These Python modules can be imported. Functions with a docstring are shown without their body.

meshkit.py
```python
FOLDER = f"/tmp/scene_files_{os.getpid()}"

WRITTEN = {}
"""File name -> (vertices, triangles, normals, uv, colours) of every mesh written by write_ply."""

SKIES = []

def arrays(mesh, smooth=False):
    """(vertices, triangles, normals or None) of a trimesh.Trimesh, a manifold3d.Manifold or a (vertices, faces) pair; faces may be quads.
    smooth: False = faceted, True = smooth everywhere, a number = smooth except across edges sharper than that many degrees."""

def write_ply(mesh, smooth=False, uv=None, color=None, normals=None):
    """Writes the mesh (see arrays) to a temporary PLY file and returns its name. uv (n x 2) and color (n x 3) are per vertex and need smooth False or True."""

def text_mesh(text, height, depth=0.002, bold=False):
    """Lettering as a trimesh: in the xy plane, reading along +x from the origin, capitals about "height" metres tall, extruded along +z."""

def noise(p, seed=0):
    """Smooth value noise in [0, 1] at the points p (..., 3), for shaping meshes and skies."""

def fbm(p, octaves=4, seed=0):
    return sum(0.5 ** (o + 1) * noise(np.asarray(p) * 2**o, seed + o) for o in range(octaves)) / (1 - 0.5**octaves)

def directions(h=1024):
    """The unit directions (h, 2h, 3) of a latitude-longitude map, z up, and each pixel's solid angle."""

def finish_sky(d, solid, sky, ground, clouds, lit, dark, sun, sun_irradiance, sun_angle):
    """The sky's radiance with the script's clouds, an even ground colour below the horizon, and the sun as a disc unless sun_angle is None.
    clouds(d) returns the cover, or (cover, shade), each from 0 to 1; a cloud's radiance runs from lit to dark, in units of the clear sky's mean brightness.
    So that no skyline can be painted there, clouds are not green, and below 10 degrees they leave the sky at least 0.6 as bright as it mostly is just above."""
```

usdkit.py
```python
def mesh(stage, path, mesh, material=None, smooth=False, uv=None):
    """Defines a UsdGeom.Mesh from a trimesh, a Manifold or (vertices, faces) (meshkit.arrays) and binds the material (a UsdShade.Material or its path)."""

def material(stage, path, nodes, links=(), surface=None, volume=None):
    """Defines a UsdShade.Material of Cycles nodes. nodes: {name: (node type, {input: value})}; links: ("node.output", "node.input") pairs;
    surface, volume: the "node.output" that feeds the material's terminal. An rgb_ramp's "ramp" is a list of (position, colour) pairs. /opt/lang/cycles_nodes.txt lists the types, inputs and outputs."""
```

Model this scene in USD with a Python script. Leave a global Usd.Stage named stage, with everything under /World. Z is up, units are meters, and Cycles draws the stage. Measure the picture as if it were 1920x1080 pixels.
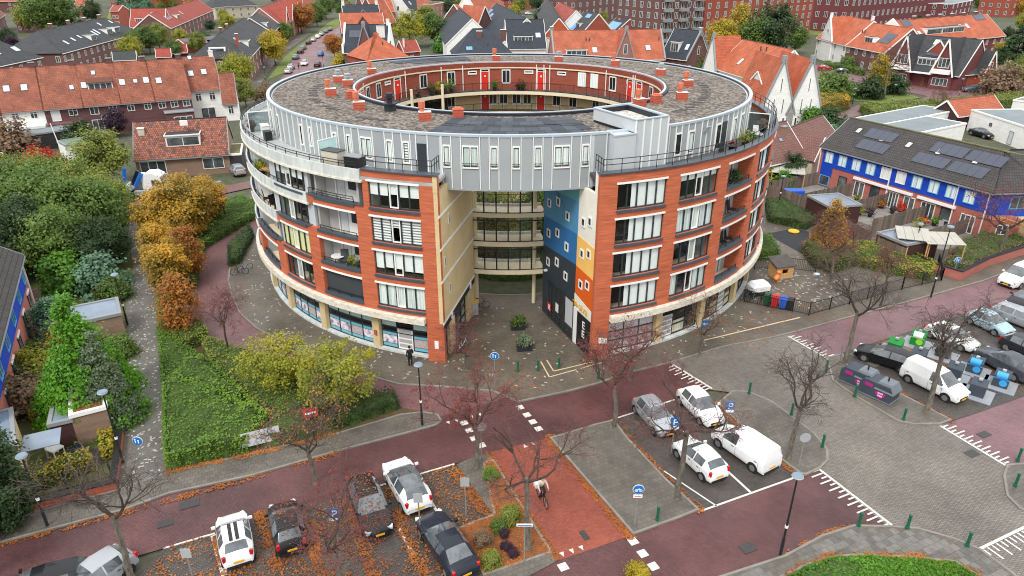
import math,random
import numpy as np
import trimesh,usdkit,meshkit
from pxr import Usd,UsdGeom,UsdLux,UsdShade,Sdf,Gf
from shapely.geometry import Polygon,LineString,Point
from shapely.ops import unary_union
from shapely import affinity
# ------------------------------------------------------------------ stage, camera, sky, sun, exposure
stage=Usd.Stage.CreateInMemory()
UsdGeom.SetStageUpAxis(stage,UsdGeom.Tokens.z)
UsdGeom.SetStageMetersPerUnit(stage,1.0)
UsdGeom.Xform.Define(stage,'/World')
UsdGeom.Scope.Define(stage,'/World/Looks')
CAM_H,PITCH,FOC=28.973,0.4420,1310.83
cam=UsdGeom.Camera.Define(stage,'/World/camera')
cam.CreateHorizontalApertureAttr(36.0);cam.CreateVerticalApertureAttr(20.25)
cam.CreateFocalLengthAttr(FOC/1920*36.0)
cam.AddTranslateOp().Set(Gf.Vec3d(0,0,CAM_H));cam.AddRotateXOp().Set(90-math.degrees(PITCH))
cam.CreateClippingRangeAttr(Gf.Vec2f(0.5,5000))
EXPOSURE=1.15
cam.CreateExposureAttr(EXPOSURE)
SUN_DIR=np.array([-0.25,-0.58,0.77]);SUN_DIR/=np.linalg.norm(SUN_DIR)
SUN_EL=math.asin(SUN_DIR[2]);SUN_ROT=math.atan2(SUN_DIR[0],SUN_DIR[1])
sky_mat=usdkit.material(stage,'/World/Looks/overcast_sky',{
'sky':('sky_texture',{'sky_type':'single_scattering','sun_disc':False,'sun_elevation':SUN_EL,'sun_rotation':SUN_ROT}),
'tc':('texture_coordinate',{}),
'n':('noise_texture',{'scale':2.2,'detail':6.0,'roughness':0.55}),
'r':('rgb_ramp',{'ramp':[(0.0,(4.6,4.7,4.85)),(0.45,(6.0,6.05,6.1)),(0.6,(7.8,7.8,7.75)),(1.0,(9.2,9.1,9.0))]}),
'mx':('mix',{'fac':0.88}),'sx':('separate_xyz',{}),'zr':('map_range',{'from_min':0.0,'from_max':1.0,'to_min':0.55,'to_max':1.3}),'zm':('mix',{'mix_type':'multiply','fac':1.0}),
'bg':('background_shader',{'strength':0.1})},
[('tc.generated','n.vector'),('n.fac','r.fac'),('sky.color','mx.color1'),('tc.generated','sx.vector'),('sx.z','zr.value'),('r.color','zm.color1'),('zr.result','zm.color2'),('zm.color','mx.color2'),('mx.color','bg.color')],surface='bg.background')
dome=UsdLux.DomeLight.Define(stage,'/World/sky');dome.CreateIntensityAttr(1.0)
UsdShade.MaterialBindingAPI.Apply(dome.GetPrim()).Bind(sky_mat)
dome.GetPrim().SetCustomDataByKey('kind','structure')
sun=UsdLux.DistantLight.Define(stage,'/World/sun')
sun.CreateIntensityAttr(0.3);sun.CreateAngleAttr(18.0);sun.CreateColorAttr(Gf.Vec3f(1.0,0.97,0.93))
sun.GetPrim().GetAttribute('inputs:normalize').Set(True)
_z=SUN_DIR;_x=np.cross([0,0,1.0],_z);_x/=np.linalg.norm(_x);_y=np.cross(_z,_x)
sun.AddTransformOp().Set(Gf.Matrix4d(*_x,0,*_y,0,*_z,0,0,0,60,1))
# ------------------------------------------------------------------ helpers
rng=np.random.default_rng(11)
random.seed(11)
_fw=np.array([0,math.cos(PITCH),-math.sin(PITCH)]);_cu=np.array([0,math.sin(PITCH),math.cos(PITCH)])
def G(px,py,z=0.0):
 """The point at height z seen at pixel (px, py) of the 1920 wide photograph: a survey of where things stand."""
 d=_fw+(px-960)/FOC*np.array([1.0,0,0])+(540-py)/FOC*_cu
 t=(z-CAM_H)/d[2]
 return np.array([d[0]*t,d[1]*t,z])
def GP(pts,z=0.0):return [tuple(G(x,y,z)[:2]) for x,y in pts]
E1=np.array([math.cos(math.radians(24.2)),math.sin(math.radians(24.2))]);E2=np.array([-E1[1],E1[0]])
def S(r,g,b,k=0.9):
 f=lambda c:(c/255/12.92 if c<=10.3 else ((c/255+0.055)/1.055)**2.4)*k
 return (f(r),f(g),f(b))
def mulc(c,k):return tuple(min(0.9,x*k) for x in c)
class MB:
 """Collects boxes, prisms, tubes and quads into one mesh."""
 def __init__(s):s.v,s.f,s.uv=[],[],[]
 def add(s,v,f,uv=None):
  v=np.asarray(v,float);f=np.asarray(f,int)
  if len(f)==0:return s
  if f.shape[1]==4:f=np.vstack([f[:,[0,1,2]],f[:,[0,2,3]]])
  s.v.append(v);s.f.append(f)
  s.uv.append(np.zeros((len(v),2)) if uv is None else np.asarray(uv,float))
  return s
 def tm(s,m):return s.add(m.vertices,m.faces)
 def box(s,x0,x1,y0,y1,z0,z1):
  v=[(x,y,z) for z in (z0,z1) for y in (y0,y1) for x in (x0,x1)]
  return s.add(v,[[0,2,3,1],[4,5,7,6],[0,1,5,4],[2,6,7,3],[0,4,6,2],[1,3,7,5]])
 def obox(s,c,size,rz=0.0,tilt=None):
  m=MB().box(-size[0]/2,size[0]/2,-size[1]/2,size[1]/2,-size[2]/2,size[2]/2)
  v=m.v[0]
  if tilt is not None:v=v@trimesh.transformations.euler_matrix(*tilt)[:3,:3].T
  cr,sr=math.cos(rz),math.sin(rz)
  v=v@np.array([[cr,sr,0],[-sr,cr,0],[0,0,1]])+np.asarray(c,float)
  return s.add(v,m.f[0])
 def bar(s,a,b,w,h=None):
  """A rectangular bar from a to b."""
  a,b=np.asarray(a,float),np.asarray(b,float);h=w if h is None else h
  d=b-a;L=np.linalg.norm(d)
  if L<1e-6:return s
  d/=L;u=np.cross(d,[0,0,1.0])
  if np.linalg.norm(u)<1e-3:u=np.array([1.0,0,0])
  u/=np.linalg.norm(u);n=np.cross(u,d)
  v=[p+u*i*w/2+n*j*h/2 for p in (a,b) for i,j in ((-1,-1),(1,-1),(1,1),(-1,1))]
  return s.add(v,[[0,1,2,3],[7,6,5,4],[0,4,5,1],[1,5,6,2],[2,6,7,3],[3,7,4,0]])
 def tube(s,pts,r,n=6,cap=True):
  pts=np.asarray(pts,float);k=len(pts);r=np.broadcast_to(np.asarray(r,float),(k,))
  t=np.gradient(pts,axis=0);t/=np.maximum(np.linalg.norm(t,axis=1,keepdims=True),1e-9)
  a=np.array([1.0,0,0]) if abs(t[0][0])<0.8 else np.array([0,1.0,0])
  u=np.cross(t,a);u/=np.maximum(np.linalg.norm(u,axis=1,keepdims=True),1e-9);w=np.cross(t,u)
  th=np.arange(n)*2*np.pi/n
  v=(pts[:,None]+r[:,None,None]*(np.cos(th)[None,:,None]*u[:,None]+np.sin(th)[None,:,None]*w[:,None])).reshape(-1,3)
  i=np.arange(k-1)[:,None]*n+np.arange(n)[None];j=np.arange(k-1)[:,None]*n+(np.arange(n)[None]+1)%n
  f=np.stack([i,j,j+n,i+n],-1).reshape(-1,4)
  s.add(v,f)
  if cap:
   s.add(v[:n],[[0,q+1,q] for q in range(1,n-1)]);s.add(v[-n:],[[0,q,q+1] for q in range(1,n-1)])
  return s
 def cyl(s,c,r,z0,z1,n=12,r1=None):return s.tube([(c[0],c[1],z0),(c[0],c[1],z1)],[r,r if r1 is None else r1],n)
 def sheet(s,poly,z):
  for g in getattr(poly,'geoms',[poly]):
   if g.is_empty or g.area<1e-4:continue
   v,f=trimesh.creation.triangulate_polygon(g,engine='earcut')
   v3=np.c_[v,np.full(len(v),z)]
   a,b,c=v3[f[:,0]],v3[f[:,1]],v3[f[:,2]]
   up=np.cross(b-a,c-a)[:,2]>0
   s.add(v3,np.where(up[:,None],f,f[:,::-1]))
  return s
 def prism(s,poly,z0,z1):
  for g in getattr(poly,'geoms',[poly]):
   if g.is_empty or g.area<1e-4:continue
   s.tm(_lift(trimesh.creation.extrude_polygon(g,z1-z0,engine='earcut'),z0))
  return s
 def loft(s,P,closed=False,cap=True):
  """P: stations x ring points x 3."""
  P=np.asarray(P,float);k,n=P.shape[:2]
  i=np.arange(k-1)[:,None]*n+np.arange(n)[None];j=np.arange(k-1)[:,None]*n+(np.arange(n)[None]+1)%n
  s.add(P.reshape(-1,3),np.stack([i,j,j+n,i+n],-1).reshape(-1,4))
  if cap:
   s.add(P[0],[[0,q+1,q] for q in range(1,n-1)]);s.add(P[-1],[[0,q,q+1] for q in range(1,n-1)])
  return s
  # arcs of the round building: angles in degrees from the side that faces the street, about the origin
 def arc(s,R0,R1,t0,t1,z0,z1,step=2.0):
  k=max(2,int(math.ceil(abs(t1-t0)/step))+1);th=np.radians(np.linspace(t0,t1,k))
  P=np.stack([np.stack([R*np.sin(th),-R*np.cos(th),np.full(k,z)],1) for R,z in ((R0,z0),(R1,z0),(R1,z1),(R0,z1))],1)
  return s.loft(P)
 def grid(s,R0,R1,ts,zs,solid):
  """A curved wall whose cells (between the angles ts and heights zs) are filled where solid(t, z)."""
  ts=sorted(set(ts));zs=sorted(set(zs));fine=[]
  for a,b in zip(ts,ts[1:]):
   k=max(1,int(math.ceil((b-a)/2.0)));fine+=list(np.linspace(a,b,k,endpoint=False))
  fine.append(ts[-1]);nt,nz=len(fine)-1,len(zs)-1
  on=np.zeros((nt+2,nz+2),bool)
  for i in range(nt):
   for j in range(nz):on[i+1,j+1]=solid((fine[i]+fine[i+1])/2,(zs[j]+zs[j+1])/2)
  pt=lambda R,i,j:(R*math.sin(math.radians(fine[i])),-R*math.cos(math.radians(fine[i])),zs[j])
  V=[]
  for i in range(nt):
   for j in range(nz):
    if not on[i+1,j+1]:continue
    V+=[pt(R1,i,j),pt(R1,i+1,j),pt(R1,i+1,j+1),pt(R1,i,j+1)]
    V+=[pt(R0,i+1,j),pt(R0,i,j),pt(R0,i,j+1),pt(R0,i+1,j+1)]
    if not on[i,j+1]:V+=[pt(R0,i,j),pt(R1,i,j),pt(R1,i,j+1),pt(R0,i,j+1)]
    if not on[i+2,j+1]:V+=[pt(R1,i+1,j),pt(R0,i+1,j),pt(R0,i+1,j+1),pt(R1,i+1,j+1)]
    if not on[i+1,j]:V+=[pt(R0,i,j),pt(R0,i+1,j),pt(R1,i+1,j),pt(R1,i,j)]
    if not on[i+1,j+2]:V+=[pt(R1,i,j+1),pt(R1,i+1,j+1),pt(R0,i+1,j+1),pt(R0,i,j+1)]
  if V:s.add(V,np.arange(len(V)).reshape(-1,4))
  return s
 def move(s,m):
  m=np.asarray(m,float)
  s.v=[v@m[:3,:3].T+m[:3,3] for v in s.v];return s
 def merge(s,o):
  for v,f,u in zip(o.v,o.f,o.uv):
   s.v.append(v.copy());s.f.append(f);s.uv.append(u)
  return s
 def arrays(s):
  at=np.cumsum([0]+[len(v) for v in s.v[:-1]])
  return np.vstack(s.v),np.vstack([f+a for f,a in zip(s.f,at)])
def _lift(m,z):m.apply_translation([0,0,z]);return m
_names={}
def numbered(parent,name):
 k=_names.get((parent,name),0);_names[(parent,name)]=k+1
 return f'{parent}/{name}' if k==0 else f'{parent}/{name}_{k:03d}'
def path_of(p):return '/World' if p is None else (p if isinstance(p,str) else str(p.GetPath()))
def tag(prim,label=None,cat=None,group=None,kind=None):
 for k,v in (('label',label),('category',cat),('group',group),('kind',kind)):
  if v:prim.SetCustomDataByKey(k,v)
 return prim
def obj(name,mb,m,parent=None,smooth=False,label=None,uv=False,kind=None):
 """One Mesh prim."""
 path=numbered(path_of(parent),name)
 if isinstance(mb,MB):
  v,f=mb.arrays();u=np.vstack(mb.uv) if uv else None
  g=usdkit.mesh(stage,path,(v,f),look(m),smooth=smooth,uv=u)
 else:g=usdkit.mesh(stage,path,mb,look(m),smooth=smooth)
 p=g.GetPrim();tag(p,label,kind=kind)
 return p
def thing(name,label,cat,loc=(0,0,0),rz=0.0,group=None,kind=None,scale=None,root=None):
 x=UsdGeom.Xform.Define(stage,numbered(root or '/World',name))
 x.AddTranslateOp().Set(Gf.Vec3d(*map(float,loc)))
 if rz:x.AddRotateZOp().Set(math.degrees(rz))
 if scale is not None:x.AddScaleOp().Set(Gf.Vec3f(*np.broadcast_to(scale,3).astype(float).tolist()))
 return tag(x.GetPrim(),label,cat,group,kind)
def struct(name,mb,m,smooth=False,parent=None,kind='structure',label=None,uv=False):
 return obj(name,mb,m,parent,smooth,kind=kind if parent is None else None,label=label,uv=uv)
UsdGeom.Scope.Define(stage,'/World/Looks')
def proto(name):
 """A class prim whose parts copies refer to."""
 p=stage.CreateClassPrim('/_'+name) if not stage.GetPrimAtPath('/_'+name) else stage.GetPrimAtPath('/_'+name)
 return p
def copy(pr,name,label,cat,loc,rz=0.0,group=None,scale=None,tiltx=0.0):
 x=UsdGeom.Xform.Define(stage,numbered('/World',name))
 x.AddTranslateOp().Set(Gf.Vec3d(*map(float,loc)))
 if rz:x.AddRotateZOp().Set(math.degrees(rz))
 if tiltx:x.AddRotateXOp().Set(math.degrees(tiltx))
 if scale is not None:x.AddScaleOp().Set(Gf.Vec3f(*np.broadcast_to(scale,3).astype(float).tolist()))
 p=x.GetPrim();p.GetReferences().AddInternalReference(pr.GetPath());p.SetInstanceable(True)
 return tag(p,label,cat,group)
 # ------------------------------------------------------------------ materials
_looks,_spec={},{}
def look(name):
 if not isinstance(name,str):return name
 if name not in _looks:_looks[name]=_spec[name]('/World/Looks/'+name)
 return _looks[name]
def mat(name,col,rough=0.65,var=0.15,scale=2.0,col2=None,spec=0.4,metal=0.0,bump=0.0,bscale=30.0,stretch=(1,1,1),coat=0.0,detail=6.0,obj_space=False,lo=0.3,hi=0.7,fine=0.0,alpha=None):
 """Base colour wandering between col and col2 (or +-var) by noise; fine adds small grain; bump fine relief."""
 def make(path):
  a=mulc(col,1-var) if col2 is None else col;b=mulc(col,1+var) if col2 is None else col2
  nodes={'g':('texture_coordinate',{}) if obj_space else ('geometry',{}),
  'mp':('mapping',{'scale':tuple(stretch)}),
  'n':('noise_texture',{'scale':scale,'detail':detail,'roughness':0.6}),
  'r':('rgb_ramp',{'ramp':[(lo,a),(hi,b)]}),
  'p':('principled_bsdf',{'roughness':rough,'specular_ior_level':spec,'metallic':metal,'coat_weight':coat,'coat_roughness':0.06})}
  links=[('g.object' if obj_space else 'g.position','mp.vector'),('mp.vector','n.vector'),('n.fac','r.fac')]
  out='r.color'
  if fine:
   nodes['n2']=('noise_texture',{'scale':bscale,'detail':3.0});nodes['r2']=('rgb_ramp',{'ramp':[(0.3,(1-fine,)*3),(0.7,(1+fine,)*3)]})
   nodes['mx']=('mix',{'mix_type':'multiply','fac':1.0})
   links+=[('mp.vector','n2.vector'),('n2.fac','r2.fac'),(out,'mx.color1'),('r2.color','mx.color2')];out='mx.color'
  links.append((out,'p.base_color'))
  if bump:
   nodes['nb']=('noise_texture',{'scale':bscale,'detail':4.0});nodes['b']=('bump',{'strength':bump,'distance':0.02})
   links+=[('mp.vector','nb.vector'),('nb.fac','b.height'),('b.normal','p.normal')]
  return usdkit.material(stage,path,nodes,links,surface='p.BSDF')
 _spec[name]=make
def bricks(name,c1,c2,mortar,w,h,rough=0.6,ms=0.01,rot=0.0,coords='position',big=0.2,bigscale=0.25,bump=0.4,spec=0.4,bias=0.0,offset=0.5,wet=None):
 """Courses of bricks, pavers or tiles with a colour for each piece; big = slow stains on top. wet: (roughness, scale) of damp smoother patches."""
 def make(path):
  nodes={'g':('geometry',{}) if coords=='position' else ('texture_coordinate',{}),
  'mp':('mapping',{'rotation':(0,0,rot)}),
  'bk':('brick_texture',{'scale':1.0,'brick_width':w,'row_height':h,'mortar_size':ms,'mortar_smooth':0.3,'bias':bias,'color1':c1,'color2':c2,'mortar':mortar,'offset':offset}),
  'n':('noise_texture',{'scale':bigscale,'detail':7.0,'roughness':0.62}),'r':('rgb_ramp',{'ramp':[(0.3,(1-big,)*3),(0.7,(1+big,)*3)]}),
  'mx':('mix',{'mix_type':'multiply','fac':1.0}),'b':('bump',{'strength':bump,'distance':0.02,'invert':True}),
  'p':('principled_bsdf',{'roughness':rough,'specular_ior_level':spec})}
  src={'position':'g.position','uv':'g.UV','object':'g.object'}[coords]
  links=[(src,'mp.vector'),('mp.vector','bk.vector'),('mp.vector','n.vector'),('n.fac','r.fac'),('bk.color','mx.color1'),('r.color','mx.color2'),('mx.color','p.base_color'),('bk.fac','b.height'),('b.normal','p.normal')]
  if wet:
   nodes['nw']=('noise_texture',{'scale':wet[1],'detail':5.0});nodes['mr']=('map_range',{'from_min':0.42,'from_max':0.6,'to_min':rough,'to_max':wet[0]})
   links+=[('mp.vector','nw.vector'),('nw.fac','mr.value'),('mr.result','p.roughness')]
  return usdkit.material(stage,path,nodes,links,surface='p.BSDF')
 _spec[name]=make
def plain(name,col,rough=0.5,metal=0.0,spec=0.5,coat=0.0,trans=0.0):
 mat(name,col,rough,0.06,1.5,spec=spec,metal=metal,coat=coat)
def leafmat(name,cols,k=1.7,trans=0.3,pscale=0.35):
 """Leaf colours differ leaf by leaf, and slowly from branch to branch."""
 def make(path):
  c=[mulc(x,k) for x in cols]
  nodes={'g':('geometry',{}),'n':('noise_texture',{'scale':pscale,'detail':3.0}),'m':('math',{'math_type':'multiply_add','value2':0.55,'value3':0.0}),
  'a':('math',{'math_type':'multiply_add','value2':0.9,'value3':-0.2}),'ad':('math',{'math_type':'add','use_clamp':True}),
  'r':('rgb_ramp',{'ramp':[(i/(len(c)-1),x) for i,x in enumerate(c)]}),
  'd':('principled_bsdf',{'roughness':0.5,'specular_ior_level':0.35}),'t':('translucent_bsdf',{}),'x':('mix_closure',{'fac':trans})}
  links=[('g.position','n.vector'),('g.random_per_island','m.value1'),('n.fac','a.value1'),('m.value','ad.value1'),('a.value','ad.value2'),('ad.value','r.fac'),
  ('r.color','d.base_color'),('r.color','t.color'),('d.BSDF','x.closure1'),('t.BSDF','x.closure2')]
  return usdkit.material(stage,path,nodes,links,surface='x.closure')
 _spec[name]=make
def pane(name,tint,refl_rough=0.02,clear=0.9):
 def make(path):
  return usdkit.material(stage,path,{'t':('transparent_bsdf',{'color':tint}),'g':('glossy_bsdf',{'color':(0.95,0.97,1.0),'roughness':refl_rough}),'lw':('layer_weight',{'blend':.5}),'pw':('math',{'math_type':'power','value2':4.0}),'f':('math',{'math_type':'multiply_add','value2':.75,'value3':.05}),'x':('mix_closure',{})},
  [('lw.facing','pw.value1'),('pw.value','f.value1'),('f.value','x.fac'),('t.BSDF','x.closure1'),('g.BSDF','x.closure2')],surface='x.closure')
 _spec[name]=make
 # ------------------------------------------------------------------ the palette
ROT=-math.radians(24.2)
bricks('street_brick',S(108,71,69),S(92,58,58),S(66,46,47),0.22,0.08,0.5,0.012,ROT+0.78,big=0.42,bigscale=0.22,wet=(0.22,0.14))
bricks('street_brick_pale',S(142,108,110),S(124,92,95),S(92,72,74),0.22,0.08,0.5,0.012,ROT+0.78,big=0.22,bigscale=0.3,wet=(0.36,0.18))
bricks('loop_brick',S(132,94,92),S(114,80,80),S(82,62,64),0.24,0.1,0.5,0.014,0.5,big=0.22,bigscale=0.3,wet=(0.36,0.2))
bricks('cycle_brick',S(158,84,64),S(140,70,54),S(106,56,46),0.22,0.1,0.55,0.01,ROT,big=0.2,bigscale=0.4,wet=(0.42,0.2))
bricks('junction_cobble',S(134,126,117),S(113,106,98),S(90,84,78),0.24,0.14,0.5,0.02,ROT+0.6,big=0.3,bigscale=0.16,bump=0.5,wet=(0.36,0.15))
bricks('pavement_slab',S(108,102,93),S(96,91,83),S(78,75,70),0.32,0.32,0.6,0.014,ROT,big=0.26,bigscale=0.5,wet=(0.4,0.2))
bricks('plaza_paver',S(114,104,92),S(97,89,78),S(80,74,66),0.24,0.12,0.6,0.012,ROT+0.5,big=0.28,bigscale=0.3,wet=(0.42,0.2))
bricks('path_paver',S(116,112,104),S(98,95,89),S(76,74,70),0.24,0.12,0.6,0.012,0.5,big=0.26,bigscale=0.4,wet=(0.42,0.2))
bricks('bay_paver',S(92,85,79),S(74,69,65),S(54,50,48),0.22,0.11,0.55,0.014,ROT,big=0.3,bigscale=0.4,wet=(0.4,0.3))
mat('kerb_stone',S(132,128,120),0.6,0.2,1.2,fine=0.1)
mat('slab_stone',S(112,109,104),0.55,0.25,1.5,fine=0.12,bscale=14)
mat('slab_stone_b',S(97,95,91),0.55,0.25,1.5,fine=0.12,bscale=14)
mat('slab_stone_c',S(122,117,110),0.55,0.25,1.5,fine=0.12,bscale=14)
mat('white_paint_line',S(214,210,202),0.6,0.16,3.0,lo=0.2,fine=0.15,bscale=18)
mat('cream_line',S(214,190,150),0.6,0.12,2.0)
mat('pale_paver',S(178,174,165),0.6,0.15,3.0)
mat('ground_green',S(62,76,38),0.9,col2=S(104,100,62),scale=0.12,fine=0.3,bscale=2.0)
mat('town_ground',S(92,90,78),0.9,col2=S(64,74,44),scale=0.06,fine=0.25,bscale=1.2)
mat('lawn',S(84,108,44),0.9,col2=S(122,128,62),scale=0.5,fine=0.3,bscale=9)
mat('soil',S(70,55,40),0.95,col2=S(98,80,52),scale=0.9,fine=0.35,bscale=12,bump=0.6)
mat('leaf_litter',S(150,84,40),0.85,col2=S(108,72,44),scale=1.6,fine=0.4,bscale=16,bump=0.5)
mat('rubber_mat',S(44,47,52),0.7,0.2,1.0)
mat('ditch_water',S(70,74,72),0.06,0.1,1.0,spec=0.6)
mat('iron_black',S(34,35,37),0.4,0.15,4.0)
mat('iron_cover',S(62,60,60),0.4,0.2,6.0)
mat('bollard_green',S(24,92,66),0.4,0.1,3.0)
mat('pole_grey',S(150,152,152),0.4,0.1,3.0,metal=0.3)
plain('sign_blue',S(24,112,190),0.35);plain('sign_white',S(238,238,234),0.35);plain('sign_red',S(196,40,36),0.35)
plain('sign_back',S(168,172,174),0.4);plain('lamp_glass',S(120,140,158),0.2)
# ------------------------------------------------------------------ the ground
def sheet(name,px,z,m,parent=None,pts=None,kind='structure',label=None):
 poly=Polygon(pts if pts is not None else GP(px)).buffer(0)
 return struct(name,MB().sheet(poly,z),m,parent=parent,kind=kind,label=label),poly
def raised(name,poly,top,m,kerb=True,bottom=-0.06,hole=None):
 poly=poly.buffer(0)
 p=struct(name,MB().prism(poly.buffer(-0.14) if kerb else poly,bottom,top),m)
 if kerb:obj('kerb',MB().prism(poly.difference(poly.buffer(-0.14)),bottom,top+0.004),'kerb_stone',p)
 return p
struct('ground',MB().sheet(Polygon([(-900,-60),(900,-60),(900,1500),(-900,1500)]),-0.12),'town_ground')
P_MAIN=Polygon(GP([(-150,1060),(0,1018),(233,950),(467,885),(633,838),(828,780),(973,740),(1180,690),(1290,650),(1345,728),(1290,740),(1150,786),(1030,822),(915,850),(852,870),(780,889),(707,912),(550,957),(403,1000),(307,1028),(-100,1145)])).buffer(0)
P_LOOP=Polygon(GP([(560,372),(467,417),(383,467),(370,533),(370,590),(383,623),(443,660),(600,705),(680,730),(750,765),(828,790),(973,757),(923,735),(747,722),(640,692),(567,663),(480,617),(447,587),(427,527),(430,500),(467,440),(560,395)])).buffer(0.3)
P_LOW=Polygon(GP([(1020,1060),(1183,1003),(1310,957),(1496,893),(1536,876),(1675,988),(1600,992),(1540,1012),(1470,1050),(1340,1092),(1200,1140),(880,1140)])).buffer(0)
P_NE=Polygon(GP([(1478,627),(1590,597),(1700,568),(1847,527),(2050,452),(2050,530),(1860,572),(1697,624),(1550,672)])).buffer(0)
P_E=Polygon(GP([(1763,797),(1818,779),(1920,743),(2050,700),(2050,900),(1885,873)])).buffer(0)
P_X=Polygon(GP([(1262,680),(1335,728),(1373,733),(1403,735),(1447,753),(1527,813),(1555,850),(1538,878),(1672,986),(1720,990),(1790,1010),(1838,1030),(1900,1075),(2050,1140),(2050,950),(1900,940),(1885,873),(1763,797),(1713,798),(1680,790),(1600,743),(1560,715),(1550,672),(1478,627),(1355,652)])).buffer(0.25)
P_CYC=Polygon(GP([(915,850),(1030,822),(1183,1003),(1040,1052)])).buffer(0.05)
P_MAIN2=P_MAIN.difference(P_X).difference(P_CYC)
struct('red_brick_street',MB().sheet(P_MAIN2,0.0),'street_brick')
struct('red_brick_side_street',MB().sheet(P_LOW.difference(P_X),0.0),'street_brick')
struct('red_brick_loop_road',MB().sheet(P_LOOP.difference(P_MAIN),0.004),'loop_brick')
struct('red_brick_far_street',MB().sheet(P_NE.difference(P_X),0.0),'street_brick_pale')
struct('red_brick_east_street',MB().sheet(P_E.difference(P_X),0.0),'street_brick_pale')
struct('cobbled_junction',MB().sheet(P_X,0.02),'junction_cobble')
struct('cycle_path',MB().sheet(P_CYC,0.008),'cycle_brick')
P_PLAZA=Polygon(GP([(540,400),(467,440),(430,500),(427,527),(433,553),(447,587),(480,617),(567,663),(640,692),(747,722),(850,728),(923,735),(973,755),(1067,735),(1123,720),(1180,700),(1262,680),(1355,652),(1450,634),(1478,627),(1590,597),(1700,568),(1847,527),(2050,452)])+[(64,108),(30,112),(-20,108),(-29,92)]).buffer(0)
P_COURT=Point(-0.24,72.62).buffer(13.0,48)
raised('plaza_pavement',P_PLAZA.difference(P_COURT),0.10,'plaza_paver')
P_STRIP=Polygon(GP([(-80,995),(0,977),(47,965),(217,920),(313,887),(463,853),(633,813),(750,778),(793,773),(822,778),(829,790),(818,799),(807,802),(633,848),(467,895),(317,927),(233,958),(0,1020),(-80,1045)]))
raised('roadside_pavement',P_STRIP,0.10,'pavement_slab')
P_PATH=Polygon(GP([(228,414),(278,414),(279,470),(294,533),(300,627),(307,720),(314,887),(217,921),(225,800),(232,700),(238,607),(236,560),(252,520),(245,460)])).difference(P_STRIP)
raised('garden_path',P_PATH,0.096,'path_paver',kerb=False)
P_GREEN=Polygon(GP([(278,412),(279,470),(294,533),(300,627),(307,720),(314,887),(463,853),(633,813),(750,778),(793,773),(750,765),(680,730),(600,705),(443,660),(383,623),(370,590),(370,533),(383,467),(467,417),(520,385),(400,385)])).buffer(0).difference(P_STRIP).difference(P_PATH)
raised('planting_soil',P_GREEN,0.08,'soil',kerb=False)
P_GARD=Polygon(GP([(-200,420),(228,414),(245,460),(252,520),(236,560),(238,607),(232,700),(225,800),(217,921),(47,965),(0,977),(-80,995),(-260,900)])).buffer(0).difference(P_STRIP).difference(P_PATH)
raised('garden_ground',P_GARD,0.06,'ground_green',kerb=False)
P_BAY=Polygon(GP([(307,1028),(403,1000),(550,957),(707,912),(852,870),(868,884),(1000,1062),(880,1200),(150,1200)])).buffer(0)
P_BED=Polygon(GP([(905,868),(926,862),(1036,1037),(907,1081),(853,992),(925,965)])).buffer(0)
P_WALK=Polygon(GP([(856,872),(880,861),(915,851),(1043,1053),(985,1085),(880,1120),(907,1081),(853,992),(925,965)])).buffer(0).difference(P_BED)
struct('parking_bays',MB().sheet(P_BAY.difference(P_WALK).difference(P_BED),-0.004),'bay_paver')
raised('flower_bed',P_BED,0.07,'leaf_litter')
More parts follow.
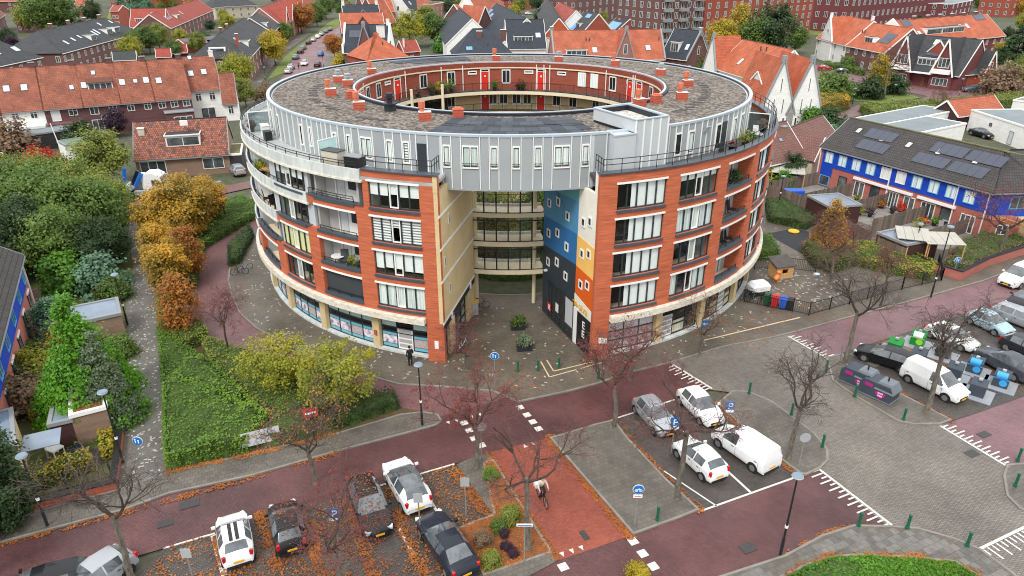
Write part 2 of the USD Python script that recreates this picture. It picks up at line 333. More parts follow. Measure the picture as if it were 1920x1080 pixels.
raised('bed_walkway',P_WALK.difference(P_BAY.buffer(-9)),0.06,'pavement_slab',kerb=False)
P_J1=Polygon(GP([(1030,822),(1117,796),(1152,788),(1175,820),(1250,900),(1312,957),(1280,970),(1187,1004)]))
P_K=Polygon(GP([(1152,786),(1290,740),(1345,760),(1420,830),(1500,892),(1315,958),(1250,900),(1175,820)]))
P_J2=Polygon(GP([(1345,757),(1373,733),(1403,735),(1447,753),(1527,813),(1553,845),(1553,865),(1538,880),(1512,892),(1500,890),(1420,830)]))
raised('island_pavement',P_J1,0.10,'pavement_slab')
raised('corner_island',P_J2.buffer(0),0.10,'pavement_slab')
struct('street_parking',MB().sheet(P_K.difference(P_J1).difference(P_J2),0.004),'bay_paver')
P_M1=Polygon(GP([(1548,672),(1580,664),(1592,690),(1785,789),(1763,797),(1713,798),(1680,790),(1600,743),(1560,715)]))
P_MB=Polygon(GP([(1550,671),(1697,624),(1860,571),(2050,520),(2050,700),(1920,743),(1818,779),(1763,797),(1600,743)])).buffer(0)
struct('recycling_parking',MB().sheet(P_MB.difference(P_M1).difference(P_X),0.024),'bay_paver')
raised('recycling_island',P_M1,0.12,'pavement_slab')
struct('pale_forecourt',MB().sheet(Polygon(GP([(1592,664),(1690,630),(1740,645),(1700,662),(1640,690)])),0.03),'junction_cobble')
raised('east_pavement',Polygon(GP([(1887,872),(1880,892),(1886,930),(1910,955),(2050,1010),(2050,860)])),0.10,'pavement_slab')
P_SE=Polygon(GP([(1340,1084),(1470,1042),(1540,1004),(1600,985),(1672,987),(1720,990),(1790,1010),(1838,1030),(1900,1075),(1960,1140),(1200,1140)])).buffer(0)
P_SEG=Polygon(GP([(1455,1090),(1510,1064),(1563,1047),(1613,1043),(1713,1048),(1790,1056),(1838,1085),(1860,1140),(1400,1140)]))
se=raised('corner_pavement',P_SE.difference(P_SEG),0.085,'pavement_slab')
raised('corner_verge',P_SEG,0.11,'lawn',kerb=False)
# paving slabs one can tell apart nearest the camera
_sm=['slab_stone','slab_stone_b','slab_stone_c'];_n=0
_inner=P_SE.difference(P_SEG).buffer(-0.2)
for i in range(-4,60):
 for j in range(-20,40):
  c=G(1330,1085)[:2]+E1*(i*0.44+(j%2)*0.22)+E2*(j*0.44-6)
  if _n<300 and _inner.contains(Point(c).buffer(0.2)):
   mb=MB().obox((c[0],c[1],0.082),(0.415,0.415,0.02),math.radians(24.2)+rng.normal(0,0.01),(rng.normal(0,0.006),rng.normal(0,0.006),0))
   obj('paving_slab',mb,_sm[int(rng.choice(3,p=[0.5,0.3,0.2]))],se);_n+=1
   # streets further off
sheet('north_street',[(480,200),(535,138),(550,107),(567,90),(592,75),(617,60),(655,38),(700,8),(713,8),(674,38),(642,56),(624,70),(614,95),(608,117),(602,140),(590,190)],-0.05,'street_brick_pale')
sheet('north_pavement',[(602,142),(608,117),(614,95),(624,70),(642,56),(674,38),(690,38),(650,62),(632,80),(630,120),(626,150)],-0.045,'pavement_slab')
sheet('north_verge',[(500,150),(535,105),(560,85),(590,64),(612,45),(640,28),(662,16),(672,22),(642,46),(617,58),(592,73),(567,88),(550,104),(535,135)],-0.04,'lawn')
sheet('west_pavement',[(470,190),(500,140),(530,100),(556,83),(585,62),(575,62),(540,80),(505,110),(470,150)],-0.03,'pavement_slab')
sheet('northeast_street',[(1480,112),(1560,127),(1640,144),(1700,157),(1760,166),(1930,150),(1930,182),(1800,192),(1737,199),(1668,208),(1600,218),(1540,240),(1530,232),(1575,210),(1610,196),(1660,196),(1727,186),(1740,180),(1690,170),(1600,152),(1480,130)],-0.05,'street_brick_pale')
sheet('street_island',[(1585,172),(1600,156),(1690,172),(1727,183),(1655,193),(1588,187)],-0.03,'lawn')
sheet('northeast_verge',[(1525,137),(1600,154),(1590,168),(1560,180),(1510,170)],-0.02,'lawn')
sheet('northeast_pavement',[(1560,120),(1640,138),(1700,151),(1760,160),(1930,143),(1930,152),(1760,168),(1700,158),(1640,145),(1560,128)],-0.04,'pavement_slab')
sheet('southwest_lane',[(90,415),(230,381),(414,351),(500,332),(500,346),(420,363),(230,402),(90,440)],0.02,'loop_brick')
sheet('square_paving',[(975,40),(1060,30),(1060,75),(960,60)],-0.04,'path_paver')
sheet('school_lawn',[(1500,48),(1540,52),(1548,66),(1500,64)],-0.04,'lawn')
sheet('park_lawn',[(1150,18),(1230,22),(1228,32),(1150,30)],-0.04,'lawn')
sheet('far_lawn',[(205,22),(240,24),(240,38),(200,36)],-0.04,'lawn')
sheet('ditch',[(380,395),(430,378),(500,366),(500,380),(430,388)],0.09,'ditch_water')
# painted markings
def quads(name,lst,z,m,parent=None,kind='structure'):
 mb=MB()
 for q in lst:mb.sheet(Polygon(q).buffer(0),z)
 return struct(name,mb,m,parent=parent,kind=kind)
def strip(a,b,w):
 a,b=np.asarray(a),np.asarray(b);d=(b-a)/np.linalg.norm(b-a);n=np.array([-d[1],d[0]])*w/2
 return [a+n,b+n,b-n,a-n]
def ln(p,q,w=0.13):return strip(G(*p)[:2],G(*q)[:2],w)
quads('parking_line',[ln((307,1028),(403,1000)),ln((707,912),(852,870)),ln((1150,786),(1282,744)),ln((1315,958),(1497,893)),ln((400,1003),(421,1080),.3),ln((786,898),(826,972),.16),ln((745,985),(775,1040),.16),ln((1282,808),(1407,923),.16),ln((1225,870),(1345,950),.1)],0.012,'white_paint_line')
def block(p,s=0.5):c=G(*p)[:2];return [c+E1*a*s/2+E2*b*s/2 for a,b in ((-1,-1),(1,-1),(1,1),(-1,1))]
quads('crossing_blocks',[block(p) for p in ((975,764),(988,778),(999,791),(1010,804),(870,793),(880,807),(889,822),(903,835),(1187,1015),(1205,1038),(1225,1062),(1056,1063))],0.012,'white_paint_line')
def tooth(p,d,s=0.28):c=G(*p)[:2];u=np.asarray(d,float);n=np.array([-u[1],u[0]]);return [c-n*s/2-u*s*.6,c+n*s/2-u*s*.6,c+u*s*.6]
quads('give_way_teeth',[tooth((841,793),-E2),tooth((857,789),-E2),tooth((885,782),-E2),tooth((900,778),-E2),tooth((984,836),E2),tooth((999,832),E2),tooth((1055,1040),-E2),tooth((1073,1034),-E2),tooth((1091,1028),-E2)],0.016,'white_paint_line')
def hump(a,b,n,side,long=1.0,short=0.55):
 A,B=G(*a)[:2],G(*b)[:2];d=(B-A)/np.linalg.norm(B-A);t=np.array([-d[1],d[0]])*side;L=np.linalg.norm(B-A)
 out=[strip(A,B,0.16)]
 for k in range(n):
  p=A+d*(0.15+(L-0.3)*k/(n-1));out.append(strip(p+t*0.12,p+t*(long if k%2 else short),0.11))
 return out
quads('ramp_marking',hump((1533,878),(1672,985),16,-1),0.028,'white_paint_line')
quads('ramp_marking',hump((1763,799),(1885,873),15,1),0.028,'white_paint_line')
quads('ramp_marking',hump((1478,631),(1550,672),12,1),0.028,'white_paint_line')
quads('ramp_marking',hump((1262,684),(1335,729),12,-1),0.028,'white_paint_line')
quads('ramp_marking',hump((1836,1030),(1960,970),16,-1),0.028,'white_paint_line')
quads('plaza_line',[ln((1014,680),(1030,709),.1),ln((1030,709),(1128,682),.1),ln((1025,677),(1038,698),.1),ln((1038,698),(1110,681),.1),ln((1320,640),(1500,597),.14)],0.107,'cream_line')
# pale pavers sprinkled through the plaza and the path
def sprinkle(name,poly,n,z,parent_label=None,size=(0.26,0.12)):
 mb=MB();x0,y0,x1,y1=poly.bounds;k=0
 while k<n:
  p=rng.uniform((x0,y0),(x1,y1))
  if poly.contains(Point(p)):
   mb.obox((p[0],p[1],z),(size[0],size[1],0.012),rng.uniform(0,3.14));k+=1
 return struct(name,mb,'pale_paver',kind='stuff')
_pl=P_PLAZA.intersection(Polygon(GP([(427,400),(420,640),(700,715),(1010,740),(1260,676),(1470,615),(1440,560),(1500,520),(1560,440),(1440,400)]))).difference(Point(-.24,72.62).buffer(15.5)).buffer(-0.3)
sprinkle('pale_plaza_pavers',_pl,800,0.101,size=(0.24,0.1))
sprinkle('pale_path_pavers',P_PATH.buffer(-0.25),330,0.097,size=(0.2,0.1))
sprinkle('pale_playground_pavers',Polygon(GP([(1415,512),(1480,512),(1590,520),(1600,560),(1530,585),(1440,560)])),130,0.101)
# drain covers
for p,s in (((355,945),(1.1,.7)),((310,982),(.8,.5)),((1402,1028),(.8,.6)),((1822,851),(.9,.6)),((1845,815),(.9,.5)),((1096,1004),(.35,.7)),((812,799),(.4,.35))):
 c=G(*p);struct('drain_cover',MB().obox((c[0],c[1],0.018),(s[0],s[1],0.03),math.radians(24)),'iron_cover')
 # ------------------------------------------------------------------ the round apartment building
CX,CY=-0.239,72.619
def gravel(name,cols,cell=5.5):
 def make(path):
  return usdkit.material(stage,path,{'g':('geometry',{}),'v':('voronoi_texture',{'scale':cell}),'s':('separate_color',{}),'n':('noise_texture',{'scale':.5,'detail':5.0}),'a':('math',{'math_type':'multiply_add','value2':.7,'value3':-.2}),'m':('math',{'math_type':'add','use_clamp':True}),'r':('rgb_ramp',{'ramp':[(i/3,S(*c)) for i,c in enumerate(cols)]}),'b':('bump',{'strength':.7,'distance':.05}),'p':('principled_bsdf',{'roughness':.9})},
  [('g.position','v.vector'),('g.position','n.vector'),('v.color','s.color'),('n.fac','a.value1'),('s.r','m.value1'),('a.value','m.value2'),('m.value','r.fac'),('r.color','p.base_color'),('v.distance','b.height'),('b.normal','p.normal')],surface='p.BSDF')
 _spec[name]=make
mat('facade_brick',S(200,110,75),0.8,col2=S(178,92,62),scale=1.6,stretch=(0.5,0.5,7),fine=0.2,bscale=1.3,bump=0.15,lo=0.35,hi=0.65)
mat('inner_brick',S(160,84,64),0.8,col2=S(140,70,54),scale=1.4,stretch=(0.5,0.5,6),fine=0.12,bscale=5)
mat('parapet_brick',S(136,66,48),0.8,0.12,1.0,fine=0.1,bscale=4)
mat('cream_wall',S(220,198,152),0.75,col2=S(203,180,134),scale=0.7,fine=0.06,bscale=5)
mat('cream_paint',S(232,218,186),0.6,0.08,1.0)
mat('canopy_concrete',S(238,232,216),0.7,col2=S(188,180,160),scale=2.2,stretch=(1,1,3),lo=0.35,hi=0.75,fine=0.08,bscale=8)
mat('balcony_concrete',S(220,224,222),0.65,col2=S(186,190,186),scale=1.6,stretch=(1,1,0.2),fine=0.1,bscale=6)
mat('terrace_tile',S(186,188,186),0.5,col2=S(150,152,152),scale=0.8,fine=0.08,bscale=4)
mat('terrace_deck',S(78,78,78),0.6,0.2,1.0)
mat('grey_cladding',S(162,167,169),0.42,0.035,0.7,spec=0.5)
mat('grey_cladding_b',S(156,162,165),0.42,0.035,0.7,spec=0.5)
mat('pale_panel',S(196,201,203),0.45,0.04,0.8)
mat('loggia_white',S(222,225,226),0.6,0.04,0.8)
mat('loggia_grey',S(172,171,170),0.6,0.05,0.8)
mat('white_trim',S(242,242,238),0.5,0.04,1.5)
mat('white_frame',S(240,240,236),0.4,0.03,1.5)
mat('dark_frame',S(52,58,63),0.35,0.08,2.0)
mat('slate_sill',S(74,82,90),0.35,0.12,2.0)
mat('black_fascia',S(28,29,31),0.45,0.1,2.0)
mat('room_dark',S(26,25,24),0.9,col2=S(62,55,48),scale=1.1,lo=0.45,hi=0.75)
mat('curtain',S(250,254,250),0.8,col2=S(196,208,204),scale=4.5,stretch=(2.2,2.2,0.05),lo=0.38,hi=0.6)
mat('curtain_beige',S(250,240,214),0.8,col2=S(205,192,164),scale=4.5,stretch=(2.2,2.2,0.05),lo=0.38,hi=0.6)
plain('blind_white',S(244,246,244),0.7);plain('blind_yellow',S(240,236,176),0.7);plain('blind_grey',S(190,190,184),0.7)
plain('screen_dark',S(62,66,69),0.7)
pane('clear_pane',(0.95,0.98,0.97));pane('grey_pane',(0.6,0.66,0.66));pane('dark_pane',(0.24,0.27,0.28))
gravel('roof_gravel',[(42,38,35),(78,70,64),(104,95,86),(144,134,124)])
gravel('light_gravel',[(110,100,92),(160,150,140),(196,188,176),(226,220,210)])
mat('roof_felt',S(38,42,50),0.5,0.15,1.0)
mat('roof_panel',S(74,79,87),0.75,0.14,0.6,spec=.2);mat('roof_panel_b',S(66,71,79),0.75,0.14,0.6,spec=.2);mat('roof_panel_c',S(82,87,94),0.75,0.14,0.6,spec=.2)
mat('roof_slab',S(80,76,74),0.8,0.2,2.0)
mat('aluminium_edge',S(196,208,220),0.3,0.05,1.0,metal=0.3)
mat('terracotta',S(206,118,88),0.75,0.1,3.0,fine=0.08)
mat('terracotta_deep',S(184,92,70),0.8,0.14,3.0,fine=0.12)
mat('red_door',S(214,52,34),0.4,0.05,2.0)
plain('shop_teal',S(112,182,200),0.4);plain('shop_mint',S(196,228,224),0.4)
mat('shop_flower',S(238,230,238),0.5,col2=S(140,126,144),scale=2.2,lo=0.44,hi=0.58)
mat('shop_pale',S(202,192,194),0.5,col2=S(170,150,150),scale=6)
for n_,c_ in (('paint_blue',(84,148,190)),('paint_deep_blue',(46,114,172)),('paint_navy',(50,59,68)),('paint_aqua',(102,176,190)),('paint_ivory',(240,237,224)),('paint_amber',(250,198,108)),('paint_orange',(226,98,26))):
 mat(n_,S(*c_),0.6,0.05,0.6,fine=0.03,bscale=4)
mat('dark_pane_solid',S(36,40,42),0.06,0.2,1.0,spec=0.6)
A=thing('round_apartment_building','round brick apartment building with open courtyard, grey bridge wing and coloured passage','building',(CX,CY,0))
RO,R_GLASS=25.88,25.6
def aface(R,t0,t1,z0,z1,step=3.0,inward=False):
 k=max(2,int(math.ceil(abs(t1-t0)/step))+1);th=np.radians(np.linspace(t0,t1,k))
 v=np.concatenate([np.stack([R*np.sin(th),-R*np.cos(th),np.full(k,z)],1) for z in (z0,z1)])
 f=[[i,i+1,k+i+1,k+i] for i in range(k-1)]
 if inward:f=[q[::-1] for q in f]
 return MB().add(v,f)
def pol(R,t,z=0.0):return np.array([R*math.sin(math.radians(t)),-R*math.cos(math.radians(t)),z])
LV=[(4.4,6.35),(7.1,9.05),(9.77,11.73),(12.45,14.4)]
FLOOR=[4.0,6.68,9.35,12.03,14.7]
WL,LL=[(-23.2,-14.2),(-47.2,-38.2),(-74.5,-65.5)],[(-35.4,-26.2),(-62.0,-50.7),(-89,-78)]
WR,LR=[(17.5,26.6),(29.5,38.6),(53.6,62.8),(66,75)],[(41.6,50.8),(78,88)]
def brick_top(t):return 15.2 if t>-24.3 else 12.45 if t>-37.2 else 9.77 if t>-48.6 else 7.1 if t>-64 else 4.4
def opening(t,z,W,L):
 return any(a<t<b for a,b in W+L) and any(z0<z<z1 for z0,z1 in LV)
ZS=[0.0,3.95,15.2]+[z for p in LV for z in p]
def solid_left(t,z):
 if z<3.95:return t>-14.2
 if z>brick_top(t):return False
 if -26.2<t<-24.3 and False:return True
 if -48.6<t<-47.2 and 7.1<z<9.05:return False
 if -37.2<t<-26.0 and 9.77<z<11.73:return False
 return not opening(t,z,WL,LL)
ts=[-112,-64,-48.6,-37.2,-26.0,-24.3,-14.2,-11.12]+[x for p in WL+LL for x in p]
obj('brick_wall',MB().grid(25.46,RO,ts,ZS,solid_left),'facade_brick',A)
def solid_right(t,z):
 if z<3.95:return t<17.5
 return not opening(t,z,WR,LR)
obj('brick_wall',MB().grid(25.46,RO,[14.45,17.5,112]+[x for p in WR+LR for x in p],ZS,solid_right),'facade_brick',A)
obj('brick_wall',MB().grid(25.46,RO,[112,248],[0,15.2],lambda t,z:True),'facade_brick',A)
# expansion joints, coping
obj('coping',MB().arc(25.3,26.0,-24.3,-11.0,15.2,15.3).arc(25.3,26.0,14.3,112,15.2,15.3),'slate_sill',A)
# floors
for z in FLOOR:
 t0,t1=(-11.3,14.6) if z<14 else (0,0)
 if z<14:obj('floor_slab',MB().arc(15.6,25.44,14.75,348.6,z-0.25,z,4),'cream_paint',A)
 else:obj('terrace_floor',MB().arc(23.2,25.46,14.75,235.0,z-0.25,z,4),'terrace_deck',A);obj('terrace_floor',MB().arc(23.2,25.9,235.02,348.6,z-0.25,z,4),'terrace_tile',A)
_wk=0
def window(t0,t1,z0,z1,n=5,kind='curtain',R=RO,white=2,sill=True,lintel=True,parent=None):
 d=R-0.22;w=math.degrees(0.05/R);e=(t1-t0)/n
 fr=MB().arc(d,d+.1,t0,t1,z0,z0+.09).arc(d,d+.1,t0,t1,z1-.07,z1)
 for i in range(n+1):
  a=t0+e*i;fr.arc(d,d+.1,max(t0,a-w),min(t1,a+w),z0+.09,z1-.07)
 p=obj('window',fr,'dark_frame',parent or A)
 if white is not None:
  a,b=t0+e*white+w,t0+e*(white+1)-w
  obj('vent_sash',MB().arc(d+.02,d+.12,a,b,z0+.09,z0+.17).arc(d+.02,d+.12,a,b,z1-.13,z1-.07).arc(d+.02,d+.12,a,a+w*1.6,z0+.17,z1-.13).arc(d+.02,d+.12,b-w*1.6,b,z0+.17,z1-.13),'white_frame',p)
 for i in range(n):
  a,b=t0+e*i+w,t0+e*(i+1)-w
  obj('pane',aface(d+.05,a,b,z0+.09,z1-.07),'clear_pane',p)
  zb,m=None,'blind_white'
  if kind=='curtain':zb,m=z0+.1,'curtain'
  elif kind=='beige':zb,m=z0+.1,'curtain_beige'
  elif kind=='yellow':zb,m=z0+.1,'blind_yellow'
  elif kind=='half':zb=z0+(z1-z0)*(.48 if i!=2 else.55)
  elif kind=='low':zb=z0+(z1-z0)*(.24 if i not in (1,2) else.3)
  elif kind=='slats':zb,m=(z0+.1,'slat_blind') if i!=2 else (z0+(z1-z0)*.62,'slat_blind')
  elif kind=='split':zb,m=(None,None) if i==0 else (z0+.1,'blind_white')
  elif kind=='ends':zb,m=(z0+.1,'curtain') if i in (0,n-2,n-1) else (None,None)
  elif kind=='grey':zb,m=(z0+.1,'blind_grey') if i in (2,) else (None,None)
  elif kind=='top':zb=z1-.5
  if zb is not None and m:
   a2=a+(b-a)*.45 if (kind=='split' and i==1) else a
   obj('blind',aface(d+.0,a2,b,zb,z1-.05),m,p)
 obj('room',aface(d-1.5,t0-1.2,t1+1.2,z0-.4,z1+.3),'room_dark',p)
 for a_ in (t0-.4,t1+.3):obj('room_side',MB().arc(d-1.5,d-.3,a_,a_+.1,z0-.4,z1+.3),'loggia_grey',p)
 if sill:
  s_=obj('sill',MB().arc(R-.2,R+.13,t0-.05,t1+.05,z0-.17,z0-.002),'slate_sill',p)
 if lintel:obj('lintel',MB().arc(R-.1,R+.06,t0-.25,t1+.1,z1+.003,z1+.14),'white_trim',p)
 return p
mat('slat_blind',S(238,240,238),0.7,0.05,1.0)
def slat_mat(path):
 return usdkit.material(stage,path,{'g':('geometry',{}),'w':('wave_texture',{'wave_type':'bands','bands_direction':'z','scale':1.5}),'r':('rgb_ramp',{'ramp':[(0.25,S(120,124,124)),(0.5,S(254,254,252))]}),'p':('principled_bsdf',{'roughness':0.7})},
 [('g.position','w.vector'),('w.fac','r.fac'),('r.color','p.base_color')],surface='p.BSDF')
_spec['slat_blind']=slat_mat
kinds={(-23.2,0):'curtain',(-23.2,1):'low',(-23.2,2):'slats',(-23.2,3):'half',(-47.2,0):'grey',(-47.2,1):'yellow',(-47.2,2):'grey',(-47.2,3):'half',
(29.5,0):'ends',(29.5,1):'grey',(29.5,2):'curtain',(29.5,3):'top'}
for t0,t1 in WL+WR:
 for k,(z0,z1) in enumerate(LV):
  kd=kinds.get((t0,k),'split' if t0==17.5 else random.choice(['curtain','half','grey','ends']))
  window(t0,t1,z0,z1,5,kd,white={17.5:None,29.5:2}.get(t0,2),lintel=not (t0==-47.2 and k>1),sill=True)
  # flush panels either side of the windows where the brick stops short
for t0,t1,z0,z1 in ((-24.3,-23.2,12.3,14.45),(-26.0,-24.3,12.3,14.45),(-38.2,-36.4,9.77,11.75),(-38.2,-37.2,12.03,14.45),(-48.6,-47.2,7.1,9.1),(-49.5,-47.2,9.4,11.75),(-50.5,-47.2,12.03,14.45),(-65.5,-63.5,7.0,9.1),(-65.5,-63.5,9.4,11.75),(-65.5,-63.5,12.03,14.45)):
 if t0==-26.0:continue
 obj('pale_panel',MB().arc(25.36,25.62,t0,t1,z0,z1),'pale_panel',A)
 # loggias: back wall, door, window, side walls and rail
def rail(p,R,t0,t1,z,h=0.45,step=2.6,bars=(1.0,),name='railing',r=0.022,parent=None):
 mb=MB();n=max(1,int(round(abs(t1-t0)/step)))
 for i in range(n+1):
  a=t0+(t1-t0)*i/n;q=pol(R,a,z);mb.bar(q,q+[0,0,h],0.05)
 for b in bars:
  pts=[pol(R,a,z+h*b) for a in np.linspace(t0,t1,n*2+1)]
  for a,b2 in zip(pts,pts[1:]):mb.bar(a,b2,r*2)
 return obj(name,mb,'iron_black',p)
def loggia(t0,t1,z0,z1,k,brick=True,closed=False,mirrored=False):
 fl=FLOOR[k];zc=FLOOR[k+1]-.25
 bk=obj('loggia_wall',MB().arc(24.4,24.55,t0-.5,t1+.5,fl,zc),'loggia_white',A)
 e=t1-t0;s=(lambda u:t1-u*e) if mirrored else (lambda u:t0+u*e)
 def ar(R0,R1,u0,u1,za,zb):
  a,b=sorted((s(u0),s(u1)));return MB().arc(R0,R1,a,b,za,zb)
 obj('loggia_screen',ar(24.57,24.65,0.02,.3,fl,zc),'loggia_grey',bk)
 obj('downpipe',ar(24.67,24.75,.31,.325,fl,zc),'white_trim',bk)
 obj('loggia_window',ar(24.57,24.61,.62,.97,fl+1.0,fl+2.05),'dark_frame',bk)
 obj('loggia_door',ar(24.57,24.61,.36,.52,fl+.05,fl+2.1),'pale_panel',bk)
 for a,b in ((t0-.45,t0-.02),(t1+.02,t1+.45)):
  obj('loggia_side',MB().arc(24.55,25.5,a,b,fl,zc),('facade_brick' if mirrored and a>t0 else 'loggia_grey') if brick else 'loggia_white',A)
 if brick:
  obj('sill',MB().arc(RO-.45,RO+.1,t0+.02,t1-.02,z0-.2,z0+.003),'slate_sill',A)
  obj('lintel',MB().arc(RO-.1,RO+.06,t0-.25,t1+.1,z1+.003,z1+.14),'white_trim',A)
  rail(A,RO-.16,t0+.4,t1-.4,z0,.3,3.0)
 if closed:obj('sun_screen',MB().arc(RO-.32,RO-.29,t0+.05,t1-.05,z0+.05,z1),'screen_dark',A)
for t0,t1 in LL:
 for k,(z0,z1) in enumerate(LV):
  loggia(t0,t1,z0,z1,k,brick=z0-.3<brick_top((t0+t1)/2),closed=(t0==-35.4 and k==0))
for t0,t1 in LR:
 for k,(z0,z1) in enumerate(LV):loggia(t0,t1,z0,z1,k,mirrored=True)
 # stepped white balconies on the left
for z0,z1,ta,R in ((14.42,15.22,-24.4,26.05),(11.74,12.54,-37.3,25.95),(9.02,9.82,-48.7,25.95),(6.4,7.12,-64.0,25.95)):
 b=obj('balcony_parapet',MB().arc(R-.12,R,-122,ta,z0,z1),'balcony_concrete',A)
 e=pol(24.8,ta),pol(R,ta);obj('balcony_end',MB().arc(24.8,R-.12,ta-.3,ta,z0,z1),'balcony_concrete',b)
 obj('balcony_slab',MB().arc(24.4,R+.05,-122,ta+.25,z0-.16,z0-.003),'canopy_concrete',b)
 rail(A,R-.2,-118,ta-1,z1,.42 if z1>15 else.28,3.3,(0.55,1.0) if z1>15 else (1.0,))
for ta,z in ((-37.2,12.45),(-48.6,9.77),(-64,7.1)):
 tb={-37.2:-24.3,-48.6:-37.2,-64:-48.6}[ta]
 obj('sill',MB().arc(RO-.4,RO+.1,ta+.2,tb-.1,z,z+.07),'slate_sill',A)
rail(A,25.75,-37.0,-26.6,12.5,.45,3.3,(1.0,))
rail(A,25.72,-24.0,-12.0,15.28,.95,2.6,(0.6,1.0))
rail(A,25.72,14.9,110,15.28,.95,3.2,(0.6,1.0))
for tt in (-11.9,15.0):
 mb=MB()
 for zz in (.6,1.0):mb.bar(pol(24.2,tt,15.3+zz*.95),pol(25.72,tt,15.3+zz*.95),.045)
 for Rr in (24.2,24.7,25.2):mb.bar(pol(Rr,tt,15.2),pol(Rr,tt,16.25),.05)
 obj('railing',mb,'iron_black',A)
 # ground floor: canopy, fascia, pilasters and shop fronts
for a,b in ((-112,-14.25),(17.45,112)):
 obj('canopy',MB().arc(25.0,26.3,a,b,3.45,3.95),'canopy_concrete',A)
 obj('fascia',MB().arc(25.0,25.22,a,b,2.85,3.45),'black_fascia',A)
 obj('plinth',MB().arc(24.9,25.5,a,b,0.0,0.28),'balcony_concrete',A)
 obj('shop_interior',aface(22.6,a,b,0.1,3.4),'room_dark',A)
for a,b in ((-25.7,-24.2),(-39.1,-37.5),(-52,-50.4),(-64,-62.4),(27.9,29.4),(39.7,41.2),(53.4,55.0),(66,67.5),(-76,-74.5),(79,80.5)):
 obj('pilaster',MB().arc(24.9,25.48,a,b,0.1,2.9),'cream_wall',A)
def shop(t0,t1,cols,rows,style,door=None):
 R=25.02;w=math.degrees(.045/R);zs=[0.28]+rows+[2.85]
 fr=MB()
 for z in zs:fr.arc(R,R+.1,t0,t1,max(.28,z-.05),min(2.85,z+.05))
 xs=np.linspace(t0,t1,cols+1)
 for x in xs:fr.arc(R,R+.1,max(t0,x-w),min(t1,x+w),.33,2.8)
 p=obj('shop_window',fr,'dark_frame',A)
 for i in range(cols):
  a,b=xs[i]+w,xs[i+1]-w
  if door is not None and i==door:
   obj('shop_door',MB().arc(R+.03,R+.08,a,b,.3,2.25),'white_frame',p)
   for z in (.5,.95,1.4,1.85):obj('door_panel',MB().arc(R+.085,R+.1,a+2.5*w,b-2.5*w,z,z+.3),'loggia_grey',p)
   obj('pane',aface(R+.05,a,b,2.33,2.8),'dark_pane',p)
   continue
  for j in range(len(zs)-1):
   obj('pane',aface(R+.05,a,b,zs[j]+.05,zs[j+1]-.05),'clear_pane',p)
  if style=='salon':
   obj('film',aface(R+.055,a,b,zs[-2]+.06,2.8),'shop_mint',p)
   obj('film',aface(R+.055,a,b,1.42,1.68),'shop_teal',p)
   obj('film',aface(R+.055,a,b,.66,1.38),'shop_flower' if i!=2 else 'shop_pale',p)
   obj('film',aface(R+.055,a,b,.36,.62),'shop_teal',p)
  elif style=='pale':
   obj('film',aface(R+.055,a,b,.4,zs[-2]-.08),'shop_pale',p)
   obj('film',aface(R+.055,a,b,zs[-2]+.06,2.8),'loggia_white',p)
  elif style=='mixed' and i%2:obj('film',aface(R+.03,a,b,.4,1.5),'curtain_beige',p)
 return p
shop(-24.2,-14.4,3,[1.75,2.2],'salon',door=1);shop(-37.5,-25.7,4,[1.75,2.2],'salon');shop(-50.4,-39.1,4,[1.75,2.2],'salon');shop(-62.4,-52,3,[1.75],'salon');shop(-74.5,-64,3,[1.75],'mixed')
shop(18.2,27.9,3,[1.2,2.0],'pale');shop(29.4,39.7,3,[1.2,1.9],'mixed',door=0);shop(41.2,53.4,4,[1.1,2.0],'mixed',door=2);shop(55,66,4,[1.1,2.0],'none');shop(67.5,79,3,[1.1,2.0],'none')
obj('house_number_plate',MB().arc(RO,RO+.03,-12.9,-12.2,1.3,2.0),'white_trim',A)
obj('box_on_pilaster',MB().arc(25.48,25.6,-25.2,-24.7,1.4,1.8),'terracotta_deep',A)
# top storey: curved wall clad in grey panels with white battens
RT=23.36
obj('top_wall',MB().arc(22.9,RT-.03,17.6,348.2-0.2,14.45,17.42,3),'pale_panel',A)
left_m=[-122+3.2*i for i in range(20)]+[-58.05,-54.34,-51.37,-48.94,-46.53,-44.91,-43.03,-41.57,-39.69,-38.49,-37.18,-35.69,-33.85,-32.15,-30.36,-28.66,-25.55,-22.97,-21.23,-19.5,-17.8,-16.7,-14.5,-11.95]
right_m=[17.7,23.4,25.64,27.98,29.61,31.24,32.87,34.41,36.19,38.06,40.24,41.93,43.78,45.31,47.44,50.02,52.66,54.99,57.41,60.23,63.2,66,69,72,75,78,81,84,87,90,94,98,102,106,110,114,118]
bridge_m=[-11.91,-10.17,-8.45,-5.06,-3.39,-1.72,0.47,2.17,4.3,6.01,7.71,11.11,12.84,14.59]
def cladding(ms,z0,z1=17.45):
 w=math.degrees(.045/RT)
 for i,(a,b) in enumerate(zip(ms,ms[1:])):
  obj('cladding_panel',MB().arc(RT-.03,RT,a+w,b-w,z0,z1),'grey_cladding' if i%2 else 'grey_cladding_b',A)
 for a in ms:obj('batten',MB().arc(RT-.03,RT+.06,a-w*.62,a+w*.62,z0,z1),'white_trim',A)
cladding(left_m,14.72);cladding([t for t in right_m],14.72);cladding(bridge_m,13.6)
obj('bridge_body',MB().arc(16.0,RT-.03,-12.4,15.4,13.6,17.18),'grey_cladding',A)
for a_,b_ in ((-12.35,-11.95),(14.64,15.4)):obj('bridge_corner',MB().arc(RT-.03,RT,a_,b_,13.6,17.45),'pale_panel',A)
obj('bridge_soffit',MB().arc(16.0,RT+.03,-12.4,15.4,13.48,13.597),'grey_cladding_b',A)
obj('top_wall',MB().arc(22.9,RT,15.42,17.6,13.6,17.42),'grey_cladding',A)
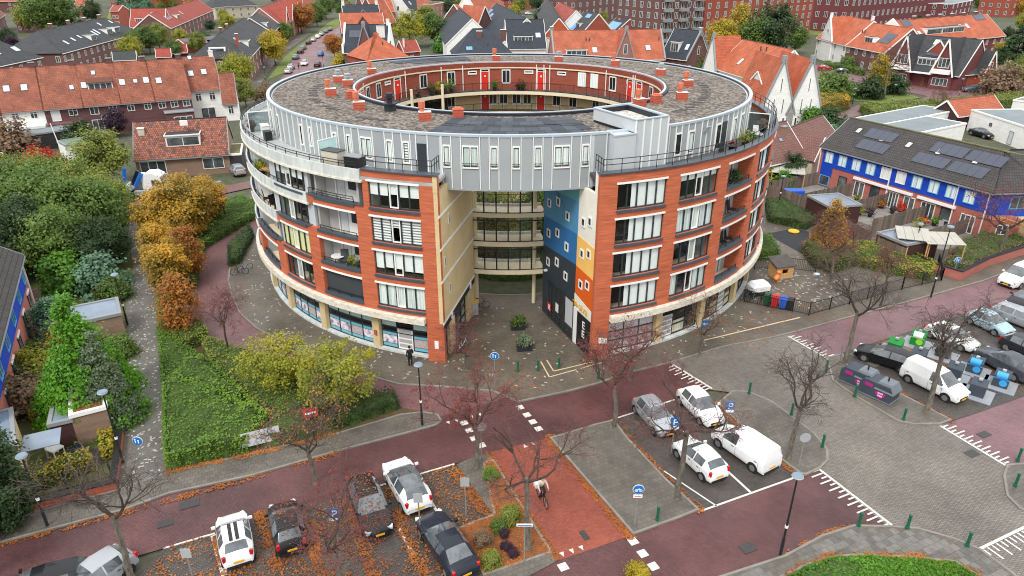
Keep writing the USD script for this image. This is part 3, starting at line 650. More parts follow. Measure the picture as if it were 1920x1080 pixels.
def slim(t0,t1,z0,z1,kind='curtain',n=1,bars=True):
 R=RT+.02;w=math.degrees(.038/R)
 fr=MB().arc(R-.04,R+.07,t0-w,t1+w,z0-.12,z0).arc(R-.04,R+.07,t0-w,t1+w,z1,z1+.1)
 for a in np.linspace(t0,t1,n+1):fr.arc(R-.04,R+.07,a-w,a+w,z0,z1)
 p=obj('window',fr,'white_frame',A)
 for a,b in zip(np.linspace(t0,t1,n+1),np.linspace(t0,t1,n+1)[1:]):
  obj('blind',aface(R,a+w,b-w,z0,z1),{'curtain':'curtain','dark':'room_dark','white':'blind_white','slats':'slat_blind'}[kind],p)
  obj('pane',aface(R+.03,a+w,b-w,z0,z1),'clear_pane',p)
  obj('sash',MB().arc(R+.02,R+.05,a+w,b-w,z0,z0+.06).arc(R+.02,R+.05,a+w,b-w,z1-.06,z1).arc(R+.02,R+.05,a+w,a+2*w,z0,z1).arc(R+.02,R+.05,b-2*w,b-w,z0,z1),'dark_frame',p)
  if bars:obj('guard_rail',MB().arc(R+.1,R+.13,a-w,b+w,z0+.1,z0+.13).arc(R+.1,R+.13,a-w,b+w,z0+.26,z0+.29),'iron_black',p)
for a,b,n in ((-11.2,-9.9+-.9,1),(-8.1,-5.4,2),(-3.1,-2.0,1),(0.75,1.9,1),(4.6,5.7,1),(8.05,10.8,2),(13.15,14.3,1)):
 if n==1 and b-a<.8:a,b=-11.6,-10.45
 slim(a,b,15.27,16.72,'curtain',n)
for a,b,k,z0 in ((-31.6,-30.7,'curtain',15.35),(-28.3,-25.9,'curtain',15.35),(-22.6,-21.5,'curtain',15.35),(-19.2,-18.1,'slats',15.35),(-35.3,-34.3,'curtain',15.35),(-42.5,-42.0,'white',15.4),(-46.0,-45.2,'dark',15.3),(-58.0,-57.0,'dark',14.8),
(32.9,34.35,'dark',15.25),(36.4,38.0,'curtain',15.2),(45.4,47.2,'dark',14.85),(53.0,54.8,'white',15.0),(57.6,60.0,'white',15.0),(66.3,68.6,'dark',15),(-64.5,-63,'white',15.2),(-71,-69.4,'white',15.2),(75.5,77.6,'white',15.2)):
 slim(a,b,z0,16.78,k,2 if b-a>2 else 1,bars=False)
obj('terrace_door',MB().arc(RT,RT+.06,-16.5,-14.8,14.75,16.8),'dark_frame',A,label='dark louvred terrace door')
obj('terrace_door',MB().arc(RT,RT+.06,47.6,49.8,14.75,16.9),'dark_frame',A)
obj('tilted_window',MB().obox(pol(RT+.15,41.6,16.75),(.75,.06,.5),math.radians(41.6),(0.5,0,0)),'sign_back',A)
# roof: gravel, parapets, edge
obj('roof_deck',MB().arc(15.7,23.2,0,360,17.2,17.36,3),'roof_gravel',A)
obj('outer_parapet',MB().arc(23.02,23.3,0,360,17.36,17.58,3),'roof_felt',A)
obj('roof_edge',MB().arc(23.12,23.42,0,360,17.45,17.62,3),'aluminium_edge',A)
obj('inner_parapet',MB().arc(15.35,15.72,0,360,17.2,17.58,3),'roof_felt',A)
obj('inner_edge',MB().arc(15.3,15.5,0,360,17.45,17.62,3),'aluminium_edge',A)
# dark roofing panels over the bridge and at the back
pk=0
def panel_patch(t0,t1,rows,skip,cols=0.72):
 for r0,r1 in rows:
  n=int(round(abs(t1-t0)*math.pi/180*(r0+r1)/2/cols));da=(t1-t0)/n
  for i in range(n):
   a=t0+da*i
   if skip(a+da/2,r0):continue
   ga=.028/(r0+r1)*2*57;dz=rng.normal(0,.006)
   obj('roof_panel',MB().arc(r0+.02,r1-.02,a+ga/2,a+da-ga/2,17.37,17.42+dz,3),['roof_panel','roof_panel_b','roof_panel_c'][int(rng.integers(3))],A)
near_rows=[(16.6,17.9),(17.9,19.2),(19.35,19.85),(19.95,21.3),(21.35,22.75)]
panel_patch(-18,17,near_rows,lambda a,r:(a<-15.8+(22.5-r)*.2) or (r==19.35 and -9<a<-1 and int(a*1.2+90)%2) or (r==19.35 and 8.5<a<10.5) or (a>14 and r>20.5),0.95)
obj('roof_membrane',MB().arc(16.5,22.8,-15.5,15,17.36,17.372),'roof_felt',A)
panel_patch(195,222,[(18.6,19.9),(19.95,21.2),(21.25,22.5)],lambda a,r:a>218 and r<19,1.5)
for x,y in ((-18.98,-.3),(-19.07,-1.3),(-19.07,-2.41),(-18.9,-3.6),(-18.6,-4.9),(-18.2,-6.4),(-17.78,-8.11),(-17.3,-9),(-16.79,-9.83),(-15.77,-11.46),(-15.2,-12.3),(-14.72,-13.02),(-11.87,-16.1),(-11.3,-16.5),(-10.75,-16.78),(-9.9,-17.2),
(19.3,2.13),(19.4,.8),(19.39,-.48),(19.25,-1.7),(19.07,-2.92),(18.85,-3.9),(18.58,-4.9),(18.3,-6),(17.93,-7.07),(17.6,-7.8),(17.29,-8.55),(16.7,-9.7),(16.12,-10.79),(15.5,-11.9),(14.83,-12.89),(14.4,-13.4),(13.91,-13.9),(10.0,16.8),(10.9,16.2),(3.5,17.3),(17.3,5.4)):
 obj('roof_slab',MB().obox((x,y,17.385),(.85,.42,.05),rng.uniform(-.4,.4)),'roof_slab',A)
 # roof chimneys: terracotta blocks with a pot or a cowl
def chimney(x,y,kind,rz=0.0,big=1.0):
 z=17.36
 if kind=='cowl_dark':
  p=obj('roof_vent',MB().cyl((x,y),.5,z,z+.55,8).cyl((x,y),.62,z+.55,z+.65,8).cyl((x,y),.24,z+.65,z+1.1,10).cyl((x,y),.42,z+1.1,z+1.22,10).cyl((x,y),.3,z+1.25,z+1.45,10),'roof_felt',A,smooth=30);return
 mb=MB()
 c,s=math.cos(rz),math.sin(rz);at=lambda u,v:(x+c*u-s*v,y+s*u+c*v)
 wd=.95*big if kind!='box' else.85
 for j in range(3):
  q=at(0,0);mb.obox((q[0],q[1],z+.1+j*.22),(wd-j*.0,.62,.2),rz)
  mb.obox((q[0],q[1],z+.215+j*.22),(wd+.05,.67,.03),rz)
 p=obj('chimney',mb,'terracotta_deep',A)
 top=z+.68
 obj('chimney_cap',MB().obox((x,y,top),(wd+.02,.64,.05),rz),'white_trim' if kind!='box' else 'terracotta',p)
 if kind=='pot':
  q=at(-.22*big,0);obj('chimney_pot',MB().cyl(q,.2,top,top+.3,12).cyl(q,.26,top+.3,top+.8,12,.28),'terracotta',p,smooth=40)
 elif kind=='cowl':
  q=at(0,0);obj('chimney_cowl',MB().cyl(q,.22,top,top+.25,12).cyl(q,.36,top+.25,top+.4,12).cyl(q,.3,top+.46,top+.6,12),'sign_back',p,smooth=40)
 elif kind=='box':obj('chimney_cap',MB().obox((x,y,top+.08),(.5,.4,.12),rz),'terracotta',p)
for x,y,k,r in ((-17.5,1.1,'cowl',0),(-16,-1.4,'cowl',.2),(-16.5,-6.5,'pot',.1),(-14.3,-8.0,'box',.5),(-12.6,-13,'pot',.2),(-9.95,-13.4,'cowl_dark',0),(-15,6.2,'pot',.3),(-6.6,-17.2,'pot',.2),(-4.07,-16.1,'box',.1),
(-1.7,17.3,'pot',0),(5.95,16.6,'cowl',-.2),(12.4,13.1,'pot',-.3),(16.35,5.9,'cowl',-.4),(17.6,-1.5,'pot',.2),(15.5,-8.5,'pot',0),(12.9,-10,'box',.4),(11.2,-11.6,'pot',.5)):
 chimney(x,y,k,r)
 # stair head on the roof, right of the bridge
W2=lambda x,y:np.array([x-CX,y-CY])
q=[W2(8.89,50.25),W2(11.52,51.8),W2(9.28,56.61),W2(6.32,54.8)]
box=Polygon([tuple(p) for p in q])
ring=box.difference(box.buffer(-0.22))
up=obj('stair_head',MB().prism(ring,17.55,18.42).prism(Polygon([tuple(p) for p in (q[0],q[1],q[2],q[2]*.8+q[3]*.2,q[1]*.2+q[0]*.8)]),14.7,17.55),'pale_panel',A)
obj('stair_head_roof',MB().prism(box.buffer(-0.22),17.9,18.02),'light_gravel',up)
obj('stair_head_upstand',MB().prism(box.buffer(-0.22).difference(box.buffer(-0.34)),18.02,18.4),'roof_felt',up)
obj('stair_head_edge',MB().prism(box.buffer(.05).difference(box.buffer(-0.2)),18.42,18.5),'aluminium_edge',up)
bay=Polygon([tuple(p) for p in (W2(6.95,50.9),W2(7.27,49.17),W2(8.91,50.0),W2(9.2,51.5))])
by=obj('stair_bay',MB().prism(bay,14.75,17.5),'pale_panel',A);obj('stair_bay_edge',MB().prism(bay.buffer(.04).difference(bay.buffer(-.12)),17.5,17.6),'aluminium_edge',by)
obj('vent_louvre',MB().prism(LineString([tuple(q[3]*.97+q[0]*.03),tuple(q[0])]).buffer(.05),17.42,17.54),'black_fascia',up)
for k in range(5):
 a=q[0]*(1-k/4)+q[1]*k/4;n_=(q[0]+q[1])/2;n_=np.array([n_[0],n_[1]])/np.linalg.norm(n_)
 obj('batten',MB().obox((a[0]+n_[0]*.03,a[1]+n_[1]*.03,16.57),(.09,.07,3.65),math.radians(30.5)),'white_trim',up)
 # passage under the bridge: walls
AL,BL,AR,BR=W2(-5.25,47.2),W2(-3.35,56.4),W2(6.21,47.87),W2(2.75,56.3)
class Wall:
 """A flat wall from a to b: u along it, w out of it (towards the passage)."""
 def __init__(s,a,b,side):
  s.a,s.L=a,np.linalg.norm(b-a);s.d=(b-a)/s.L;s.n=np.array([s.d[1],-s.d[0]])*side
 def pt(s,u,w,z):p=s.a+s.d*u+s.n*w;return (p[0],p[1],z)
 def box(s,u0,u1,w0,w1,z0,z1,mb=None):
  mb=mb or MB()
  v=[s.pt(u,w,z) for z in (z0,z1) for w in (w0,w1) for u in (u0,u1)]
  return mb.add(v,[[0,2,3,1],[4,5,7,6],[0,1,5,4],[2,6,7,3],[0,4,6,2],[1,3,7,5]])
 def poly(s,pts,w,mb=None):
  mb=mb or MB();v=[s.pt(u,w,z) for u,z in pts];n=len(v)
  v2=[s.pt(u,w-.03,z) for u,z in pts]
  mb.add(v+v2,[[0,i,i+1] for i in range(1,n-1)]+[[n,n+i+1,n+i] for i in range(1,n-1)])
  return mb.add(v+v2,[[i,(i+1)%n,n+(i+1)%n,n+i] for i in range(n)])
WLf,WRt=Wall(AL,BL,1),Wall(AR,BR,-1)
lw=obj('passage_wall',WLf.box(0,WLf.L,-.3,0,3.55,14.0),'cream_wall',A)
obj('passage_corner',WLf.box(-.02,.5,-.32,.004,14.0,15.2),'cream_wall',A)
for z in (3.45,6.95,9.55,12.1):obj('string_course',WLf.box(0,WLf.L,0,.05,z,z+.16),'white_trim',lw)
for u,z in ((2.42,11.3),(1.01,8.35),(2.06,5.7)):
 f=obj('slit_window',WLf.box(u-.12,u+.12,0,.05,z-.4,z+.4),'white_frame',lw);obj('pane',WLf.box(u-.06,u+.06,.05,.06,z-.33,z+.33),'dark_frame',f)
obj('passage_base',WLf.box(.1,WLf.L,-.9,-.5,.1,3.5),'black_fascia',lw)
obj('black_band',WLf.box(.05,WLf.L,-.3,.02,2.9,3.43),'black_fascia',lw)
for u0,u1 in ((1.5,2.95),(7.0,9.2)):obj('pilaster',WLf.box(u0,u1,-.45,.04,.1,2.9),'cream_wall',lw)
for u0,u1,n in ((.15,1.5,1),(2.95,7.0,3)):
 fr=MB()
 for z in (.2,1.0,1.9,2.82):WLf.box(u0,u1,-.3,-.2,z,z+.08,fr)
 for k in range(n+1):uu=u0+(u1-u0-.07)*k/n;WLf.box(uu,uu+.07,-.3,-.2,.28,2.82,fr)
 p=obj('shop_window',fr,'dark_frame',lw)
 obj('film',WLf.box(u0,u1,-.34,-.33,.28,1.0),'shop_flower',p);obj('film',WLf.box(u0,u1,-.34,-.33,1.1,1.4),'shop_teal',p)
 for k in range(n):obj('pane',WLf.box(u0+(u1-u0)*k/n+.07,u0+(u1-u0)*(k+1)/n,-.26,-.25,.28,2.82),'clear_pane',p)
for u in (2.1,7.8):obj('wall_lamp',WLf.box(u-.08,u+.08,.03,.15,3.0,3.55),'white_trim',lw)
rw=obj('passage_wall',WRt.box(0,WRt.L,-.3,0,.1,13.55),'paint_ivory',A)
obj('passage_corner',WRt.box(-.02,.6,-.32,.004,13.55,15.2),'paint_ivory',A)
B_=2.95;LW=WRt.L
for m_,pts in (('paint_navy',[(B_,.1),(LW,.1),(LW,6.55),(B_,7.05)]),('paint_deep_blue',[(B_,7.05),(LW,6.55),(LW,9.2),(B_,9.63)]),('paint_blue',[(B_,9.63),(LW,9.2),(LW,13.5),(7.0,11.95),(B_,12.25)]),
('paint_aqua',[(B_,12.25),(7.0,11.95),(LW,13.5),(B_,13.5)]),('paint_amber',[(0,6.85),(B_,7.02),(B_,9.6),(0,9.42)]),('paint_orange',[(0,4.2),(B_,4.62),(B_,7.02),(0,6.85)])):
 obj('painted_panel',WRt.poly(pts,.035),m_,rw)
for u,z in ((8.07,10.6),(6.42,11.2),(4.69,10.55),(8.07,7.93),(6.4,8.54),(4.68,7.94),(8.05,5.32),(6.35,5.95),(4.67,5.36),(2.08,10.9),(1.06,11.28),(2.07,8.33),(1.0,8.7),(2.06,5.73),(.98,6.11)):
 fr=MB();WRt.box(u-.3,u+.3,.035,.1,z-.36,z-.26,fr);WRt.box(u-.3,u+.3,.035,.1,z+.26,z+.36,fr);WRt.box(u-.3,u-.2,.035,.1,z-.26,z+.26,fr);WRt.box(u+.2,u+.3,.035,.1,z-.26,z+.26,fr)
 f=obj('small_window',fr,'white_frame',rw);obj('pane',WRt.box(u-.2,u+.2,.04,.06,z-.26,z+.26),'dark_pane_solid',f)
gl=obj('entrance_front',WRt.box(3.0,7.8,.03,.06,.2,3.8),'dark_pane_solid',rw)
fr=MB()
for u in (3.0,4.6,5.6,6.4,7.2,7.75):WRt.box(u,u+.08,.06,.12,.2,3.85,fr)
for z in (.2,1.1,3.77):WRt.box(3.0,7.83,.06,.12,z,z+.08,fr)
obj('frame',fr,'dark_frame',gl)
obj('window_film',WRt.box(3.1,4.5,.062,.07,1.25,3.6),'pale_panel',gl);obj('white_lattice',WRt.box(5.7,6.35,.062,.07,1.4,2.2),'white_trim',gl)
obj('white_fascia',WRt.poly([(0,3.3),(3.0,3.85),(3.0,4.6),(0,4.15)],.05),'paint_ivory',rw)
obj('dark_shopfront',WRt.box(.05,2.4,.02,.05,.15,3.25),'black_fascia',rw);obj('white_post',WRt.box(2.4,3.0,.02,.07,.15,3.4),'white_trim',rw)
sg=obj('red_sign',WRt.box(7.1,7.8,.12,.16,.9,1.65),'sign_red',rw)
def wall_text(W_,text,h,u,z,w,m,parent,flip=True,bold=True,rot=False):
 t=meshkit.text_mesh(text,h,0.02,bold);v=np.array(t.vertices)
 s_=-1 if flip else 1
 if rot:v=np.c_[-v[:,1],v[:,0],v[:,2]]
 o=np.array([W_.pt(u+s_*a,w+c,z+b) for a,b,c in v]);f=np.array(t.faces)
 return obj('lettering',(o,f if not flip else f),m,parent)
wall_text(WRt,'R',.45,7.62,1.05,.162,'sign_white',sg)
plain('letter_gold',S(232,176,60),0.5)
wall_text(WRt,'de olva',.55,3.3,3.55,.06,'letter_gold',rw);wall_text(WRt,'E',.6,1.5,2.2,.06,'sign_white',rw);wall_text(WRt,'E',.6,1.5,1.4,.06,'sign_white',rw)
obj('wall_lamp',WRt.box(8.2,8.4,.03,.3,4.35,4.5),'white_trim',rw)
# glazed walkways across the back of the passage
for zb,zt in ((8.95,9.32),(6.3,6.72),(3.66,4.05)):
 g_=obj('walkway',MB().arc(14.2,16.4,-11.9,11.2,zb,zt),'cream_paint',A)
 obj('walkway_kerb',MB().arc(14.2,14.35,-11.9,11.2,zt,zt+.2),'balcony_concrete',g_)
 top=13.5 if zb>8 else zb+2.28
 fr=MB().arc(16.22,16.3,-11.5,10.9,zt,zt+.06).arc(16.22,16.3,-11.5,10.9,min(top,zt+2.22),min(top,zt+2.22)+.08)
 for t in (-11.4,-7.6,-3.9,-.3,3.3,6.9,10.6):
  fr.arc(16.2,16.32,t-.2,t+.2,zt-.05,top)
 obj('screen_frame',fr,'iron_black',g_)
 for t in (-11.4,-7.6,-3.9,-.3,3.3,6.9):
  obj('screen_pane',aface(16.26,t+.2,t+3.5,zt+.06,zt+2.2),'clear_pane',g_)
 rm=MB()
 for t in np.arange(-11.5,11,.55):rm.bar(pol(14.3,t,zt+.2),pol(14.3,t,zt+1.05),.018)
 rm.arc(14.28,14.33,-11.6,11,zt+1.02,zt+1.07);obj('walkway_rail',rm,'iron_black',g_)
for t in (-11.6,8.6):
 obj('column',MB().cyl(pol(14.9,t)[:2],.17,.1,13.5,14),'cream_paint',A,smooth=40)
 # the courtyard face
obj('court_wall',MB().arc(15.2,15.6,14.8,348.4,0.0,14.3,3),'cream_wall',A)
obj('court_brick_wall',MB().arc(15.2,15.6,14.8,348.4,14.3,16.9,3),'inner_brick',A)
obj('court_brick_wall',MB().arc(15.2,15.6,-11.7,14.8,13.6,16.9,3),'inner_brick',A)
obj('court_upper_band',MB().arc(15.12,15.5,0,360,16.97,17.5,3),'parapet_brick',A)
obj('court_trim',MB().arc(15.05,15.3,0,360,16.85,16.97,3),'cream_paint',A)
for z in (4.0,6.68,9.35,11.95,14.4):
 if z==11.95:z=12.0
 a0,a1=(24,337)
 w_=obj('gallery',MB().arc(13.6,15.2,a0,a1,z-.12,z,3),'roof_slab',A);obj('gallery_edge',MB().arc(13.42,13.6,a0,a1,z-.34,z+.02,3),'cream_paint',w_)
 if z>11:
  rm=MB()
  for t in np.arange(a0+40,a1-40,.62):rm.bar(pol(13.5,t,z),pol(13.5,t,z+1.0),.016)
  for t in np.arange(a0+40,a1-40,7.5):rm.bar(pol(13.5,t,z),pol(13.5,t,z+1.02),.05)
  rm.arc(13.48,13.53,a0,a1,z+.98,z+1.03,3);rm.arc(13.48,13.53,a0,a1,z+.06,z+.1,3);obj('gallery_rail',rm,'iron_black',w_)
RI=15.18
def court_window(t,z0,z1,w,kind='dark',n=2,dark='dark_pane_solid'):
 h=math.degrees(w/2/RI);p=obj('court_window',MB().arc(RI-.06,RI+.02,t-h,t+h,z0,z1),'white_frame',A)
 xs=np.linspace(t-h*.86,t+h*.86,n+1)
 for a,b in zip(xs,xs[1:]):obj('pane',aface(RI-.07,a+h*.06,b-h*.06,z0+.18,z1-.12,inward=True),dark,p)
for t in (-123.2,-90.7-1.5,-168.4,165.6,111.5,142-24,-146+200):
 if abs(t)<80:continue
 for z,zz in ((14.42,'top'),(12.02,'low')):
  d=obj('front_door',MB().arc(RI-.09,RI-.02,t-1.7,t+1.7,z,z+2.05),'red_door',A);obj('door_frame',MB().arc(RI-.07,RI+.02,t-2.2,t+2.2,z,z+2.38),'white_frame',d)
  obj('fanlight',aface(RI-.08,t-1.6,t+1.6,z+2.12,z+2.3,inward=True),'dark_pane_solid',d);obj('porthole',MB().obox(pol(RI-.1,t,z+1.55),(.2,.04,.2),math.radians(t)),'sign_white',d)
for t in (-138.3,-152.4,178.4+3.4,-100,145.9,139.5,129.2,100.7,-110):court_window(t,15.05,16.7,1.05,dark='dark_pane_solid' if abs(t-142)>8 else 'curtain')
for t in (-162.6,171.4,155.9,118.5,-117,-84):court_window(t,16.2,16.62,1.1,n=1)
for t in (-172,-177,177,172,158,150,138,130,-142,-152,-132,122):court_window(t,12.5,14.0,1.1)
for t in (-128,-147.5,-158,167.8,169.3-5,161.5,162.9-30,116,114.5,-94):obj('downpipe',MB().cyl(pol(RI-.12,t)[:2],.05,14.4,17.3,8),'white_trim',A)
for t in (-124.5,-144):obj('gallery_post',MB().cyl(pol(13.4,t)[:2],.17,9.5,15.6,12),'cream_paint',A,smooth=40)
obj('tall_court_window',MB().arc(RI-.08,RI-.02,-150,-122,12.0,14.0),'dark_pane_solid',A)
for k in range(8):obj('court_mullion',MB().arc(RI-.12,RI-.05,-150+k*4-.15,-150+k*4+.15,12.0,14.0),'iron_black',A)
# ------------------------------------------------------------------ houses
def tiles(name,c1,c2,mortar,big=0.18,w=0.28,h=0.36,rough=0.7,bias=0.0):
 bricks(name,c1,c2,mortar,w,h,rough,0.03,0.0,'uv',big,0.35,0.8,0.3,bias)
tiles('tile_orange_aged',S(164,98,74),S(138,80,62),S(104,66,54),0.42)
tiles('tile_orange',S(190,106,76),S(176,94,67),S(126,74,58),0.28)
tiles('tile_orange_bright',S(196,108,74),S(182,96,65),S(132,74,58),0.26)
tiles('tile_red',S(178,82,66),S(156,70,60),S(108,54,48),0.2)
tiles('tile_dark',S(78,80,82),S(66,68,71),S(46,48,50),0.2)
tiles('tile_blueblack',S(64,70,80),S(54,60,70),S(36,40,48),0.14)
tiles('tile_mottled',S(176,104,78),S(96,72,66),S(62,46,44),0.2,0.3,0.38)
tiles('tile_charcoal',S(80,77,76),S(70,67,66),S(40,38,38),0.16,0.3,0.4)
tiles('tile_brown',S(134,98,90),S(122,88,82),S(88,62,58),0.12,0.3,0.4)
def wallmat(n,c,c2=None):mat(n,S(*c),0.8,0.14,0.5,col2=None if c2 is None else S(*c2),fine=0.14,bscale=5,stretch=(1,1,4))
wallmat('brick_brown',(118,84,78),(100,70,66));wallmat('brick_purple',(112,76,76),(96,64,66));wallmat('brick_pink',(164,116,104),(146,100,92));wallmat('brick_red',(160,82,62),(142,70,54))
wallmat('brick_maroon',(118,62,64),(104,54,57));wallmat('render_white',(242,242,238),(226,226,220));wallmat('render_beige',(206,198,180),(192,184,166));wallmat('brick_tan',(150,124,104),(132,108,92))
wallmat('brick_bright',(186,88,58),(172,78,52));wallmat('blue_board',(18,72,190),(14,62,172));wallmat('brick_salmon',(182,112,98),(164,98,88));wallmat('dark_board',(58,56,58));wallmat('wood_dark',(74,44,40),(62,38,36))
mat('skylight_glass',S(206,222,236),0.1,0.1,0.5,spec=0.7);mat('house_glass',S(58,64,68),0.07,col2=S(120,128,130),scale=0.5,spec=0.6,lo=.45,hi=.75)
mat('solar_cell',S(66,72,86),0.25,0.08,0.4,spec=0.5);mat('solar_blue',S(106,160,212),0.2,0.1,0.3,spec=0.6);mat('lead_grey',S(142,146,148),0.5,0.1,1.0)
mat('flat_roof',S(122,132,136),0.6,0.16,0.4);mat('flat_roof_wet',S(128,142,158),0.25,0.2,0.5,spec=0.6);mat('flat_roof_green',S(104,128,120),0.6,0.12,0.4);mat('sedum_roof',S(124,124,84),0.9,col2=S(98,98,62),scale=0.8,fine=.3,bscale=5)
mat('fascia_dark',S(70,72,74),0.5,0.1,1.0);mat('blue_frame',S(96,178,228),0.4,0.05,1.0)
NH=0
class House:
 def __init__(s,name,label,A,B,depth,he,hr,wall='brick_brown',roof='tile_orange',hip=(0,0),ov=0.35,group=None,cat='house',fascia='white_trim',flat=False,base=0.0,gutter=True,verge=True):
  A,B=np.asarray(A,float)[:2],np.asarray(B,float)[:2];s.L=float(np.linalg.norm(B-A));d=(B-A)/s.L
  s.D,s.he,s.hr,s.roofm,s.wallm,s.flat,s.hip=depth,he,hr,roof,wall,flat,hip
  s.t=thing(name,label,cat,(A[0],A[1],base),math.atan2(d[1],d[0]),group)
  L,D=s.L,depth;h2=D/2
  s.pitch=math.atan2(hr-he,h2);s.sl=math.hypot(hr-he,h2)
  if flat:
   obj('wall',MB().box(0,L,0,D,-.1,he),wall,s.t)
   r=obj('roof',MB().box(.18,L-.18,.18,D-.18,he+.003,he+.06),roof,s.t)
   ring=Polygon([(-.08,-.08),(L+.08,-.08),(L+.08,D+.08),(-.08,D+.08)]).difference(Polygon([(.17,.17),(L-.17,.17),(L-.17,D-.17),(.17,D-.17)]))
   obj('roof_edge',MB().prism(ring,he-.12,he+.14),fascia,s.t)
   return
  mb=MB();a,b=hip
  v=[(0,0,-.1),(L,0,-.1),(L,D,-.1),(0,D,-.1),(0,0,he),(L,0,he),(L,D,he),(0,D,he)]
  f4=[[0,1,5,4],[2,3,7,6],[3,0,4,7],[1,2,6,5],[3,2,1,0],[4,5,6,7]]
  mb.add(v,f4)
  if a<.5:mb.add([(0,0,he),(0,D,he),(0,h2,hr-.05)],[[0,2,1]])
  if b<.5:mb.add([(L,0,he),(L,D,he),(L,h2,hr-.05)],[[0,1,2]])
  obj('wall',mb,wall,s.t)
  tn=(hr-he)/h2;zo=he-ov*tn;e0,e1=-ov*(1 if a>=.5 else.35),L+ov*(1 if b>=.5 else.35)
  th=.14
  def slab(pts,uvs):
   m=MB();p=np.array(pts,float);n_=np.cross(p[1]-p[0],p[2]-p[0]);n_/=np.linalg.norm(n_);n_=n_ if n_[2]>0 else -n_
   k=len(p);vv=np.vstack([p+n_*th,p]);uu=np.vstack([uvs,uvs])
   fc=[[0,i,i+1] for i in range(1,k-1)]+[[k,k+i+1,k+i] for i in range(1,k-1)]
   m.add(vv,fc,uu);m.add(vv,[[i,k+i,k+(i+1)%k,(i+1)%k] for i in range(k)],uu)
   return m
  sl=math.hypot(h2+ov,hr-zo);r0,r1=(a if a>=.5 else e0),(L-b if b>=.5 else e1)
  obj('roof',slab([(e0,-ov,zo),(e1,-ov,zo),(r1,h2,hr),(r0,h2,hr)],[(e0,0),(e1,0),(r1,sl),(r0,sl)]),roof,s.t,uv=True)
  obj('roof',slab([(e1,D+ov,zo),(e0,D+ov,zo),(r0,h2,hr),(r1,h2,hr)],[(e1,0),(e0,0),(r0,sl),(r1,sl)]),roof,s.t,uv=True)
  if a>=.5:obj('roof',slab([(e0,D+ov,zo),(e0,-ov,zo),(a,h2,hr)],[(D+ov,0),(-ov,0),(h2,sl)]),roof,s.t,uv=True)
  if b>=.5:obj('roof',slab([(e1,-ov,zo),(e1,D+ov,zo),(L-b,h2,hr)],[(-ov,0),(D+ov,0),(h2,sl)]),roof,s.t,uv=True)
  obj('ridge',MB().bar((r0,h2,hr+.13),(r1,h2,hr+.13),.26,.12),roof,s.t)
  if gutter:obj('gutter',MB().box(e0,e1,-ov-.12,-ov+.04,zo-.1,zo+.06),fascia,s.t)
  for end,x in ((a,e0),(b,e1)):
   if end<.5 and verge:
    for ya,yb in ((-ov,h2),(D+ov,h2)):obj('verge',MB().bar((x,ya,zo+.02),(x,yb,hr+.02),.1,.3),fascia,s.t)
 def P(s,face,u,w,z):
  return {'f':(u,-w,z),'b':(u,s.D+w,z),'l':(-w,u,z),'r':(s.L+w,u,z)}[face]
 def bx(s,face,u0,u1,w0,w1,z0,z1,mb=None):
  p,q=s.P(face,u0,w0,z0),s.P(face,u1,w1,z1)
  return (mb or MB()).box(min(p[0],q[0]),max(p[0],q[0]),min(p[1],q[1]),max(p[1],q[1]),min(p[2],q[2]),max(p[2],q[2]))
 def win(s,face,u,z,w,h,n=2,frame='white_frame',glass='house_glass',name='window',w0=0.0,parent=None,cross=False):
  fr=MB();u0,u1,z1=u-w/2,u+w/2,z+h;t=.09
  for q in ((u0,u1,z,z+t),(u0,u1,z1-t,z1),(u0,u0+t,z+t,z1-t),(u1-t,u1,z+t,z1-t)):s.bx(face,q[0],q[1],w0+.001,w0+.07,q[2],q[3],fr)
  for k in range(1,n):c=u0+w*k/n;s.bx(face,c-.04,c+.04,w0+.001,w0+.065,z+t,z1-t,fr)
  if cross:s.bx(face,u0+t,u1-t,w0+.001,w0+.06,z+h*.68,z+h*.68+.07,fr)
  p=obj(name,fr,frame,parent or s.t)
  if parent is None:obj('pane',s.bx(face,u0+t*.6,u1-t*.6,w0-.05,w0+.03,z+t*.6,z1-t*.6),glass,p)
  else:obj('pane',s.bx(face,u0+t*.6,u1-t*.6,w0-.05,w0+.03,z+t*.6,z1-t*.6),glass,parent)
  return p
 def row(s,face,n,u0,u1,z,w,h,k=2,**kw):
  for i in range(n):s.win(face,u0+(u1-u0)*(i/(n-1) if n>1 else.5),z,w,h,k,**kw)
  return s
 def on(s,u,v,w=0.0,side='f'):
  """A point on the roof: u along, v up the slope in metres from the wall line, w off it."""
  y=v*math.cos(s.pitch)-w*math.sin(s.pitch);z=s.he+v*math.sin(s.pitch)+w*math.cos(s.pitch)
  return np.array([u,y if side=='f' else s.D-y,z])
 def patch(s,u0,u1,v0,v1,w0,w1,mb=None,side='f'):
  mb=mb or MB();v=[s.on(u,v,w,side) for w in (w0,w1) for v in (v0,v1) for u in (u0,u1)]
  return mb.add(v,[[0,2,3,1],[4,5,7,6],[0,1,5,4],[2,6,7,3],[0,4,6,2],[1,3,7,5]])
 def sky(s,u,v,w=.9,l=1.2,side='f',m='skylight_glass'):
  p=obj('skylight',s.patch(u-w/2-.08,u+w/2+.08,v-.08,v+l+.08,.1,.2,side=side),'fascia_dark',s.t)
  obj('pane',s.patch(u-w/2,u+w/2,v,v+l,.19,.23,side=side),m,p);return s
 def solar(s,u,v,nx,ny=1,pw=1.02,ph=1.68,m='solar_cell',side='f'):
  for i in range(nx):
   for j in range(ny):obj('solar_panel',s.patch(u+i*(pw+.03),u+i*(pw+.03)+pw,v+j*(ph+.03),v+j*(ph+.03)+ph,.18,.24,side=side),m,s.t)
  return s
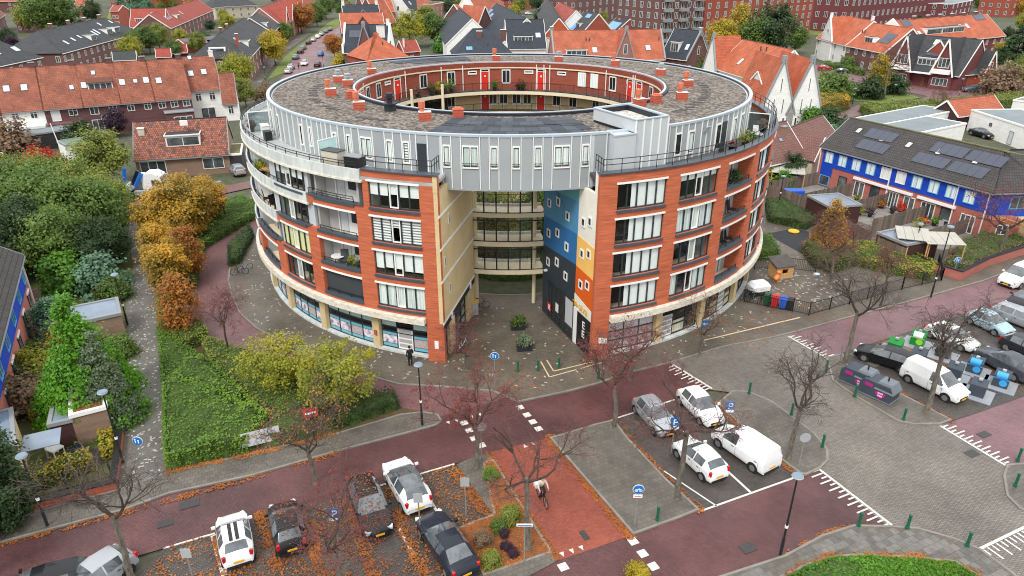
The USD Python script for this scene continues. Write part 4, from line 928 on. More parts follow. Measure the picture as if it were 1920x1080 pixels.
 def chim(s,u,v=None,w=.7,h=1.1,m=None,cap='white_trim',side='f',d=.6):
  v=s.sl if v is None else v;p=s.on(u,v,0,side)
  c=obj('chimney',MB().box(u-w/2,u+w/2,p[1]-d/2,p[1]+d/2,p[2]-1.2,p[2]+h),m or s.wallm,s.t)
  obj('chimney_cap',MB().box(u-w/2-.07,u+w/2+.07,p[1]-d/2-.07,p[1]+d/2+.07,p[2]+h,p[2]+h+.12),cap,c);return s
 def pipe(s,u,v,h=.7,m='fascia_dark'):
  p=s.on(u,v);obj('roof_pipe',MB().cyl((u,p[1]),.13,p[2]-.1,p[2]+h,8).cyl((u,p[1]),.2,p[2]+h,p[2]+h+.12,8),m,s.t);return s
 def dormer(s,u,v,w,h,n=3,m='white_trim',pitched=None,wm=None,side='f'):
  p=s.on(u,v,0);y0,z0=p[1],p[2];y1=y0+h/math.tan(s.pitch)+.3
  fy=(lambda y:y) if side=='f' else (lambda y:s.D-y)
  d=obj('dormer',MB().box(u-w/2,u+w/2,min(fy(y0),fy(y1)),max(fy(y0),fy(y1)),z0-.3,z0+h),wm or m,s.t)
  if pitched:obj('dormer_roof',MB().add([(u-w/2-.15,fy(y0-.25),z0+h-.05),(u+w/2+.15,fy(y0-.25),z0+h-.05),(u+w/2+.15,fy(y1+1.2),z0+h+.75),(u-w/2-.15,fy(y1+1.2),z0+h+.75),(u-w/2-.15,fy(y0-.25),z0+h+.1),(u+w/2+.15,fy(y0-.25),z0+h+.1),(u+w/2+.15,fy(y1+1.2),z0+h+.9),(u-w/2-.15,fy(y1+1.2),z0+h+.9)],[[0,1,2,3],[4,5,6,7],[0,1,5,4],[1,2,6,5],[2,3,7,6],[3,0,4,7]]),pitched,d)
  else:obj('dormer_roof',MB().box(u-w/2-.12,u+w/2+.12,min(fy(y0-.2),fy(y1)),max(fy(y0-.2),fy(y1)),z0+h,z0+h+.16),m,d)
  obj('dormer_felt',MB().box(u-w/2,u+w/2,min(fy(y0-.05),fy(y1)),max(fy(y0-.05),fy(y1)),z0+h+.163,z0+h+.18),'roof_felt',d) if not pitched else None
  for k in range(n):
   a=u-w/2+.12+(w-.24)*k/n;b=u-w/2+.12+(w-.24)*(k+1)/n
   obj('dormer_pane',MB().box(a+.06,b-.06,min(fy(y0-.03),fy(y0+.02)),max(fy(y0-.03),fy(y0+.02)),z0+.22+.1*(h>1.6),z0+h-.18-.1*(h>1.6)),'house_glass',d)
  return s
 def cross(s,u,w,p,he2,hc,wall=None,roof=None,cop=None,back=None,wins=(),top=0.0):
  """A gable facing the front: its wall stands p in front of the house."""
  wall,roof=wall or s.wallm,roof or s.roofm;x0,x1=u-w/2,u+w/2;yb=s.D/2 if back is None else back
  mb=MB().box(x0,x1,-p,yb*.9,-.1,he2);mb.add([(x0,-p,he2),(x1,-p,he2),(u,-p,hc),(x0,yb*.9,he2),(x1,yb*.9,he2),(u,yb*.9,hc)],[[0,1,2],[5,4,3]])
  g=obj('gable_wall',mb,wall,s.t)
  for sx in (-1,1):
   xe=u+sx*(w/2+.2);ze=he2-.2*(hc-he2)/(w/2);L=math.hypot(w/2+.2,hc-ze)
   v=[(xe,-p+.15 if cop else -p-.3,ze),(xe,yb,ze),(u,yb,hc),(u,-p+.15 if cop else -p-.3,hc)];v2=[(a,b,c+.16) for a,b,c in v]
   uvq=[(v[0][1],0),(yb,0),(yb,L),(v[0][1],L)]
   m=MB();m.add(v+v2,[[4,5,6,7],[0,3,2,1],[0,1,5,4],[1,2,6,5],[2,3,7,6],[3,0,4,7]],uvq+uvq);obj('gable_roof',m,roof,g,uv=True)
   if cop:obj('coping',MB().bar((xe,-p-.02,ze+.12),(u,-p-.02,hc+.22),.42,.26),cop,g)
   else:obj('bargeboard',MB().bar((xe,-p-.3,ze+.05),(u,-p-.3,hc+.05),.1,.34),'white_trim',g)
  if top:obj('gable_stack',MB().box(u-.42,u+.42,-p-.1,-p+.5,hc-.3,hc+top),cop or wall,g)
  for (du,z,ww,hh,n) in wins:
   s.win('f',u+du,z,ww,hh,n,w0=p)
  return s
def eave(a,b,he):return G(a[0],a[1],he),G(b[0],b[1],he)
# -- the long terrace on the left, house by house
TA,TB=G(5,209,5.2)[:2],G(320,184,5.2)[:2];TD=(TB-TA)/np.linalg.norm(TB-TA)
ux=[-9.5,-.3,5.9,12.0,18.0,23.6,29.8]
tl=['terrace house cut by the left edge of the photo, orange roof','white painted terrace house with two skylights in its aged orange roof','brown brick terrace house with a tall white balcony door, beside the white one',
'brown brick terrace house with a wide tiled dormer in its orange roof','brown brick terrace house behind the olive garden tree, three small white windows','brown brick terrace house with a flat back extension next to the tall white end house']
for k in range(6):
 A0,B0=TA+TD*ux[k],TA+TD*ux[k+1]
 h=House('terrace_house',tl[k],A0,B0,12.6,5.2,11.3,'render_white' if k==1 else 'brick_purple','tile_orange_aged',fascia='lead_grey',verge=False)
 L=h.L
 if k==1:
  h.win('f',1.9,3.6,1.1,1.15,2,cross=True).GetName();h.win('f',4.6,3.6,1.1,1.15,2,cross=True);h.sky(1.4,3.9).sky(4.0,3.9);h.win('f',1.5,.9,1.2,1.3)
  obj('extension',MB().box(.3,L-.2,-2.4,0,-.1,2.7),'render_white',h.t)
 elif k==2:h.win('f',1.6,2.8,1.4,2.2,1,glass='loggia_white');h.win('f',4.3,3.55,1.35,1.25,2,cross=True);h.sky(4.9,3.4,.6,.9);x_=obj('extension',MB().box(.2,L-.3,-2.6,0,-.1,2.7),'brick_purple',h.t);h.win('f',3.3,.5,3.2,1.9,2,w0=2.6)
 elif k==3:h.win('f',1.5,3.4,1.4,1.5,2);h.win('f',4.5,3.4,1.3,1.4,2);h.dormer(3.3,3.0,4.0,1.25,4,pitched='tile_orange_aged');h.sky(.75,3.5,.8,1.2).sky(2.6,6.3,.6,.8);h.win('f',1.6,.3,1.8,2.2,2);obj('air_conditioner',MB().box(2.3,3.2,-.5,0,2.5,3.2),'white_trim',h.t)
 elif k==4:h.row('f',2,1.4,4.2,3.5,1.2,1.3,cross=True);h.sky(.9,3.6).sky(3.1,3.9,.6,.7).sky(4.9,3.7)
 elif k==5:h.row('f',3,1.0,5.2,3.5,1.25,1.3,cross=True);h.sky(1.4,3.4);obj('extension',MB().box(1.2,L-.2,-2.6,0,-.1,2.9),'brick_purple',h.t);obj('extension_edge',MB().box(1.0,L-.1,-2.8,0,2.9,3.05),'lead_grey',h.t);h.win('f',4.0,.2,3.2,2.0,3,w0=2.6)
 else:h.row('f',1,7,7,3.5,1.2,1.3);h.sky(6,4)
 h.chim(L-.5,None,.9,.8,'brick_brown','lead_grey')
h=House('terrace_end_house','tall white end house of the long orange terrace with patio door',*eave((355,169),(415,164.5),5.9),11.5,5.9,11.2,'render_white','tile_orange_aged',fascia='lead_grey')
h.row('f',2,1.4,3.9,3.7,1.1,1.5,cross=True);h.sky(1.0,3.2).sky(3.4,3.4).sky(1.5,7.2,.6,.8);h.win('f',2.7,.2,2.6,2.2,2);h.chim(h.L-.3,None,.8,.9,'render_white')
h=House('side_annex','small white annex with steep orange roof beside the end house',*eave((417,191),(444,189.5),3.6),6.5,3.6,8.4,'render_white','tile_orange_aged',fascia='lead_grey');h.win('f',h.L/2,1.2,1.0,1.6,2,cross=True)
# -- bungalow with the big dormer
h=House('bungalow','bungalow with mottled brown tiles and a wide white dormer with air conditioner',*eave((252,298),(428,286),3.0),10.0,3.0,7.1,'brick_tan','tile_mottled',fascia='lead_grey')
h.dormer(6.6,1.5,4.6,1.7,2);h.win('f',2.2,.5,3.4,2.0,3);h.win('f',10.3,.8,2.9,1.6,2);h.chim(1.0,4.2,.8,.9,'render_beige')
q=h.on(7.0,4.4,1.6);obj('air_conditioner',MB().box(q[0]-.5,q[0]+.5,q[1]-.2,q[1]+.2,q[2]-.2,q[2]+.5),'white_trim',h.t)
h=House('carport','carport with mossy green flat roof between bungalow and apartment building',*eave((424,291),(452,289),2.6),6.5,2.6,3,'dark_board','sedum_roof',flat=True,cat='carport')
# -- dark hipped rows behind
def wins2(h,n,z1=3.6,z0=.9,face='f',w=1.15,u0=1.2,u1=None,hh=1.5,lower=True,cross=False):
 u1=(h.L if face in 'fb' else h.D)-u0 if u1 is None else u1
 h.row(face,n,u0,u1,z1,w,hh,2,cross=cross)
 if lower:h.row(face,n,u0,u1,z0,w,hh,2)
 return h
h=House('dark_terrace','long dark grey hipped terrace with white dormers and skylights, upper left',*eave((115,99),(261,60),6),15,6,11,'brick_brown','tile_dark',(7,6));wins2(h,14);wins2(h,3,face='l')
h.sky(9,2.0,1.0,1.6).sky(14.5,2.6,1,1.4).sky(19.5,3.0,1,1.4).sky(30,2.6,1,2.2).sky(32.5,3.0,1,2.2).sky(41,6,1,1.4).sky(50,6,1,1.4);h.dormer(24,1.2,3.4,1.6,3).dormer(38,2.0,4,1.6,3).dormer(44,2.0,4,1.6,3);[h.chim(u,None,1.2,1.2) for u in (14,25,36,47)]
h=House('dark_terrace','dark roofed brick house cut by the left edge with three bright skylights',*eave((-70,137),(76,106),6),14,6,11,'brick_brown','tile_dark',(0,6));wins2(h,8);h.sky(15,3,1,2.2).sky(17,3,1,2.2).sky(24,3.0,1.8,1.6)
h=House('gabled_house','brick house with orange roof and white dormer in the top left corner',*eave((-40,58),(8,26),6),12,6,12,'brick_brown','tile_orange_aged');wins2(h,4);h.dormer(20,1.5,4,1.5,2);wins2(h,2,face='r')
h=House('gabled_house','brown brick gabled house next to the orange one, top left corner',*eave((26,30),(58,30),6.5),11,6.5,11,'brick_brown','tile_dark');wins2(h,3)
h=House('red_hipped_house','square brick house with red roof and two small white dormers, upper left',*eave((244,49),(309,48),6),11,6,11.5,'brick_pink','tile_red');h.dormer(3,1.8,2.6,1.2,3).dormer(10.8,1.8,2.6,1.2,3);wins2(h,3);h.chim(7.3,5,.6,.6,'white_trim');obj('porch_roof',MB().box(-.5,h.L+.5,-1.6,0,2.9,3.1),'tile_red',h.t)
h=House('brick_terrace','brick terrace with red and grey roofs running back beside the red roofed house',*eave((318,52),(399,18),6),12,6,10.5,'brick_brown','tile_red');wins2(h,12);h.sky(12,3,1,2).sky(15,3,1,2).sky(18,3,1,2).sky(40,3,1,2).dormer(26,2,4,1.4,3)
h=House('hipped_house','dark hipped brick house with brown brick chimney behind the terrace end',*eave((466,107),(507,62),6),14,6,11.2,'brick_brown','tile_dark',(4.5,5));wins2(h,9);wins2(h,3,face='l');h.dormer(15,1.5,3.4,1.6,2);h.sky(11,4,.8,1.8).sky(12.3,4,.8,1.8);h.chim(4.5,3.4,1,3.2,'brick_red').chim(20,None,1,1.2).chim(9,None,1,1.2)
q=h.P('l',8,0,6.9);obj('hip_dormer',MB().box(1.0,3.2,5.4,9.4,6.8,8.4),'white_trim',h.t);obj('dormer_pane',MB().box(.97,1.0,5.8,9.0,7.1,8.1),'house_glass',h.t)
h=House('long_hipped_house','grey hipped brick house at the corner of the street with parked cars',*eave((509,60),(524,47),6),13,6,10.5,'brick_brown','tile_dark',(0,5));wins2(h,4);h.dormer(6,2,3,1.4,2)
h=House('gable_terrace','brick gabled terrace with rounded red roofs along the street, top left',*eave((527,47),(598,8),6),14,6,12,'brick_pink','tile_red');wins2(h,16);h.win('l',7,8,1.2,1.6,2)
for k in range(4):h.cross(12+16*k,8,.6,6,11.6,roof='tile_red',wall='brick_pink')
h=House('villa','cream fronted house with grey hipped roof at the top edge, left of the street',*eave((402,13),(482,9),6),14,6,10,'render_beige','tile_dark',(5,5));wins2(h,6)
h=House('villa','red brick house among trees at the top edge left',*eave((140,10),(158,10),5),9,5,9,'brick_red','tile_orange');wins2(h,2)
h=House('villa','brick house with white balconies at the top edge, left of the blue spruces',*eave((206,20),(222,20),7),9,7,9,'brick_red','tile_red');wins2(h,2)
h=House('garden_house','garden house with blue solar roof behind the dark hipped house',*eave((345,82),(387,78),3),6,3,4.2,'brick_red','tile_red');h.solar(.5,.6,14,1,1.0,2.4)
for (px,w_,lb) in ((118,6,'small dark pitched shed roof behind the long terrace, left of three'),(336,5,'small red pitched shed behind the long terrace, middle of three'),(311,4,'small red shed behind the terrace, right of the dark one')):
 py={118:118,336:98,311:106}[px] if px!=118 else 112
 px=230 if px==118 else px
 a=G(px-18,py,2.4);h=House('garden_shed',lb,a,a+np.array([.93,.36,0])*w_,4.5,2.4,4.3,'wood_dark','tile_red' if px!=230 else 'tile_dark',cat='shed')
 # -- the row in the middle distance, north of the building
def gabled(a,b,he,D,hr,wall,roof,label,cat='house',gab=None,name='gabled_house',**kw):
 h=House(name,label,*eave(a,b,he),D,he,hr,wall,roof,cat=cat,**kw);return h
h=gabled((645,97),(726,97),5.5,11,12,'brick_brown','tile_blueblack','dark roofed house with a tall brown brick gable and white party walls');L=h.L;h.cross(L*.5,L*.5,.4,3.5,12.4,cop='lead_grey',top=1.0,wins=((0,5.2,.7,2.4,1),(-2,1,1,2.2,1),(2,1,1,2.2,1)));h.solar(1.2,4.4,3,1,1.1,2.2);h.win('f',2.2,3.2,1.5,1.6,1);obj('party_wall',MB().box(-.5,0,-.3,11.3,5,7.5).add([(-.5,-.4,5.2),(-.5,5.5,12.6),(-.5,11.4,5.2),(0,-.4,5.2),(0,5.5,12.6),(0,11.4,5.2)],[[0,1,2],[5,4,3],[0,3,4],[0,4,1],[1,4,5],[1,5,2]]),'white_trim',h.t);obj('party_wall',MB().add([(L,-.4,5.2),(L,5.5,12.6),(L,11.4,5.2),(L+.5,-.4,5.2),(L+.5,5.5,12.6),(L+.5,11.4,5.2)],[[0,1,2],[5,4,3],[0,3,4],[0,4,1],[1,4,5],[1,5,2]]),'white_trim',h.t);h.chim(L-.2,None,.8,1.4,'render_white')
h=gabled((641,60),(722,58),6,12,11.5,'brick_brown','tile_orange','house with plain orange roof just behind the brown gable');h.cross(h.L*.5,7,.3,6,10.6,cop='brick_red')
h=gabled((648,44),(716,42),6.5,12,12.5,'brick_brown','tile_blueblack','dark roofed house with white chimneys, third from the brown gable');h.cross(h.L*.5,8,.3,6,11,cop='lead_grey');h.chim(.5,None,1,1.6,'render_white').chim(h.L-.5,None,1,1.6,'render_white')
h=gabled((712,43),(742,40),6,13,15,'brick_brown','tile_orange','steep orange roofed house behind the dark ones near the top edge');wins2(h,2)
h=gabled((684,22),(740,20),6.5,14,14.5,'brick_brown','tile_orange_bright','orange roof house at the top edge above the dark roofs')
h=gabled((770,22),(800,12),5.5,13,14,'render_white','tile_blueblack','white gabled house with steep dark roof and two skylights at the top');wins2(h,4);h.sky(9,3,1,2).sky(11,3,1,2);h.win('l',6,6,1.2,2)
h=gabled((782,18),(812,10),5.5,14,13,'brick_brown','tile_orange','orange roofed house right of the white gable at the top');wins2(h,5)
h=gabled((812,8),(835,4),7,12,9,'brick_pink','tile_red','flat pink brick house at the top edge beside the purple tree',flat=True);wins2(h,4)
h=gabled((690,112),(766,106),6.0,13,11.5,'brick_red','tile_orange_bright','orange pyramid roof with broad white chimney directly behind the round building',hip=(6.3,6.3));h.chim(6.8,None,2.0,1.7,'render_white','lead_grey');h.pipe(5.6,4.2,.8).pipe(7.8,4.2,.8)
h=gabled((757,96),(787,94),4.2,6,6.8,'brick_red','tile_red','low red roofed wing right of the orange pyramid roof');wins2(h,1,1.5,lower=False);h.chim(.6,1.5,.3,2.2,'render_white')
# right of centre
h=gabled((882,52),(902,50),6,16,13.5,'brick_brown','tile_orange','big orange hipped house at the top edge, centre',hip=(0,4));h.cross(h.L*.9,9,2.5,6,13,roof='tile_orange')
h=gabled((905,36),(952,22),5.5,14,15,'render_white','tile_orange_bright','orange roof with white gable wedge at the top edge, centre');wins2(h,4);h.dormer(10,2,3.5,1.6,2);h.sky(4,4,1,1.6)
h=House('solar_house','dark roofed house with light blue solar panels and white dormers',G(935,82,5),G(893,46,5),16,5,12.2,'render_white','tile_blueblack');h.t.GetName()
h=House('solar_house_row','slanting slate roof with rows of pale blue solar panels behind the round building',*eave((893,45),(938,86),5),16,5,12.5,'render_white','tile_blueblack');h.solar(2.5,5.2,3,1,2.0,3.0,'solar_blue').solar(2.4,1.8,3,1,2.0,2.8,'solar_blue').solar(12.5,4,3,1,2.0,3.0,'solar_blue');h.dormer(5,.8,2.6,1.3,2).dormer(13,.6,3,1.3,2).dormer(19,.5,3,1.3,2)
h=gabled((952,90),(1024,89),5,13,12.2,'render_white','tile_blueblack','dark tiled roof with wide white dormer and one skylight behind the round building');h.dormer(h.L*.42,2.2,5.6,1.3,5);h.sky(h.L*.82,3.4,1.4,1.5)
h=gabled((853,108),(966,106),5.2,16,11.5,'render_white','tile_blueblack','dark hipped roof with two brick chimneys just behind the round building',hip=(5.5,6.5));h.chim(7,7.0,1.5,1.6,'brick_brown','render_white').chim(13.5,7.4,1.5,1.6,'brick_brown','render_white');h.sky(4,2.4,1.6,1.2,m='solar_blue').pipe(9,4,.5)
h=gabled((1040,112),(1246,109),5,11.5,11.5,'brick_pink','tile_orange','long orange roofed house with two brown brick gables behind the round building');L=h.L
h.cross(L*.63,L*.17,.6,5,12.2,'brick_pink',cop='lead_grey',top=.9,wins=((0,6.2,1.0,2.4,1),));h.dormer(L*.2,.9,5.4,1.5,4);h.sky(L*.37,1.9,1.2,1.5).sky(L*.86,2.4,1.2,1.5)
for u in (.3,.33,.97):h.pipe(L*u,5.2,1.0)
obj('gable_coping',MB().bar((-.1,-.3,5),(-.1,5.75,11.8),.4,.3),'lead_grey',h.t);obj('gable_coping',MB().bar((L+.1,-.3,5),(L+.1,5.75,11.8),.4,.3),'lead_grey',h.t);h.chim(0,None,.8,1.0,'lead_grey')
h=House('brick_gable_house','bright red brick gable house with white extension, right of the dark dormer roof',G(1076,68,5.5),G(1046,20,5.5),10,5.5,11,'brick_bright','tile_dark');wins2(h,3,face='l')
h=House('brick_gable_house','red brick gable house with grey roof, solar panels and white dormer',*eave((1064,58),(1090,64),5.2),12.5,5.2,11.5,'render_white','tile_dark');h.solar(.5,.4,3,1,1.2,3,'solar_blue').dormer(5.2,2.2,3.2,1.4,3).solar(4.6,6.5,3,1,1.2,1.6,'solar_blue');obj('gable_brick',MB().add([(h.L+.02,.2,5),(h.L+.02,12.3,5),(h.L+.02,6.25,11.2),(h.L+.02,.2,0),(h.L+.02,12.3,0)],[[0,1,2],[3,4,1],[3,1,0]]),'brick_red',h.t)
h=House('brick_gable_house','low red brick gable house with blue solar roof next to the white cars',*eave((1128,60),(1150,65),4.5),12,4.5,9.5,'brick_red','tile_dark');h.solar(.5,1.2,5,1,1.5,4.2,'solar_blue')
for k,(a,b,lb) in enumerate((((1022,34),(1032,60),'white rendered terrace house with red framed roof, top centre'),((1030,8),(1040,24),'white gabled house at the top edge right of centre'))):
 h=gabled(a,(b[0]+16,b[1]-6),6,12,12,'render_white','tile_red',lb);wins2(h,3)
h=gabled((1240,104),(1288,110),4.6,9.5,11.2,'brick_brown','tile_blueblack','blue black roofed house with white dormer and brown gable, before the apartment block');h.dormer(h.L*.42,1.3,2.6,2.6,3);h.sky(h.L*.82,2.4,1,1.6);h.win('r',4.7,5.2,.9,2.2,1);wins2(h,2,face='r',z1=1.2,lower=False);h.chim(h.L,None,.8,.8,'lead_grey')
for ya,yb in ((-.35,4.75),(9.85,4.75)):obj('coping',MB().bar((h.L+.2,ya,4.6),(h.L+.2,yb,11.5),.45,.3),'lead_grey',h.t)
# white house with three pointed gables and orange roofs
h=House('white_gabled_house','white house with pointed gables and bright orange roofs right of the round building',G(1341,126,5.2),G(1428,152,5.2),13,5.2,11.2,'render_white','tile_orange_bright');L=h.L
h.sky(L*.36,2.2,.9,1.7).sky(L*.78,2.6,.9,1.7);h.pipe(L*.5,6.8,1).pipe(L*.6,7,1);h.row('f',4,L*.12,L*.66,3.0,.7,1.0,1);[h.cross(u_,6.6,.6,4.5,12.0,cop='lead_grey',top=.8,wins=((.3,4.2,.3,2.4,1),)) for u_ in (-1.6,)]
h=House('white_gabled_house','white pointed gable pair with orange roofs, nearer the round building',G(1440,190,5.2),G(1534,189,5.2),13,5.2,9.5,'render_white','tile_orange_bright',gutter=False);L=h.L
for c_,lb in ((.17,0),(.72,1)):h.cross(L*c_,6.4,.8,3.4,12.4,cop='lead_grey',top=.9,back=13,wins=((.1,7.0,.35,2.4,1),(-.8,3.2,.35,2.6,1),(.9,3.2,.35,2.6,1),(-1.4,.6,.5,1.8,1),(1.4,.6,.5,1.8,1)))
# brick and white terrace with orange roofs to the right
h=House('orange_roof_house','white gable house with orange roof facing the street with the red car',G(1533,70,6),G(1588,84,6),13,6,12.4,'render_white','tile_orange_bright');wins2(h,4,4.0,1.0);h.cross(h.L*.36,7.5,.3,6,12.6,'render_white',cop='white_trim',top=1.2,wins=((0,8,1.2,1.2,2),));h.chim(h.L*.95,None,.9,1.2,'render_white')
h=House('orange_roof_house','brown brick house with orange roof, dormer and dark solar panels',G(1588,84,6),G(1660,98,6),13,6,11.8,'brick_brown','tile_orange_bright');L=h.L;wins2(h,5,3.9,.9);h.dormer(L*.42,2.0,3.6,1.4,3);h.solar(L*.62,2.6,4,2,1.1,1.7);h.sky(L*.56,2.2,1.1,1.7);h.win('r',5,7,.9,1.8,1);[h.pipe(L*u,4.6,1) for u in (.05,.12)]
h=House('long_orange_house','long orange roof with white dormers and white gable wall, upper right',G(1712,84,6),G(1884,66,6),15,6,12,'brick_maroon','tile_orange_bright');L=h.L;wins2(h,12);h.dormer(L*.27,3.0,8,1.8,1).dormer(L*.41,3.0,6,1.8,4).dormer(L*.53,3.0,6,1.8,4);h.sky(L*.14,3,1.4,1.8).sky(L*.6,4.2,1.4,1.8).sky(L*.67,4.2,1.4,1.8);h.solar(L*.05,7.0,3,1,1.5,2.4).solar(L*.82,7.2,5,1,1.3,2.2);[h.chim(L*u,None,1.2,.9,'brick_brown') for u in (.2,.34,.47,.6,.73,.87)]
obj('white_gable',MB().add([(-.2,-.4,-.1),(-.2,15.4,-.1),(-.2,15.4,6),(-.2,7.5,12.8),(-.2,-.4,6),(-.6,-.4,-.1),(-.6,15.4,-.1),(-.6,15.4,6),(-.6,7.5,12.8),(-.6,-.4,6)],[[0,1,2],[0,2,4],[2,3,4],[5,7,6],[5,9,7],[7,9,8],[3,8,9],[3,9,4],[2,7,8],[2,8,3]]),'render_white',h.t)
h=House('dark_gabled_house','dark roofed double house with two big white trimmed gables and balconies',G(1668,126,3.6),G(1800,141,3.6),15,3.6,11.0,'brick_maroon','tile_dark');L=h.L
for c_ in (.2,.78):
 h.cross(L*c_,L*.3,1.2,3.6,11.4,'brick_maroon',wins=((0,5.0,2.6,2.2,3),(0,.8,3.6,1.8,4)));obj('balcony',h.bx('f',L*c_-L*.12,L*c_+L*.12,1.2,2.2,3.6,4.6),'white_trim',h.t)
h.dormer(L*.48,1.6,4.2,1.8,4);h.solar(L*.4,4.6,5,2,1.2,1.6);h.sky(L*.44,8.0,1.4,1.5);obj('veranda_roof',h.bx('f',L*.3,L*.66,0,2.0,3.2,3.4),'white_trim',h.t);obj('orange_door',h.bx('f',L*.5,L*.55,.02,.1,0,2.2),'tile_orange',h.t)
h=House('dark_gabled_house','dark roofed house with small brick gable right of the double house',G(1800,139,3.6),G(1866,133,3.6),14,3.6,10.5,'brick_red','tile_dark');L=h.L;[h.sky(L*u,5.5,.9,1.8) for u in (.1,.28,.45,.62)];h.cross(L*.66,L*.34,1.5,3.4,8.5,'brick_red',wins=((0,4.4,1.0,1.6,1),));obj('bay',h.bx('f',L*.85,L*1.1,0,2,0,3),'white_trim',h.t);h.win('f',L*.97,.9,2.6,1.6,3,w0=2.0)
# brown roofed bungalow behind the right flank
h=House('brown_bungalow','beige bungalow with brown tiled roof and chimney right of the round building',G(1438,306,3.2),G(1510,291,3.2),8.5,3.2,7.2,'render_beige','tile_brown');h.chim(h.L*.78,4.0,.9,1.0,'brick_tan','lead_grey');h.win('f',3.4,1,2.0,1.4,2);h.win('f',6.5,1,2.2,1.5,2);h.sky(h.L*.6,2.8,.6,.5,m='lead_grey')
h=House('brown_bungalow','lower wing of the brown roofed bungalow with a pointed beige gable',G(1508,293,3.0),G(1576,262,3.0),7,3.0,6.2,'render_beige','tile_brown');h.cross(1.6,4.6,1.6,2.8,5.6,'render_beige',roof='tile_brown')
# blue fronted terrace on the right
BA,BB=G(1542,272,5.6)[:2],G(1862,358,5.6)[:2];h=House('blue_terrace','terrace with royal blue upper storey, pale blue window frames and solar panels',BA,BB,9.4,5.6,8.8,'brick_salmon','tile_charcoal',(0,2.5),fascia='lead_grey');L=h.L
obj('blue_cladding',h.bx('f',.5,L,.02,.08,3.0,5.45),'blue_board',h.t);obj('blue_cladding',h.bx('f',.5,2.4,.02,.08,1.7,2.99),'blue_board',h.t)
for k,u in enumerate(np.linspace(1.6,L-2.2,10)):h.win('f',u,3.5,1.3,1.5,2,'blue_frame' if k not in (4,5) else 'white_frame',w0=.08,glass='curtain')
h.win('f',1.4,.3,1.6,1.4,1,'blue_frame',w0=.02)
for u,w_,n_ in ((4.3,1.3,1),(7.0,1.5,2),(9.3,1.3,1),(11.9,1.7,4),(14.2,1.5,2),(16.7,1.8,3),(19.0,1.4,1),(21.6,1.7,3)):h.win('f',u,.15,w_,2.1,n_,'white_frame' if n_>1 else 'dark_frame')
for u0,u1 in ((6.0,14.5),(15.2,20.0)):obj('awning_box',h.bx('f',u0,u1,.02,.3,2.45,2.75),'white_trim',h.t)
for u in (.1,11.0,19.7,L-.1):obj('downpipe',h.bx('f',u-.05,u+.05,.08,.2,0,5.4),'white_trim',h.t)
for k in range(48):obj('eaves_bracket',h.bx('f',.4+k*(L-.8)/47-.05,.4+k*(L-.8)/47+.05,.08,.34,5.18,5.36),'lead_grey',h.t)
h.solar(4.2,3.0,4).solar(4.6,.9,4).solar(13.4,3.2,4).solar(17.9,3.2,4).solar(12.6,1.0,4).solar(17.2,1.0,4)
for u,v in ((2.9,3.1),(6.9,2.65),(10.6,2.7),(14.6,2.75),(19.2,2.7)):h.sky(u,v+.3,.5,.75,m='white_trim')
obj('ridge_moss',MB().box(-.2,L+.1,4.55,4.85,8.9,9.02),'sedum_roof',h.t)
be=(BB-BA)/np.linalg.norm(BB-BA);BC=BB+np.array([.93,.08])*9
h=House('blue_terrace_corner','blue boarded corner wing at the right edge with a small yellow stair rail',BB,BC,9.4,5.6,8.8,'blue_board','tile_charcoal',(4.7,0),fascia='lead_grey');h.win('f',3.4,3.4,1.9,1.5,2,'blue_frame');obj('brick_base',h.bx('f',-.1,3.2,.02,1.4,-.1,2.7),'brick_salmon',h.t);obj('yellow_rail',MB().bar((0,-1.6,3.3),(2.8,-2.2,2.4),.08).bar((0,-1.6,2.9),(2.8,-2.2,2.0),.06),'letter_gold',h.t);h.win('f',1.2,.9,1.4,1.2,2,w0=1.4);obj('yellow_garage',MB().box(3.3,9,-4.5,0,-.1,2.5),'cream_wall',h.t)
h=House('blue_terrace','blue fronted brick house cut by the left edge of the photo',G(-40,740,5.4),G(34,478,5.4),9,5.4,8.6,'brick_salmon','tile_charcoal',fascia='lead_grey');L=h.L
obj('blue_cladding',h.bx('f',.3,L-1.2,.02,.08,2.9,5.3),'blue_board',h.t)
for k in range(6):h.win('f',1.5+k*(L-3)/5,3.3,1.3,1.5,2,'blue_frame',w0=.08)
for k in range(6):h.win('f',1.5+k*(L-3)/5,.2,1.2,2.1,1,'dark_frame');obj('lintel',h.bx('f',.8+k*(L-3)/5,2.2+k*(L-3)/5,.02,.12,2.35,2.5),'white_trim',h.t)
obj('downpipe',h.bx('f',L-.15,L-.05,.02,.14,0,5.3),'white_trim',h.t)
# white flat roofed houses, far right
for a,b,he,D,lb in (((1664,262),(1812,232),3.2,7,'white flat roofed house with grey roof behind the blue terrace, left part'),((1822,206),(1960,250),3.6,9,'white flat roofed house with a pale door and a parked black car before it'),((1655,235),(1790,208),2.9,6,'long grey flat roof behind the white house, edge of the hedge'),((1870,300),(1960,340),3.0,7,'white gabled flat roof annex at the right edge above the blue terrace'),((1900,188),(1990,200),3.4,8,'white flat roofed house at the right edge, furthest back of its row')):
 h=House('flat_roofed_house',lb,*eave(a,b,he),D,he,he+1,'render_white','flat_roof',flat=True,fascia='white_trim');L=h.L
 if a[0]==1822:h.win('f',L*.62,.1,1.1,2.2,1,'lead_grey','pale_panel');h.win('f',L*.32,1.9,.7,.6,1,'dark_frame')
 if a[0]==1664:h.win('f',L*.45,.1,.9,2.0,1,'lead_grey','lead_grey');obj('roof_pipe',MB().box(L*.2,L*.2+.5,1,1.5,he,he+.9),'fascia_dark',h.t)
h=House('orange_shed','low shed with orange tiled roof and bare roof frame beside the white houses',*eave((1795,216),(1880,204),2.6),5,2.6,4.8,'wood_dark','tile_orange',cat='shed')
